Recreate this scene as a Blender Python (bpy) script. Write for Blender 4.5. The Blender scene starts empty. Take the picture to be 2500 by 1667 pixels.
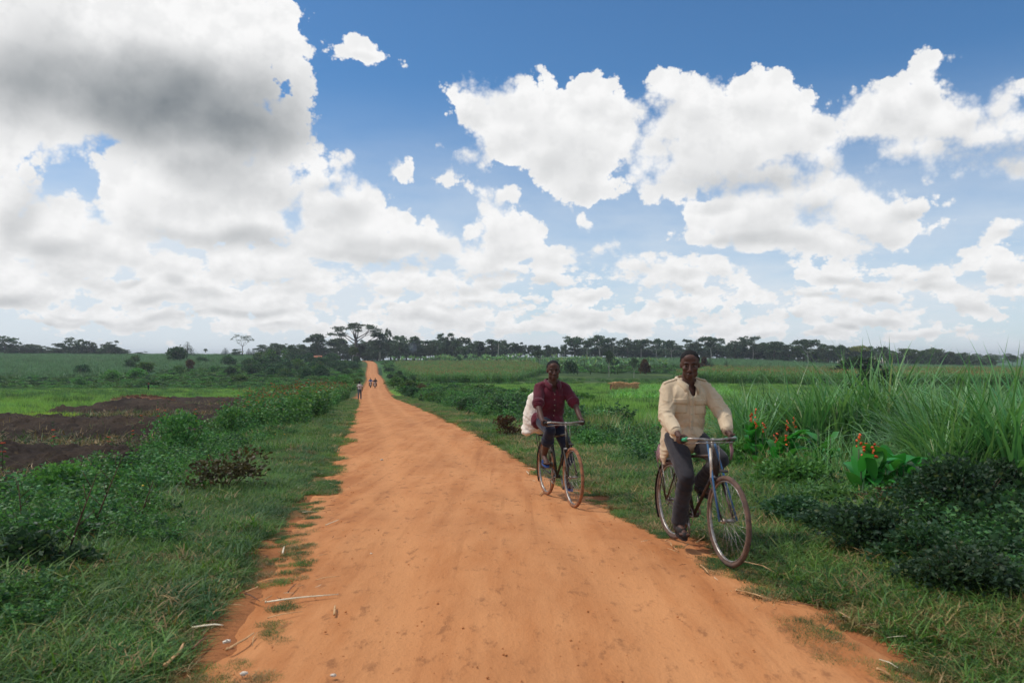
import bpy, math, random
import numpy as np
from mathutils import Vector, Matrix, Euler
from mathutils.bvhtree import BVHTree
random.seed(7)
RNG = np.random.default_rng(7)
C = bpy.context.scene.collection
SC = bpy.context.scene
R = math.radians

# ------------------------------------------------------------------ camera
F = 1944.0                     # focal length in units of the 2500 px wide photograph
EYE = 1.65
PITCH = math.atan(36.5 / F)
cam = bpy.data.cameras.new('camera')
cam.sensor_width = 36.0
cam.lens = F / 2500 * 36
cam.clip_start = 0.05
cam.clip_end = 20000
cam.dof.use_dof = True
cam.dof.focus_distance = 30.0
cam.dof.aperture_fstop = 4.0
camo = bpy.data.objects.new('camera', cam)
C.objects.link(camo)
camo.location = (0, 0, EYE)
camo.rotation_euler = (R(90) + PITCH, 0, 0)
SC.camera = camo

def ray(px, py):
    v = Vector(((px - 1250), F, (833.5 - py)))
    v.rotate(Euler((PITCH, 0, 0)))
    return v.normalized()

def zof(px, py, Y):            # height of the point seen at px,py when it stands Y metres ahead
    d = ray(px, py)
    return EYE + d.z / d.y * Y

def xof(px, Y, py=870):
    d = ray(px, py)
    return d.x / d.y * Y

def proj(X, Y, Z):
    c, s = math.cos(PITCH), math.sin(PITCH)
    yy = Y * c + (Z - EYE) * s
    zz = -Y * s + (Z - EYE) * c
    yy = np.maximum(yy, 0.01)
    return 1250 + F * X / yy, 833.5 - F * zz / yy

# ------------------------------------------------------------------ world
SUN_EL, SUN_AZ = R(58), R(-80)      # azimuth from straight ahead, towards the right
world = bpy.data.worlds.new('World')
SC.world = world
world.use_nodes = True
world.cycles.sampling_method = 'MANUAL'
world.cycles.sample_map_resolution = 512
NT = world.node_tree
NT.nodes.clear()

class NB:
    """small helper that wires shader nodes"""
    def __init__(s, nt): s.nt = nt
    def n(s, t, **k):
        x = s.nt.nodes.new(t)
        for a, b in k.items(): setattr(x, a, b)
        return x
    def put(s, sock, v):
        if hasattr(v, 'is_output') or isinstance(v, bpy.types.NodeSocket): s.nt.links.new(v, sock)
        elif v is not None: sock.default_value = v
    def m(s, op, a, b=None, c=None, clamp=False):
        x = s.n('ShaderNodeMath', operation=op, use_clamp=clamp)
        s.put(x.inputs[0], a); s.put(x.inputs[1], b); s.put(x.inputs[2], c)
        return x.outputs[0]
    def v(s, op, a, b=None, c=None):
        x = s.n('ShaderNodeVectorMath', operation=op)
        s.put(x.inputs[0], a); s.put(x.inputs[1], b)
        if c is not None: s.put(x.inputs[2], c)
        return x.outputs['Value'] if op in ('LENGTH', 'DOT_PRODUCT', 'DISTANCE') else x.outputs[0]
    def mix(s, f, a, b, blend='MIX'):
        x = s.n('ShaderNodeMix', data_type='RGBA', blend_type=blend)
        s.put(x.inputs[0], f)
        s.put(x.inputs[6], (*a, 1) if isinstance(a, tuple) and len(a) == 3 else a)
        s.put(x.inputs[7], (*b, 1) if isinstance(b, tuple) and len(b) == 3 else b)
        return x.outputs[2]
    def noise(s, vec, scale, detail=2, rough=.5, out=0, dist=0, dim='3D'):
        x = s.n('ShaderNodeTexNoise', noise_dimensions=dim)
        s.put(x.inputs['Vector'], vec)
        x.inputs['Scale'].default_value = scale
        x.inputs['Detail'].default_value = detail
        x.inputs['Roughness'].default_value = rough
        x.inputs['Distortion'].default_value = dist
        return x.outputs[out]
    def ramp(s, f, stops):
        x = s.n('ShaderNodeValToRGB')
        e = x.color_ramp.elements
        while len(e) < len(stops): e.new(.5)
        for i, (p, c) in enumerate(stops):
            e[i].position = p
            e[i].color = (*c, 1) if not isinstance(c, (int, float)) else (c, c, c, 1)
        s.put(x.inputs[0], f)
        return x.outputs[0]
    def smooth(s, x, a, b):
        n = s.n('ShaderNodeMapRange', interpolation_type='SMOOTHSTEP')
        s.put(n.inputs[0], x)
        n.inputs[1].default_value = a; n.inputs[2].default_value = b
        return n.outputs[0]

def srgb(r, g, b):
    f = lambda c: (c / 255 / 12.92) if c <= 10 else ((c / 255 + .055) / 1.055) ** 2.4
    return (f(r), f(g), f(b))

def sky_pt(px, py):
    d = ray(px, py)
    h = math.hypot(d.x, d.y)
    return math.atan2(d.x, d.y) * 10, d.z / h * 10      # sky chart: tenths of a radian

CLOUDS = [  # px, py, rx, ry as seen; each a swelling of cloud
 (230,110,420,210),(520,60,230,150),(690,110,85,85),(120,230,300,160),(420,260,330,150),(640,290,105,70),(725,280,42,62),(560,370,200,70),(330,370,150,50),(10,300,110,110),
 (655,385,100,75),(590,450,160,90),(440,470,180,70),(330,500,110,90),(520,540,220,60),(285,450,30,30),
 (110,560,130,95),(0,520,90,120),(10,410,30,50),(180,620,160,60),(300,600,120,50),
 (795,430,60,50),(830,500,110,70),(770,480,50,60),(900,600,130,60),(780,600,90,60),(850,480,85,60),(800,530,80,80),(900,570,110,55),(1010,590,110,50),(870,620,160,45),(1050,600,70,45),(965,545,45,30),
 (1215,550,50,48),(1240,590,85,70),(1180,640,70,50),(1320,620,90,30),(1150,565,40,30),
 (885,135,55,26),(865,122,24,22),(925,148,32,10),(1003,397,25,22),(1078,428,20,18),
 (1165,260,65,50),(1270,240,90,60),(1300,300,170,90),(1430,235,75,60),(1420,320,130,110),(1400,430,110,60),(1500,270,70,45),(1140,360,46,16),(1230,468,34,14),(1320,380,90,60),
 (1625,235,60,58),(1700,270,110,85),(1835,240,95,62),(1800,330,200,120),(1920,310,90,70),(1690,400,150,80),(1880,420,150,60),(1990,300,50,28),(2010,370,60,55),(1620,330,60,60),(1580,420,40,40),
 (1850,520,160,75),(1990,470,130,70),(2110,510,110,70),(1960,585,220,50),(2250,510,50,22),(2290,565,30,17),(1640,582,44,20),(1715,520,40,40),(2180,560,80,40),(1760,590,90,30),
 (2130,290,100,58),(2265,210,58,60),(2180,260,80,50),(2340,300,120,80),(2230,280,110,70),(2400,265,100,50),(2440,330,140,80),(2300,350,110,55),(2480,410,120,30),(2060,270,28,26),(2200,360,60,28),
 (2455,570,50,26),(2000,670,60,26),(2080,700,110,36),(2150,705,50,30),(2440,640,100,34),(2280,690,80,26),(2360,730,110,32),(2420,750,60,18),
 (1412,525,15,15),(1427,548,14,12),(1480,612,34,14),(1550,655,55,26),(1600,668,24,18),(1600,690,30,20),(1440,705,75,26),(1430,760,95,36),(1380,720,40,40),(1820,710,32,28),(1860,730,34,24),(1700,700,50,22),(1690,745,120,34),(1760,780,70,28),
 (1980,735,36,30),(1960,765,90,30),(2120,765,110,28),(2230,800,130,22),(2030,800,90,26),(1850,810,90,24),(1560,790,90,28),
 (60,700,220,60),(430,700,190,56),(600,740,200,50),(730,690,120,40),(1000,700,130,36),(1150,770,120,40),(1050,765,110,34),(950,790,200,30),(300,770,260,34),(700,800,180,30),(1300,800,150,28),
 (200,660,120,40),(420,640,110,36),(680,640,110,46),(560,640,60,50)]
SHADE = [  # px, py, rx, ry, depth: thick parts seen from below
 (440,268,440,150,.92),(250,190,330,120,.45),(90,60,150,120,.25),(620,330,150,80,.45),(640,210,160,120,.30),(30,240,150,130,.38),(330,120,170,90,.10),
 (520,430,190,60,.40),(600,590,180,34,.36),(700,480,80,50,.18),(400,570,120,30,.2),(40,540,70,60,.28),(150,610,140,34,.22),(60,480,90,80,.16),
 (980,655,150,22,.18),(900,610,120,24,.08),(1210,680,80,18,.10),
 (1830,440,210,60,.26),(1380,420,120,46,.13),(1700,390,120,50,.10),(1870,590,160,26,.24),(1760,510,70,18,.16),(2020,510,60,20,.14),(2230,520,80,26,.22),(2140,570,80,26,.12),
 (2420,400,150,46,.26),(2320,340,80,40,.10),(2090,735,90,14,.14),(2330,755,100,14,.16),(2250,700,50,16,.10),(2450,670,80,16,.12),(2120,790,110,12,.12),
 (20,735,130,22,.26),(380,770,120,14,.20),(600,775,140,14,.20),(250,700,100,18,.10),(740,740,100,18,.10),(1000,775,150,14,.12),(1450,790,100,12,.10),(1960,790,100,12,.08),(120,790,200,14,.12)]

SKY_TINT = (.60, .94, 1.14)
CLOUD_DARK = srgb(84, 98, 108)
_r = random.Random(12)
for i_ in range(64):                                # small far heaps stacked above the horizon
    y_ = _r.choice([660, 700, 735, 765, 790, 815, 838]) + _r.uniform(-10, 10)
    k_ = 1.25 - (y_ - 640) / 260
    x_ = _r.uniform(-60, 2560); w_ = _r.uniform(34, 82) * k_; h_ = _r.uniform(14, 26) * k_
    CLOUDS.append((x_, y_, w_, h_)); SHADE.append((x_, y_ + h_ * .75, w_ * .9, h_ * .6, .15))
for (px_, py_, rx_, ry_) in list(CLOUDS[:-64]):       # every heap is a little greyer underneath
    if rx_ >= 50 and not (px_ < 760 and py_ < 420): SHADE.append((px_, py_ + ry_ * .5, rx_ * .85, ry_ * .55, .13))
def build_sky():
    b = NB(NT)
    d = b.n('ShaderNodeTexCoord').outputs['Generated']
    sp = b.n('ShaderNodeSeparateXYZ'); b.put(sp.inputs[0], d)
    x, y, z = sp.outputs
    az = b.m('MULTIPLY', b.m('ARCTAN2', x, y), 10.0)
    hor = b.m('SQRT', b.m('ADD', b.m('MULTIPLY', x, x), b.m('MULTIPLY_ADD', y, y, 1e-4)))
    el = b.m('MULTIPLY', b.m('DIVIDE', z, hor), 10.0)
    el = b.m('MINIMUM', el, 40.0)
    cb = b.n('ShaderNodeCombineXYZ'); b.put(cb.inputs[0], az); b.put(cb.inputs[1], el)
    P = cb.outputs[0]
    w1 = b.noise(P, 0.9, 2, .5, out=1, dim='2D')
    wv = b.v('SCALE', b.v('SUBTRACT', w1, (.5, .5, .5))); wv.node.inputs['Scale'].default_value = .42
    PW = b.v('ADD', P, wv)
    k = 10 / F
    blobs, shades = [], []
    for (px, py, rx, ry) in CLOUDS:
        cx, cy = sky_pt(px, py); ca = math.cos(cx / 10)
        blobs.append((cx, cy, rx * k * ca * ca, ry * k * ca))
    for (px, py, rx, ry, a) in SHADE:
        cx, cy = sky_pt(px, py); ca = math.cos(cx / 10)
        shades.append((cx, cy, rx * 1.15 * k * ca * ca, ry * 1.2 * k * ca, a))
    big = b.noise(b.v('MULTIPLY', P, (1, 1.5, 1)), .33, 3, .5, dim='2D')
    gen = b.m('MULTIPLY_ADD', big, 9.0, -4.75)
    aw = b.m('ABSOLUTE', az)
    inside = b.m('MULTIPLY', b.smooth(aw, 7.4, 6.0), b.smooth(el, 5.6, 4.7))
    gen = b.m('SUBTRACT', gen, b.m('MULTIPLY', inside, 9.0))
    def puffs(v):
        vo = b.n('ShaderNodeTexVoronoi', feature='F1', voronoi_dimensions='2D')
        b.put(vo.inputs['Vector'], v)
        vo.inputs['Scale'].default_value = 2.6
        vo.inputs['Detail'].default_value = 3.0
        vo.inputs['Roughness'].default_value = .55
        vo.inputs['Lacunarity'].default_value = 2.2
        nn = b.noise(v, 1.6, 5.5, .49, dim='2D')
        return b.m('ADD', b.m('MULTIPLY_ADD', vo.outputs['Distance'], -.55, .34), b.m('MULTIPLY_ADD', nn, 1.0, -.5))
    def lerp(f, p, q): return b.m('ADD', p, b.m('MULTIPLY', f, b.m('SUBTRACT', q, p)))
    # puffs get finer and flatter towards the horizon
    low = b.smooth(el, 2.4, .4)
    grow = b.m('MULTIPLY_ADD', low, 1.4, 1.0)
    el2 = b.m('MULTIPLY', el, b.m('MULTIPLY_ADD', low, 1.8, 1.0))
    P2 = b.n('ShaderNodeCombineXYZ'); b.put(P2.inputs[0], b.m('MULTIPLY', az, 1.0)); b.put(P2.inputs[1], el)
    E1 = puffs(P); E2 = puffs(b.v('ADD', P, (-.10, .16, 0)))
    P3 = b.v('MULTIPLY', P, (1.7, 2.6, 1))
    E3 = puffs(P3); E4 = puffs(b.v('ADD', P3, (-.12, .2, 0)))
    ea = lerp(low, b.m('MULTIPLY_ADD', E1, .46, .10), b.m('MULTIPLY_ADD', E3, .30, .03))
    eb = lerp(low, b.m('MULTIPLY_ADD', E2, .46, .10), b.m('MULTIPLY_ADD', E4, .30, .03))
    rel = b.m('SUBTRACT', ea, eb)
    soft = b.noise(P, .7, 2, .5, dim='2D')
    wid = b.m('MULTIPLY_ADD', b.smooth(soft, .42, .66), .22, .07)
    wid = lerp(low, wid, .06)
    dn = b.m('MULTIPLY_ADD', b.noise(P, 1.1, 5, .5, dim='2D'), .8, .60)
    dn0 = b.m('MULTIPLY', b.smooth(rel, -.12, .16), b.m('MULTIPLY_ADD', low, .03, .09))
    bright = .96
    sky = b.n('ShaderNodeTexSky', sky_type='NISHITA')
    sky.sun_disc = False
    sky.sun_elevation = SUN_EL
    sky.sun_rotation = SUN_AZ
    sky.altitude = 1100
    sky.air_density = 1.0
    sky.dust_density = .6
    sky.ozone_density = 2.2
    ST = .105
    base = b.v('MULTIPLY', sky.outputs[0], (ST * SKY_TINT[0], ST * SKY_TINT[1], ST * SKY_TINT[2]))
    veil = b.m('MULTIPLY', b.smooth(el, 3.6, .15), b.m('MULTIPLY_ADD', b.noise(b.v('MULTIPLY', P, (.6, 2.2, 1)), 1.0, 5, .6, dim='2D'), .9, .38), clamp=True)
    leftw = b.smooth(az, 0.5, -5.0)
    veil = b.m('MINIMUM', b.m('ADD', veil, b.m('MULTIPLY', b.m('MULTIPLY', leftw, b.smooth(el, 2.2, .8)), .35)), .90)
    base = b.mix(veil, base, srgb(226, 233, 240))

    def group(name, ins, outs):
        g = bpy.data.node_groups.new(name, 'ShaderNodeTree')
        for nm, t in ins: g.interface.new_socket(nm, in_out='INPUT', socket_type=t)
        for nm, t in outs: g.interface.new_socket(nm, in_out='OUTPUT', socket_type=t)
        gb = NB(g)
        gi, go = gb.n('NodeGroupInput'), gb.n('NodeGroupOutput')
        return g, gb, gi.outputs, go.inputs

    FL, VE = 'NodeSocketFloat', 'NodeSocketVector'
    fin, q, I, O = group('cloud_finish', [('fac', FL), ('dep', FL), ('gen', FL), ('ea', FL), ('wid', FL), ('dn', FL), ('dn0', FL), ('bright', FL), ('base', 'NodeSocketColor')], [('sh', 'NodeSocketShader')])
    fac = q.m('MAXIMUM', I[0], I[2])
    alpha = q.m('DIVIDE', q.m('ADD', q.m('ADD', fac, I[3]), .02), I[4], clamp=True)
    alpha = q.smooth(alpha, 0, 1)
    dep = q.m('ADD', I[1], q.m('MULTIPLY', q.smooth(I[2], .3, 2.6), .45))
    dep = q.m('MULTIPLY_ADD', dep, I[5], I[6])
    dep = q.m('MAXIMUM', dep, 0.0)
    dep = q.m('DIVIDE', q.m('MULTIPLY', dep, 1.12), q.m('MULTIPLY_ADD', dep, .62, 1.0))
    cw = q.mix(dep, (1.0, 1.0, 1.0), CLOUD_DARK)
    vs = q.v('SCALE', cw); q.put(vs.node.inputs['Scale'], I[7])
    bg = q.n('ShaderNodeBackground')
    q.put(bg.inputs['Color'], q.mix(alpha, I[8], vs))
    q.put(O[0], bg.outputs[0])

    def finish(fac, dep):
        n = b.n('ShaderNodeGroup'); n.node_tree = fin
        for i_, v_ in enumerate((fac, dep, gen, ea, wid, dn, dn0, bright, base)): b.put(n.inputs[i_], v_)
        return n.outputs[0]

    def leaf(x0, x1, y0, y1):
        g_, q, I, O = group('cloud_patch', [('pw', VE)], [('fac', FL), ('dep', FL)])
        ps = q.n('ShaderNodeSeparateXYZ'); q.put(ps.inputs[0], I[0])
        def chain(prev):           # x, y of the sky chart; the running value rides along unused
            cc = q.n('ShaderNodeCombineXYZ')
            q.put(cc.inputs[0], ps.outputs[0]); q.put(cc.inputs[1], ps.outputs[1])
            if prev is not None: q.put(cc.inputs[2], prev)
            return cc.outputs[0]
        fac, dep = None, None
        for (cx, cy, rx, ry) in blobs:
            rr = min(rx, ry * 1.2)
            g = 1 + .5 / rr
            if cx + rx * g + .2 < x0 or cx - rx * g - .2 > x1 or cy + ry * g + .2 < y0 or cy - ry * g - .2 > y1: continue
            mp = q.n('ShaderNodeMapping')
            q.put(mp.inputs['Vector'], chain(fac))
            mp.inputs['Scale'].default_value = (1 / rx, 1 / ry, 0)
            mp.inputs['Location'].default_value = (-cx / rx, -cy / ry, 0)
            f = q.m('MULTIPLY_ADD', q.v('LENGTH', mp.outputs[0]), -rr, rr)
            fac = q.m('MAXIMUM', f, -.5) if fac is None else q.m('SMOOTH_MAX', fac, f, .12)
        for (cx, cy, rx, ry, a) in shades:
            if cx + rx + .3 < x0 or cx - rx - .3 > x1 or cy + ry + .3 < y0 or cy - ry - .3 > y1: continue
            mp = q.n('ShaderNodeMapping')
            q.put(mp.inputs['Vector'], chain(dep if dep is not None else fac))
            mp.inputs['Scale'].default_value = (1 / rx, 1 / ry, 0)
            mp.inputs['Location'].default_value = (-cx / rx, -cy / ry, 0)
            g = q.m('MULTIPLY', q.smooth(q.v('LENGTH', mp.outputs[0]), 1.0, 0.1), a)
            dep = g if dep is None else q.m('ADD', dep, g)
        if fac is None: return finish(-.5, 0.0)
        q.put(O[0], fac)
        if dep is not None: q.put(O[1], dep)
        n = b.n('ShaderNodeGroup'); n.node_tree = g_
        b.put(n.inputs[0], PW)
        return finish(n.outputs[0], n.outputs[1] if dep is not None else 0.0)

    def split(x0, x1, y0, y1, n):
        """halve the sky chart so that each patch weighs only the clouds that reach it"""
        if n == 0: return leaf(x0, x1, y0, y1)
        ms = b.n('ShaderNodeMixShader')
        if (x1 - x0) > (y1 - y0) * 1.6:
            c = (x0 + x1) / 2
            b.put(ms.inputs[0], b.m('GREATER_THAN', az, c))
            b.put(ms.inputs[1], split(x0, c, y0, y1, n - 1))
            b.put(ms.inputs[2], split(c, x1, y0, y1, n - 1))
        else:
            c = (y0 + y1) / 2
            b.put(ms.inputs[0], b.m('GREATER_THAN', el, c))
            b.put(ms.inputs[1], split(x0, x1, y0, c, n - 1))
            b.put(ms.inputs[2], split(x0, x1, c, y1, n - 1))
        return ms.outputs[0]
    XL, YL = 8.2, 6.4
    inb = b.m('MULTIPLY', b.m('LESS_THAN', aw, XL), b.m('MULTIPLY', b.m('LESS_THAN', el, YL), b.m('GREATER_THAN', el, -.6)))
    ms = b.n('ShaderNodeMixShader')
    b.put(ms.inputs[0], inb)
    b.put(ms.inputs[1], finish(-.5, 0.0))
    b.put(ms.inputs[2], split(-XL, XL, -.6, YL, 5))
    wo = b.n('ShaderNodeOutputWorld')
    b.put(wo.inputs['Surface'], ms.outputs[0])
build_sky()

sun = bpy.data.lights.new('sun', 'SUN')
sun.energy = 2.6
sun.angle = R(4)
sun.color = (1.0, .95, .88)
suno = bpy.data.objects.new('sun', sun)
C.objects.link(suno)
sd = Vector((math.sin(SUN_AZ) * math.cos(SUN_EL), math.cos(SUN_AZ) * math.cos(SUN_EL), math.sin(SUN_EL)))
suno.rotation_euler = sd.to_track_quat('Z', 'Y').to_euler()
suno.location = (0, 0, 30)
SC.view_settings.view_transform = 'Standard'
SC.view_settings.look = 'None'
SC.view_settings.gamma = 1
SC.view_settings.use_curve_mapping = False
SC.view_settings.exposure = 0.0
SC.render.engine = 'CYCLES'
SC.cycles.max_bounces = 6
SC.cycles.diffuse_bounces = 3
SC.cycles.transparent_max_bounces = 8
SC.cycles.use_denoising = True

# ------------------------------------------------------------------ mesh helpers
def new_obj(name, me, mat=None, parent=None):
    o = bpy.data.objects.new(name, me)
    if mat is not None and me is not None: me.materials.append(mat)
    if parent is not None: o.parent = parent
    C.objects.link(o)
    return o

def tag(o, label=None, cat=None, group=None, kind=None):
    if label: o['label'] = label
    if cat: o['category'] = cat
    if group: o['group'] = group
    if kind: o['kind'] = kind
    return o

def thing(name, label, cat, loc=(0, 0, 0), rot=(0, 0, 0), group=None):
    o = bpy.data.objects.new(name, None)
    o.empty_display_size = .2
    C.objects.link(o)
    o.location = loc; o.rotation_euler = rot
    return tag(o, label, cat, group)

def np_mesh(name, V, Fc, smooth=False):
    """V (n,3), Fc (m,k) arrays -> mesh"""
    me = bpy.data.meshes.new(name)
    V = np.ascontiguousarray(V, dtype=np.float32); Fc = np.ascontiguousarray(Fc, dtype=np.int32)
    m, k = Fc.shape
    me.vertices.add(len(V)); me.vertices.foreach_set('co', V.ravel())
    me.loops.add(m * k); me.loops.foreach_set('vertex_index', Fc.ravel())
    me.polygons.add(m)
    me.polygons.foreach_set('loop_start', np.arange(0, m * k, k, dtype=np.int32))
    me.polygons.foreach_set('loop_total', np.full(m, k, dtype=np.int32))
    if smooth: me.polygons.foreach_set('use_smooth', np.ones(m, dtype=bool))
    me.update(calc_edges=True)
    return me

def perp(d):
    d = Vector(d).normalized()
    u = d.orthogonal().normalized()
    return u, d.cross(u)

class MB:
    """collects shapes for one mesh (faces of mixed size)"""
    def __init__(s): s.v = []; s.f = []
    def add(s, vs, fs):
        o = len(s.v)
        s.v += [tuple(p) for p in vs]
        s.f += [tuple(i + o for i in f) for f in fs]
        return s
    def tube(s, pts, r, n=8, closed=False, cap=True, flat=1.0, up=None):
        pts = [Vector(p) for p in pts]
        N = len(pts)
        rs = r if isinstance(r, (list, tuple)) else [r] * N
        vs, fs = [], []
        u = None
        for i, p in enumerate(pts):
            if closed: t = pts[(i + 1) % N] - pts[i - 1]
            else: t = pts[min(i + 1, N - 1)] - pts[max(i - 1, 0)]
            t.normalize()
            if u is None: u = (Vector(up) - t * t.dot(Vector(up))).normalized() if up else t.orthogonal().normalized()
            else:
                u = u - t * u.dot(t)
                u = u.normalized() if u.length > 1e-6 else t.orthogonal().normalized()
            w = t.cross(u)
            for k in range(n):
                a = 2 * math.pi * k / n
                vs.append(p + (u * math.cos(a) + w * math.sin(a) * flat) * rs[i])
        for i in range(N if closed else N - 1):
            j = (i + 1) % N
            for k in range(n):
                l = (k + 1) % n
                fs.append((i * n + k, i * n + l, j * n + l, j * n + k))
        if cap and not closed:
            fs.append(tuple(range(n - 1, -1, -1)))
            fs.append(tuple((N - 1) * n + k for k in range(n)))
        return s.add(vs, fs)
    def ball(s, c, r, n=12, m=8, rot=None):
        r = (r, r, r) if isinstance(r, (int, float)) else r
        vs, fs = [], []
        c = Vector(c)
        M = rot if rot is not None else Matrix.Identity(3)
        for i in range(1, m):
            th = math.pi * i / m
            for k in range(n):
                a = 2 * math.pi * k / n
                vs.append(c + M @ Vector((r[0] * math.sin(th) * math.cos(a), r[1] * math.sin(th) * math.sin(a), r[2] * math.cos(th))))
        vs.append(c + M @ Vector((0, 0, r[2]))); vs.append(c + M @ Vector((0, 0, -r[2])))
        T, B_ = len(vs) - 2, len(vs) - 1
        for i in range(m - 2):
            for k in range(n):
                l = (k + 1) % n
                fs.append((i * n + k, (i + 1) * n + k, (i + 1) * n + l, i * n + l))
        for k in range(n):
            l = (k + 1) % n
            fs.append((T, k, l)); fs.append((B_, (m - 2) * n + l, (m - 2) * n + k))
        return s.add(vs, fs)
    def cone(s, a, b, ra, rb, n=12):      # round-ended limb segment
        s.ball(a, ra, n, 8); s.ball(b, rb, n, 8)
        return s.tube([a, b], [ra, rb], n)
    def chain(s, pts, rs, n=12):
        for i in range(len(pts) - 1): s.cone(pts[i], pts[i + 1], rs[i], rs[i + 1], n)
        return s
    def box(s, c, size, rot=None):
        c = Vector(c); M = rot if rot is not None else Matrix.Identity(3)
        hx, hy, hz = [q / 2 for q in size]
        vs = [c + M @ Vector((x * hx, y * hy, z * hz)) for x in (-1, 1) for y in (-1, 1) for z in (-1, 1)]
        return s.add(vs, [(0, 1, 3, 2), (4, 6, 7, 5), (0, 4, 5, 1), (2, 3, 7, 6), (0, 2, 6, 4), (1, 5, 7, 3)])
    def ring(s, c, Rr, r, axis=(0, 1, 0), n=48, m=8, a0=0, a1=2 * math.pi, flat=1.0):
        u, w = perp(axis)
        if abs(Vector(axis).normalized().y) > .99: u, w = Vector((1, 0, 0)), Vector((0, 0, 1))
        full = abs(a1 - a0 - 2 * math.pi) < 1e-6
        K = n if full else n + 1
        pts = [Vector(c) + (u * math.cos(a0 + (a1 - a0) * i / n) + w * math.sin(a0 + (a1 - a0) * i / n)) * Rr for i in range(K)]
        return s.tube(pts, r, m, closed=full, up=axis, flat=flat)
    def build(s, name, mat, parent=None, smooth=True):
        me = bpy.data.meshes.new(name)
        me.from_pydata(s.v, [], s.f)
        if smooth: me.polygons.foreach_set('use_smooth', np.ones(len(me.polygons), dtype=bool))
        me.update()
        return new_obj(name, me, mat, parent)
    def arr(s):
        """triangulated arrays"""
        t = []
        for f in s.f:
            for i in range(1, len(f) - 1): t.append((f[0], f[i], f[i + 1]))
        return np.array(s.v, dtype=np.float32), np.array(t, dtype=np.int32)

def join(*arrs):
    V, T, o = [], [], 0
    for v, t in arrs:
        V.append(v); T.append(t + o); o += len(v)
    return np.concatenate(V), np.concatenate(T)

def scatter_np(tpl, P, yaw, scl, tilt=None):
    """copies of tpl=(V,T) at P"""
    V, T = tpl
    n = len(P)
    c, s_ = np.cos(yaw)[:, None], np.sin(yaw)[:, None]
    sc = np.asarray(scl)
    sc = sc[:, None] * np.ones(3) if sc.ndim == 1 else sc
    x, y, z = V[None, :, 0] * sc[:, 0:1], V[None, :, 1] * sc[:, 1:2], V[None, :, 2] * sc[:, 2:3]
    X = x * c - y * s_; Y = x * s_ + y * c
    Z = z.copy()
    if tilt is not None: X = X + z * tilt[:, 0:1]; Y = Y + z * tilt[:, 1:2]
    W = np.stack([X + P[:, 0:1], Y + P[:, 1:2], Z + P[:, 2:3]], -1).reshape(-1, 3)
    I = (T[None] + (np.arange(n) * len(V))[:, None, None]).reshape(-1, T.shape[1])
    return W, I

_tmp_used = []
def gn_scatter(name, P, yaw, scl, idx, templates, label, cat, tilt=None):
    """one countless mass: every point carries one small plant"""
    n = len(P)
    me = bpy.data.meshes.new(name)
    me.vertices.add(n)
    me.vertices.foreach_set('co', np.ascontiguousarray(P, dtype=np.float32).ravel())
    rot = np.zeros((n, 3), np.float32); rot[:, 2] = yaw
    if tilt is not None: rot[:, 0] = tilt[:, 0]; rot[:, 1] = tilt[:, 1]
    a = me.attributes.new('rot', 'FLOAT_VECTOR', 'POINT'); a.data.foreach_set('vector', rot.ravel())
    sc = np.asarray(scl, dtype=np.float32)
    if sc.ndim == 1: sc = sc[:, None] * np.ones(3, np.float32)
    a = me.attributes.new('scl', 'FLOAT_VECTOR', 'POINT'); a.data.foreach_set('vector', np.ascontiguousarray(sc, dtype=np.float32).ravel())
    a = me.attributes.new('idx', 'INT', 'POINT'); a.data.foreach_set('value', np.asarray(idx, dtype=np.int32))
    o = new_obj(name, me)
    g = bpy.data.node_groups.new(name, 'GeometryNodeTree')
    g.interface.new_socket('Geometry', in_out='INPUT', socket_type='NodeSocketGeometry')
    g.interface.new_socket('Geometry', in_out='OUTPUT', socket_type='NodeSocketGeometry')
    gi, go = g.nodes.new('NodeGroupInput'), g.nodes.new('NodeGroupOutput')
    L = g.links.new
    def named(nm, ty):
        x = g.nodes.new('GeometryNodeInputNamedAttribute'); x.data_type = ty
        x.inputs['Name'].default_value = nm
        return x.outputs['Attribute']
    nr, ns, ni = named('rot', 'FLOAT_VECTOR'), named('scl', 'FLOAT_VECTOR'), named('idx', 'INT')
    er = g.nodes.new('FunctionNodeEulerToRotation'); L(nr, er.inputs[0])
    jn = g.nodes.new('GeometryNodeJoinGeometry')
    for k, t in enumerate(templates):
        oi = g.nodes.new('GeometryNodeObjectInfo'); oi.inputs['Object'].default_value = t
        oi.inputs['As Instance'].default_value = True
        cp = g.nodes.new('FunctionNodeCompare'); cp.data_type = 'INT'; cp.operation = 'EQUAL'
        ii = [s_ for s_ in cp.inputs if s_.type == 'INT']
        L(ni, ii[0]); ii[1].default_value = k
        ip = g.nodes.new('GeometryNodeInstanceOnPoints')
        L(gi.outputs[0], ip.inputs['Points']); L(oi.outputs['Geometry'], ip.inputs['Instance'])
        L(cp.outputs[0], ip.inputs['Selection']); L(er.outputs[0], ip.inputs['Rotation']); L(ns, ip.inputs['Scale'])
        L(ip.outputs[0], jn.inputs[0])
    L(jn.outputs[0], go.inputs[0])
    m = o.modifiers.new('scatter', 'NODES'); m.node_group = g
    return tag(o, label, cat, kind='stuff')

def template(name, VT, mats, mat_idx=None, smooth=False):
    me = np_mesh(name, VT[0], VT[1], smooth)
    for m in (mats if isinstance(mats, (list, tuple)) else [mats]): me.materials.append(m)
    if mat_idx is not None: me.polygons.foreach_set('material_index', np.asarray(mat_idx, dtype=np.int32))
    return bpy.data.objects.new(name, me)       # not linked: shown only through its scatter

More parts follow.
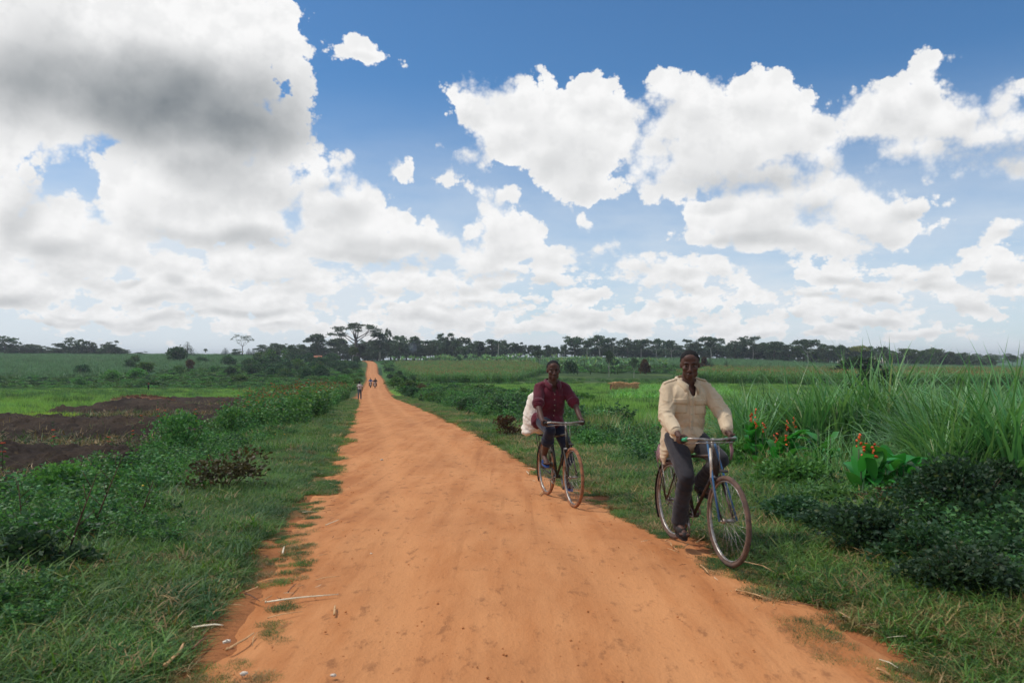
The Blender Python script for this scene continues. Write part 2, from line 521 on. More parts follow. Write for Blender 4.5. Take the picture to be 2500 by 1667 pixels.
# ------------------------------------------------------------------ value noise
_tab = np.random.default_rng(3).random((256, 256))
def vnoise(x, y, oct=3, seed=0):
    x = np.asarray(x, float); y = np.asarray(y, float)
    out = np.zeros(np.broadcast(x, y).shape); a, tot = 1.0, 0.0
    for o in range(oct):
        xx, yy = x * 2 ** o + seed * 17.3 + o * 5.1, y * 2 ** o + seed * 9.7 + o * 3.3
        xi, yi = np.floor(xx).astype(int), np.floor(yy).astype(int)
        fx, fy = xx - xi, yy - yi
        fx, fy = fx * fx * (3 - 2 * fx), fy * fy * (3 - 2 * fy)
        g = lambda i, j: _tab[i & 255, j & 255]
        v = (g(xi, yi) * (1 - fx) + g(xi + 1, yi) * fx) * (1 - fy) + (g(xi, yi + 1) * (1 - fx) + g(xi + 1, yi + 1) * fx) * fy
        out += a * v; tot += a; a *= .5
    return out / tot
def sstep(x, a, b):
    t = np.clip((np.asarray(x, float) - a) / (b - a), 0, 1)
    return t * t * (3 - 2 * t)

# ------------------------------------------------------------------ the lie of the land
RZ = np.array([(-60, 0), (0, 0), (5, 0), (7, -.01), (9.4, -.14), (10.5, -.17), (14, -.36), (20.6, -.5), (35, -.95), (55, -1.7), (80, -2.6), (110, -3.4), (141, -4.0), (200, -4.3), (290, -4.47), (330, -3.1), (380, -1.87), (440, -1.25), (465, -1.15), (520, -1.6), (3000, -20)])
RX = np.array([(-60, 10), (0, .85), (4, .24), (5.3, .10), (7, -.16), (8.8, -.48), (14, -1.45), (20.6, -2.5), (55, -8.8), (80, -13.7), (141, -24.3), (200, -34.3), (290, -51), (330, -57.8), (380, -66.6), (440, -78.8), (465, -84), (520, -104), (3000, -1200)])
def _sm(tab, Y):
    Y = np.asarray(Y, float)
    k = .6 + np.abs(Y) * .05
    return (np.interp(Y - k, tab[:, 0], tab[:, 1]) + 2 * np.interp(Y, tab[:, 0], tab[:, 1]) + np.interp(Y + k, tab[:, 0], tab[:, 1])) / 4
def road_z(Y): return np.interp(Y, RZ[:, 0], RZ[:, 1]) if np.ndim(Y) == 0 else np.where(np.asarray(Y) < 12, np.interp(Y, RZ[:, 0], RZ[:, 1]), _sm(RZ, Y))
def road_x(Y): return _sm(RX, Y)
def road_z(Y):
    Y = np.asarray(Y, float)
    w = sstep(Y, 9, 14)
    return np.interp(Y, RZ[:, 0], RZ[:, 1]) * (1 - w) + _sm(RZ, Y) * w

def hz(py, Y): return EYE - (py - 870) / F * Y
NEAR = [(0, 0), (5, 0)]
PROF = {
 -900: NEAR + [(10, -.4), (19, -1.1), (36, -1.5), (60, -2.1), (100, -3.2), (150, -5.0), (170, -5.4), (200, hz(936, 200)), (300, hz(893, 300)), (400, hz(873, 400)), (455, hz(868, 455)), (540, hz(867, 540)), (700, -2), (1000, -8), (3000, -16)],
 0: NEAR + [(10, -.45), (19, -1.15), (36, -1.5), (60, -2.1), (100, -3.2), (150, -5.0), (170, -5.4), (200, hz(936, 200)), (300, hz(893, 300)), (400, hz(873, 400)), (455, hz(868, 455)), (540, hz(867, 540)), (700, -2), (1000, -8), (3000, -16)],
 600: NEAR + [(10, -.3), (19, -1.0), (36, -1.5), (60, -2.2), (100, -3.5), (150, -5.0), (170, -5.2), (200, hz(934, 200)), (300, hz(896, 300)), (400, hz(878, 400)), (455, hz(871, 455)), (540, hz(870, 540)), (700, -2), (1000, -8), (3000, -16)],
 890: NEAR + [(10, -.2), (19, -.6), (36, -1.1), (55, -1.8), (80, -2.6), (110, -3.4), (141, -4.0), (200, -4.3), (290, -4.3), (330, -3.0), (380, -1.8), (455, -1.0), (540, -.8), (700, -4), (1000, -8), (3000, -16)],
 1250: NEAR + [(10, -.2), (20, -.85), (35, -1.4), (60, -2.0), (100, -3.0), (130, -3.6), (160, -4.0), (200, -4.05), (260, hz(908, 260)), (330, hz(892, 330)), (400, hz(883, 400)), (480, hz(876, 480)), (560, hz(875, 560)), (700, -4), (1000, -8), (3000, -16)],
 1750: NEAR + [(7, 0), (11, -.25), (20, -.9), (35, -1.45), (60, -2.1), (100, -3.1), (130, -3.7), (160, -4.1), (200, -4.1), (260, hz(908, 260)), (330, hz(893, 330)), (400, hz(885, 400)), (480, hz(878, 480)), (560, hz(877, 560)), (700, -4), (1000, -8), (3000, -16)],
 2100: NEAR + [(7, 0), (12, -.3), (20, -.9), (35, -1.45), (60, -2.1), (100, -3.1), (130, -3.7), (160, -4.1), (200, -4.3), (260, hz(911, 260)), (330, hz(902, 330)), (400, hz(897, 400)), (480, hz(892, 480)), (560, hz(891, 560)), (750, -9), (1100, -8), (1300, -4), (1500, -2), (3000, -12)],
 2500: NEAR + [(7, 0), (12, -.3), (20, -.9), (35, -1.45), (60, -2.1), (100, -3.1), (130, -3.7), (160, -4.1), (200, -4.5), (260, hz(914, 260)), (330, hz(907, 330)), (400, hz(902, 400)), (480, hz(898, 480)), (560, hz(897, 560)), (750, -10), (1100, -8), (1300, -4), (1500, -1), (3000, -12)],
 3400: NEAR + [(7, 0), (12, -.3), (20, -.9), (35, -1.45), (60, -2.1), (100, -3.1), (160, -4.1), (260, -4.4), (480, -5), (750, -9), (1300, -4), (3000, -12)],
}
_US = np.array([(p - 1250) / F for p in sorted(PROF)])
_YS = np.concatenate([np.linspace(0, 40, 81), np.geomspace(41, 3000, 240)])
_TB = np.stack([np.interp(_YS, *zip(*PROF[p])) for p in sorted(PROF)])
for _ in range(6): _TB[:, 1:-1] = (_TB[:, :-2] + 2 * _TB[:, 1:-1] + _TB[:, 2:]) / 4

def ground_h(X, Y):
    X = np.asarray(X, float); Y = np.asarray(Y, float)
    Yc = np.clip(Y, 0, 2999)
    u = np.clip(X / np.maximum(Y, 4.0), _US[0], _US[-1] - 1e-6)
    ui = np.clip(np.searchsorted(_US, u, side='right') - 1, 0, len(_US) - 2)
    uf = (u - _US[ui]) / (_US[ui + 1] - _US[ui]); uf = uf * uf * (3 - 2 * uf)
    yi = np.clip(np.searchsorted(_YS, Yc, side='right') - 1, 0, len(_YS) - 2)
    yf = (Yc - _YS[yi]) / (_YS[yi + 1] - _YS[yi])
    a = _TB[ui, yi] * (1 - yf) + _TB[ui, yi + 1] * yf
    b = _TB[ui + 1, yi] * (1 - yf) + _TB[ui + 1, yi + 1] * yf
    side = a * (1 - uf) + b * uf
    d = np.abs(X - road_x(Y)) * .985
    amp = np.clip(Y / 150, .10, 1.0)
    side = side + (vnoise(X * .35, Y * .35, 3) - .5) * .16 + (vnoise(X * .03, Y * .03, 2, 4) - .5) * .8 * sstep(Y, 60, 250)
    w = sstep(d, 2.4, 6.0)
    return road_z(Y) * (1 - w) + side * w

def g1(X, Y): return float(ground_h(X, Y))

def hit(px, py, ymax=900):
    """where the line of sight through px,py meets the ground"""
    d = ray(px, py)
    y0 = 1.0
    t = np.geomspace(2.0, ymax, 1500)
    X, Y, Z = d.x / d.y * t, t, EYE + d.z / d.y * t
    below = Z <= ground_h(X, Y)
    if not below.any(): return None
    i = int(np.argmax(below))
    return float(X[i]), float(Y[i]), float(ground_h(X[i], Y[i]))

def in_poly(px, py, poly):
    px = np.asarray(px); py = np.asarray(py)
    r = np.zeros(px.shape, bool)
    n = len(poly)
    for i in range(n):
        x1, y1 = poly[i]; x2, y2 = poly[(i + 1) % n]
        c = ((y1 > py) != (y2 > py)) & (px < (x2 - x1) * (py - y1) / ((y2 - y1) + 1e-9) + x1)
        r ^= c
    return r

# field plan, traced on the ground as it is seen from the road
SOIL = [(-500, 1400), (-500, 1050), (0, 1030), (200, 1003), (310, 983), (480, 975), (640, 966), (730, 958), (640, 1010), (560, 1050), (430, 1110), (260, 1180), (60, 1260)]
GREEN_L = [(-500, 1052), (0, 1032), (200, 1005), (310, 984), (480, 975), (640, 968), (760, 952), (700, 944), (400, 953), (-500, 960)]
RICE_R = [(940, 955), (1000, 942), (1270, 935), (1800, 935), (2100, 952), (2250, 980), (2300, 1030), (1700, 1060), (1330, 1060), (1180, 1010), (1020, 985)]
MAIZE_C = [(935, 930), (930, 880), (1300, 892), (1330, 912), (1245, 938), (1000, 940)]
MAIZE_R = [(1640, 935), (1760, 900), (2500, 912), (2600, 960), (2050, 948), (1700, 935)]
SUGAR = [(-800, 935), (-800, 866), (640, 866), (560, 900), (200, 925)]

# ------------------------------------------------------------------ materials
def new_mat(name):
    m = bpy.data.materials.new(name); m.use_nodes = True
    nt = m.node_tree; nt.nodes.clear()
    b = NB(nt)
    out = b.n('ShaderNodeOutputMaterial')
    return m, b, out

def principled(b, out, col, rough=.6, metal=0.0, spec=.5, bump=None, bdist=.01, bstr=.5):
    p = b.n('ShaderNodeBsdfPrincipled')
    b.put(p.inputs['Base Color'], (*col, 1) if isinstance(col, tuple) and len(col) == 3 else col)
    b.put(p.inputs['Roughness'], rough); b.put(p.inputs['Metallic'], metal)
    p.inputs['Specular IOR Level'].default_value = spec
    if bump is not None:
        bn = b.n('ShaderNodeBump'); bn.inputs['Distance'].default_value = bdist; bn.inputs['Strength'].default_value = bstr
        b.put(bn.inputs['Height'], bump); b.put(p.inputs['Normal'], bn.outputs[0])
    b.put(out.inputs['Surface'], p.outputs[0])
    return p

def solid(name, c1, c2=None, rough=.6, metal=0.0, spec=.4, scale=12.0, bump=.0):
    """a colour with wear: c1 broken by c2"""
    m, b, out = new_mat(name)
    co = b.n('ShaderNodeTexCoord').outputs['Object']
    c2 = c2 or tuple(x * .7 for x in c1)
    n1 = b.noise(co, scale, 5, .6)
    n2 = b.noise(co, scale * 9, 3, .6)
    f = b.smooth(b.m('ADD', b.m('MULTIPLY', n1, .7), b.m('MULTIPLY', n2, .3)), .38, .66)
    col = b.mix(f, c1, c2)
    rg = b.m('MULTIPLY_ADD', n1, .25, rough - .12)
    principled(b, out, col, rg, metal, spec, n2 if bump else None, bump or .01)
    return m

def leaf_mat(name, c1, c2, c3=None, trans=.35, rough=.5, vary=.35, scale=None):
    m, b, out = new_mat(name)
    geo = b.n('ShaderNodeNewGeometry')
    oi = b.n('ShaderNodeObjectInfo')
    r = geo.outputs['Random Per Island']
    stops = [(0.0, c1), (.75, c2)] if c3 is None else [(0.0, c1), (.62, c2), (.93, c2), (1.0, c3)]
    col = b.ramp(r, stops)
    hs = b.n('ShaderNodeHueSaturation')
    b.put(hs.inputs['Color'], col)
    nz = b.noise(geo.outputs['Position'], .55, 2, .5)
    val = b.m('ADD', b.m('MULTIPLY_ADD', oi.outputs['Random'], vary, 1 - vary * .5), b.m('MULTIPLY_ADD', nz, .9, -.45))
    b.put(hs.inputs['Value'], b.m('MAXIMUM', val, .45))
    b.put(hs.inputs['Hue'], b.m('MULTIPLY_ADD', oi.outputs['Random'], .03, .485))
    col = hs.outputs[0]
    p = b.n('ShaderNodeBsdfPrincipled')
    b.put(p.inputs['Base Color'], col)
    p.inputs['Roughness'].default_value = rough
    p.inputs['Specular IOR Level'].default_value = .3
    if trans <= 0:
        b.put(out.inputs['Surface'], p.outputs[0]); return m
    t = b.n('ShaderNodeBsdfTranslucent')
    b.put(t.inputs['Color'], b.mix(1.0, col, (1.1, 1.15, .6), 'MULTIPLY'))
    mx = b.n('ShaderNodeMixShader'); mx.inputs[0].default_value = trans
    b.put(mx.inputs[1], p.outputs[0]); b.put(mx.inputs[2], t.outputs[0])
    b.put(out.inputs['Surface'], mx.outputs[0])
    return m

G = lambda *a: srgb(*a)
M = {}
M['grass'] = leaf_mat('grass_blades', G(72, 110, 52), G(104, 136, 62), G(176, 152, 98))
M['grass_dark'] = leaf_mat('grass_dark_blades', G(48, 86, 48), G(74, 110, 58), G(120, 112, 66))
M['grass_dry'] = leaf_mat('grass_dry_blades', G(118, 108, 64), G(158, 134, 88), G(190, 160, 105), trans=.2)
M['weed'] = leaf_mat('weed_leaves', G(56, 102, 60), G(100, 146, 84), G(120, 140, 70))
M['weed_dark'] = leaf_mat('dark_weed_leaves', G(38, 72, 50), G(66, 100, 64), G(90, 100, 60))
M['shrub_dark'] = leaf_mat('dark_shrub_leaves', G(34, 58, 42), G(58, 84, 56), G(96, 104, 66))
M['fern'] = leaf_mat('soft_fern_leaves', G(64, 112, 60), G(104, 154, 80), G(110, 140, 60))
M['bush'] = leaf_mat('bush_leaves', G(54, 86, 46), G(92, 126, 66), G(112, 118, 60))
M['bush_blue'] = leaf_mat('blue_green_bush_leaves', G(50, 82, 60), G(78, 112, 76))
M['bush_red'] = leaf_mat('reddish_bush_leaves', G(70, 40, 34), G(94, 74, 48), G(120, 60, 40))
M['wither'] = leaf_mat('withered_leaves', G(58, 52, 34), G(88, 82, 48), G(110, 70, 42), trans=.15)
M['tree'] = leaf_mat('tree_leaves', G(60, 80, 62), G(92, 112, 82), trans=.2, vary=.5)
M['tree_lt'] = leaf_mat('light_tree_leaves', G(58, 80, 46), G(96, 116, 62), trans=.25, vary=.5)
M['tree_yel'] = leaf_mat('pale_yellow_green_leaves', G(100, 118, 60), G(150, 158, 84), trans=.3, vary=.3)
M['conifer'] = leaf_mat('conifer_needles', G(44, 66, 52), G(66, 90, 66), trans=.1)
M['banana'] = leaf_mat('banana_leaves', G(76, 120, 84), G(128, 168, 116), G(150, 150, 90), trans=.35, rough=.35)
M['maize'] = leaf_mat('maize_leaves', G(62, 108, 56), G(106, 148, 80), G(170, 160, 90), trans=.35)
M['tassel'] = leaf_mat('maize_tassels', G(176, 142, 96), G(150, 110, 70), trans=.2)
M['cane'] = leaf_mat('sugarcane_leaves', G(74, 112, 78), G(112, 148, 102), trans=.25)
M['rice'] = leaf_mat('rice_blades', G(100, 142, 66), G(146, 184, 92), trans=.4, vary=.3)
M['rice_lime'] = leaf_mat('lime_rice_blades', G(134, 176, 62), G(172, 204, 88), trans=.4, vary=.2)
M['crop'] = leaf_mat('fresh_crop_leaves', G(92, 150, 70), G(134, 186, 96), trans=.4, vary=.25)
M['napier'] = leaf_mat('elephant_grass_leaves', G(72, 124, 74), G(118, 162, 102), G(190, 196, 146), trans=.35, rough=.35)
M['canna'] = leaf_mat('broad_canna_leaves', G(44, 112, 52), G(70, 146, 62), trans=.35, rough=.3)
M['orange'] = solid('orange_petals', G(226, 96, 34), G(190, 60, 26), .5)
M['rustbush'] = leaf_mat('green_rust_leaves', G(60, 96, 44), G(92, 120, 56), G(170, 90, 44))
M['rustflower'] = leaf_mat('rust_flower_heads', G(140, 70, 34), G(176, 96, 44), trans=.1)
M['yellow'] = solid('yellow_leaf', G(226, 180, 40), G(200, 150, 30), .5)
M['white_flower'] = solid('white_petals', G(226, 222, 200), G(200, 196, 170), .6)
M['stem'] = solid('green_stems', G(70, 88, 48), G(52, 66, 36), .7)
M['twig'] = solid('brown_twigs', G(92, 66, 46), G(60, 44, 32), .8)
M['bark'] = solid('grey_bark', G(96, 88, 80), G(62, 56, 52), .85, scale=3)
M['bark_pale'] = solid('pale_bark', G(196, 190, 180), G(140, 132, 120), .8, scale=2)
M['straw'] = solid('dry_straw', G(214, 172, 120), G(160, 116, 74), .7, scale=8)
M['straw_pale'] = solid('pale_cane_peel', G(232, 220, 190), G(200, 180, 140), .6, scale=8)
M['straw_dark'] = solid('dark_rotting_straw', G(126, 84, 56), G(84, 56, 40), .8, scale=8)
M['white'] = solid('white_scrap', G(236, 224, 204), G(190, 172, 150), .6, scale=20)

def earth_mat():
    m, b, out = new_mat('laterite_road_earth')
    geo = b.n('ShaderNodeNewGeometry').outputs['Position']
    at = b.n('ShaderNodeAttribute'); at.attribute_name = 'wear'
    wear = at.outputs['Fac']
    n1 = b.noise(geo, .45, 5, .6)
    n2 = b.noise(b.v('MULTIPLY', geo, (2.2, .5, 1)), 1.2, 6, .62)
    n3 = b.noise(geo, 38, 4, .65)
    n4 = b.noise(b.v('MULTIPLY', geo, (1.0, .45, 1)), 9, 5, .7)
    c = b.mix(b.smooth(n2, .3, .7), ROAD_A, ROAD_B)
    c = b.mix(b.m('MULTIPLY', b.smooth(n1, .40, .66), .5), c, ROAD_C)
    c = b.mix(b.m('MULTIPLY', wear, .7), c, ROAD_A)
    blot = b.noise(b.v('MULTIPLY', geo, (1.0, .4, 1)), .9, 4, .55)
    c = b.mix(b.m('MULTIPLY', b.smooth(blot, .54, .74), .24), c, ROAD_D)
    trk = b.noise(b.v('MULTIPLY', geo, (5.5, .16, 1)), 1.0, 4, .6)
    c = b.mix(b.m('MULTIPLY', b.smooth(trk, .46, .66), .42), c, ROAD_A)
    c = b.mix(b.m('MULTIPLY', b.smooth(trk, .44, .30), .35), c, ROAD_C)
    c = b.mix(b.m('MULTIPLY', b.smooth(n4, .54, .70), .55), c, ROAD_D)
    c = b.mix(b.m('MULTIPLY', b.smooth(n3, .60, .74), .35), c, ROAD_D)
    h = b.m('ADD', b.m('MULTIPLY', n4, 1.0), b.m('MULTIPLY', n3, .35))
    principled(b, out, c, .92, 0, .15, h, .03, .55)
    return m
ROAD_A, ROAD_B, ROAD_C, ROAD_D = G(204, 142, 92), G(178, 112, 64), G(154, 96, 56), G(116, 74, 48)
M['road'] = earth_mat()

def ground_mat():
    m, b, out = new_mat('ground_cover')
    geo = b.n('ShaderNodeNewGeometry').outputs['Position']
    at = b.n('ShaderNodeAttribute'); at.attribute_name = 'tone'
    n1 = b.noise(geo, .35, 6, .65)
    n2 = b.noise(geo, 4.0, 5, .7)
    n3 = b.noise(geo, 22, 4, .7)
    c = at.outputs['Color']
    k = b.m('ADD', b.m('MULTIPLY_ADD', n1, .7, .62), b.m('ADD', b.m('MULTIPLY_ADD', n2, .6, -.3), b.m('MULTIPLY_ADD', n3, .4, -.2)))
    vs = b.v('SCALE', c); b.put(vs.node.inputs['Scale'], k)
    principled(b, out, vs, .95, 0, .1, b.m('ADD', n2, b.m('MULTIPLY', n3, .5)), .06, .6)
    return m
M['ground'] = ground_mat()

# ------------------------------------------------------------------ terrain sheet
def axis_pos(n, lo, hi, k):
    t = np.linspace(-1, 1, n)
    s = np.sinh(t * k) / math.sinh(k)
    return np.where(s < 0, -s * lo, s * hi)

def build_ground():
    ys = np.concatenate([np.linspace(-40, 2, 30)[:-1], 2 + (np.exp(np.linspace(0, 1, 430) * math.log(1 + 2498 / 9)) - 1) * 9])
    xr = axis_pos(380, -1900, 1900, 6.4)
    Yg, Xr = np.meshgrid(ys, xr, indexing='ij')
    wsh = np.clip(1 - np.abs(Xr) / 1500, 0, 1)
    Xg = Xr + road_x(Yg) * wsh
    Z = ground_h(Xg, Yg)
    d = np.abs(Xg - road_x(Yg)) * .985
    # verges and banks get their own unevenness; the road trench is a little lower
    Z += (vnoise(Xg * 2.1, Yg * 2.1, 3, 2) - .5) * .07 * sstep(d, 1.8, 3.2) * (Yg < 60)
    Z -= .10 * sstep(-d, -1.75, -1.2) * (1 + Yg / 60) + .0
    px, py = proj(Xg, Yg, Z)
    fr = Yg > 8
    col = np.zeros(Z.shape + (3,))
    def put(c, mask):
        c = np.array(c); mk = np.clip(mask, 0, 1)[..., None]
        col[:] = col * (1 - mk) + c * mk
    nz = vnoise(Xg * .08, Yg * .08, 3, 5)
    nf = vnoise(Xg * .6, Yg * .6, 3, 6)
    put(G(62, 84, 44), np.ones_like(Z))
    put(G(84, 104, 52), sstep(nz, .45, .7))
    put(G(48, 70, 42), sstep(nf, .5, .8) * .6)
    sug = in_poly(px, py, SUGAR) & (Yg > 150) & (Xg < road_x(Yg))
    put(G(66, 102, 66), sug)
    put(G(70, 106, 66), (Yg > 330) & (Xg > road_x(Yg)))
    put(G(44, 66, 40), ((Yg > 250) & (Yg <= 330) & (Xg > road_x(Yg))))
    put(G(70, 104, 50), in_poly(px, py, MAIZE_C) & fr)
    put(G(110, 150, 56), (in_poly(px, py, RICE_R) & fr) * (.55 + .45 * sstep(nf, .3, .6)))
    dike_shade = np.sin(Yg * .55 + nz * 9) > .86  # dark stripes put the shade of the dikes into the paddy colour
    put(G(56, 84, 40), in_poly(px, py, RICE_R) & fr & dike_shade)
    put(G(104, 140, 52), in_poly(px, py, GREEN_L) & (Yg > 25))
    put(G(50, 42, 37), in_poly(px, py, SOIL) & (Yg > 9))
    edge = (1 - sstep(d + (nf - .5) * .9, 1.9, 2.5))
    put(G(166, 106, 66), edge)
    put(G(120, 92, 60), (sstep(nf, .55, .75) * (1 - sstep(d, 2.6, 6.5)) * .7) * (Yg < 60))
    n, m = Z.shape
    V = np.stack([Xg, Yg, Z], -1).reshape(-1, 3)
    i = np.arange((n - 1) * m).reshape(n - 1, m)[:, :-1].ravel()
    Fq = np.stack([i, i + 1, i + m + 1, i + m], -1)
    me = np_mesh('ground', V, Fq, True)
    a = me.color_attributes.new('tone', 'FLOAT_COLOR', 'POINT')
    a.data.foreach_set('color', np.concatenate([col.reshape(-1, 3), np.ones((n * m, 1))], 1).astype(np.float32).ravel())
    o = new_obj('ground', me, M['ground'])
    tag(o, 'green valley ground with fields, banks and bare earth edges', None, None, 'structure')
    # the plain out to the horizon
    mb = MB(); S = 4000
    mb.add([(-S, 2400, -16.5), (S, 2400, -16.5), (S, S, -17), (-S, S, -17)], [(0, 1, 2, 3)])
    mb.add([(-S, -S, -1.2), (S, -S, -1.2), (S, -35, -1.2), (-S, -35, -1.2)], [(0, 1, 2, 3)])
    mb.add([(-S, -35, -1.4), (-1850, -35, -1.4), (-1850, 2400, -16.5), (-S, 2400, -16.5)], [(0, 1, 2, 3)])
    mb.add([(1850, -35, -1.4), (S, -35, -1.4), (S, 2400, -16.5), (1850, 2400, -16.5)], [(0, 1, 2, 3)])
    f = mb.build('plain', solid('far_plain_green', G(70, 92, 56), G(52, 74, 46), .95, scale=.01), None, False)
    tag(f, 'flat far green plain reaching the horizon behind the ridge', None, None, 'structure')
build_ground()

HW = 1.82       # half the width of the beaten road
def build_road():
    ys = np.concatenate([np.linspace(-12, 30, 560)[:-1], 30 + (np.exp(np.linspace(0, 1, 420) * math.log(1 + 460 / 12)) - 1) * 12])
    ts = np.concatenate([[-1.22, -1.12], np.linspace(-1.06, 1.06, 64), [1.12, 1.22]])
    Y, T = np.meshgrid(ys, ts, indexing='ij')
    X0 = road_x(Y)
    X = X0 + T * HW * (1 + (vnoise(Y * .35, T * 0 + 3 * np.sign(T), 3, 8) - .5) * .09)
    Z = road_z(Y) + .0
    d = T * HW
    Z += .025 * (1 - T ** 2)
    rut = np.exp(-((d - .62 - .12 * np.sin(Y * .13)) / .22) ** 2) + np.exp(-((d + .78 + .1 * np.sin(Y * .11 + 2)) / .22) ** 2)
    Z -= .022 * rut
    Z += (vnoise(X * .9, Y * .55, 3, 11) - .5) * .035 + (vnoise(X * 5, Y * 2.4, 3, 12) - .5) * .012 * (Y < 60)
    Z += Y.clip(0) * .0006
    ed = sstep(np.abs(T), .86, 1.0)
    Z += (vnoise(X * 3.0, Y * 3.0, 3, 15) - .55) * .05 * ed * (Y < 60)
    Z -= sstep(np.abs(T), 1.0, 1.22) * .16 * (1 + Y.clip(0) / 60)
    V = np.stack([X, Y, Z], -1).reshape(-1, 3)
    n, m = Z.shape
    i = np.arange((n - 1) * m).reshape(n - 1, m)[:, :-1].ravel()
    me = np_mesh('dirt_road', V, np.stack([i, i + 1, i + m + 1, i + m], -1), True)
    a = me.attributes.new('wear', 'FLOAT', 'POINT')
    a.data.foreach_set('value', np.clip(rut * .8 + (1 - np.abs(T)) * .4, 0, 1).astype(np.float32).ravel())
    tag(new_obj('dirt_road', me, M['road']), 'orange laterite dirt road running down into the valley and up the hill', None, None, 'structure')
build_road()
def rd(X, Y): return (X - road_x(Y)) * .985        # signed distance from the road's middle

# ------------------------------------------------------------------ plant shapes
def nrm(a): return a / np.maximum(np.linalg.norm(a, axis=-1, keepdims=True), 1e-9)

def leaves(P, D, L, W, rng, fold=.25):
    """folded four-cornered leaves at P growing along D"""
    n = len(P)
    D = nrm(D)
    s = nrm(np.cross(D, rng.normal(size=(n, 3))))
    up = np.cross(s, D)
    L = np.broadcast_to(np.asarray(L, float), (n,))[:, None]; W = np.broadcast_to(np.asarray(W, float), (n,))[:, None]
    tip = P + D * L - np.array([0, 0, .12]) * L
    mid = P + D * L * .45
    V = np.stack([P, mid + s * W + up * W * fold, tip, mid - s * W + up * W * fold], 1).reshape(-1, 3)
    b = np.arange(n)[:, None] * 4
    T = np.concatenate([b + [0, 1, 2], b + [0, 2, 3]], 0)
    return V, T

def blades(n, rng, rad, h, w, droop=.4, lean=.25, seg=3, base=None, yaw=None):
    """grass-like strips, tapering"""
    if base is None:
        a = rng.random(n) * 2 * math.pi; r = rad * np.sqrt(rng.random(n))
        base = np.stack([r * np.cos(a), r * np.sin(a), np.zeros(n)], -1)
    yaw = rng.random(n) * 2 * math.pi if yaw is None else yaw
    hh = h * rng.uniform(.55, 1.15, n); ll = lean * rng.uniform(.1, 1.6, n); dd = droop * rng.uniform(.1, 1.5, n)
    t = np.linspace(0, 1, seg + 1)[None, :]
    out = hh[:, None] * (ll[:, None] * t + dd[:, None] * t ** 2.4)
    up = hh[:, None] * (t - .75 * dd[:, None] * t ** 3)
    cx, cy = np.cos(yaw)[:, None], np.sin(yaw)[:, None]
    ctr = np.stack([base[:, 0:1] + out * cx, base[:, 1:2] + out * cy, base[:, 2:3] + up], -1)
    side = np.stack([-np.sin(yaw), np.cos(yaw), np.zeros(n)], -1)[:, None, :]
    wd = (w * rng.uniform(.7, 1.3, n))[:, None, None] * (np.minimum(1, (1 - t) * 1.6 + .0) * np.minimum(1, .5 + t * 2))[:, :, None]
    A, B = ctr - side * wd, ctr + side * wd
    V = np.stack([A, B], 2).reshape(n, -1, 3)
    T = []
    for i in range(seg):
        a, b_, c, d = 2 * i, 2 * i + 1, 2 * i + 2, 2 * i + 3
        T.append([a, b_, d])
        if i < seg - 1: T.append([a, d, c])
    T = np.array(T)
    k = V.shape[1]
    TT = (T[None] + (np.arange(n) * k)[:, None, None]).reshape(-1, 3)
    return V.reshape(-1, 3), TT

def clump_leaves(clumps, n, L, W, rng, shell=.55, up=.35):
    """leaves over the outside of a set of ellipsoidal clumps"""
    c = np.array([q[0] for q in clumps], float); r = np.array([q[1] for q in clumps], float)
    wgt = (r[:, 0] * r[:, 1] + r[:, 0] * r[:, 2]) ; wgt /= wgt.sum()
    k = rng.choice(len(clumps), n, p=wgt)
    d = nrm(rng.normal(size=(n, 3)))
    d[:, 2] = np.where(d[:, 2] < -.35, -d[:, 2] * .8, d[:, 2])
    rr = rng.uniform(shell, 1.06, n)[:, None] * (1 + .18 * np.sin(d[:, 0:1] * 7 + d[:, 2:3] * 9 + k[:, None]))
    P = c[k] + d * r[k] * rr
    D = d * .7 + rng.normal(size=(n, 3)) * .55 + np.array([0, 0, up])
    return leaves(P, D, L * rng.uniform(.6, 1.3, n), W * rng.uniform(.6, 1.3, n), rng)

def limb(mb, p, d, ln, r, depth, ends, rng, spread=.6, upb=.15, segs=3, n=6, kids=(2, 3), short=.72):
    pts, rs = [p.copy()], [r]
    q = p.copy(); dd = Vector(d).normalized()
    for i in range(segs):
        dd = (dd + Vector(rng.normal(size=3)) * .12 + Vector((0, 0, upb * .4))).normalized()
        q = q + dd * ln / segs
        pts.append(q.copy()); rs.append(r * (1 - .42 * (i + 1) / segs))
    mb.tube(pts, rs, n)
    if depth == 0:
        ends.append((q.copy(), ln)); return
    k = int(rng.integers(kids[0], kids[1] + 1))
    a0 = rng.random() * 6.28
    for i in range(k):
        a = a0 + 6.28 * i / k + rng.normal() * .3
        u, w = perp(dd)
        nd = (dd + (u * math.cos(a) + w * math.sin(a)) * spread * rng.uniform(.7, 1.3) + Vector((0, 0, upb))).normalized()
        limb(mb, q, nd, ln * short * rng.uniform(.8, 1.15), rs[-1] * .72, depth - 1, ends, rng, spread, upb, 2, max(4, n - 1), kids, short)

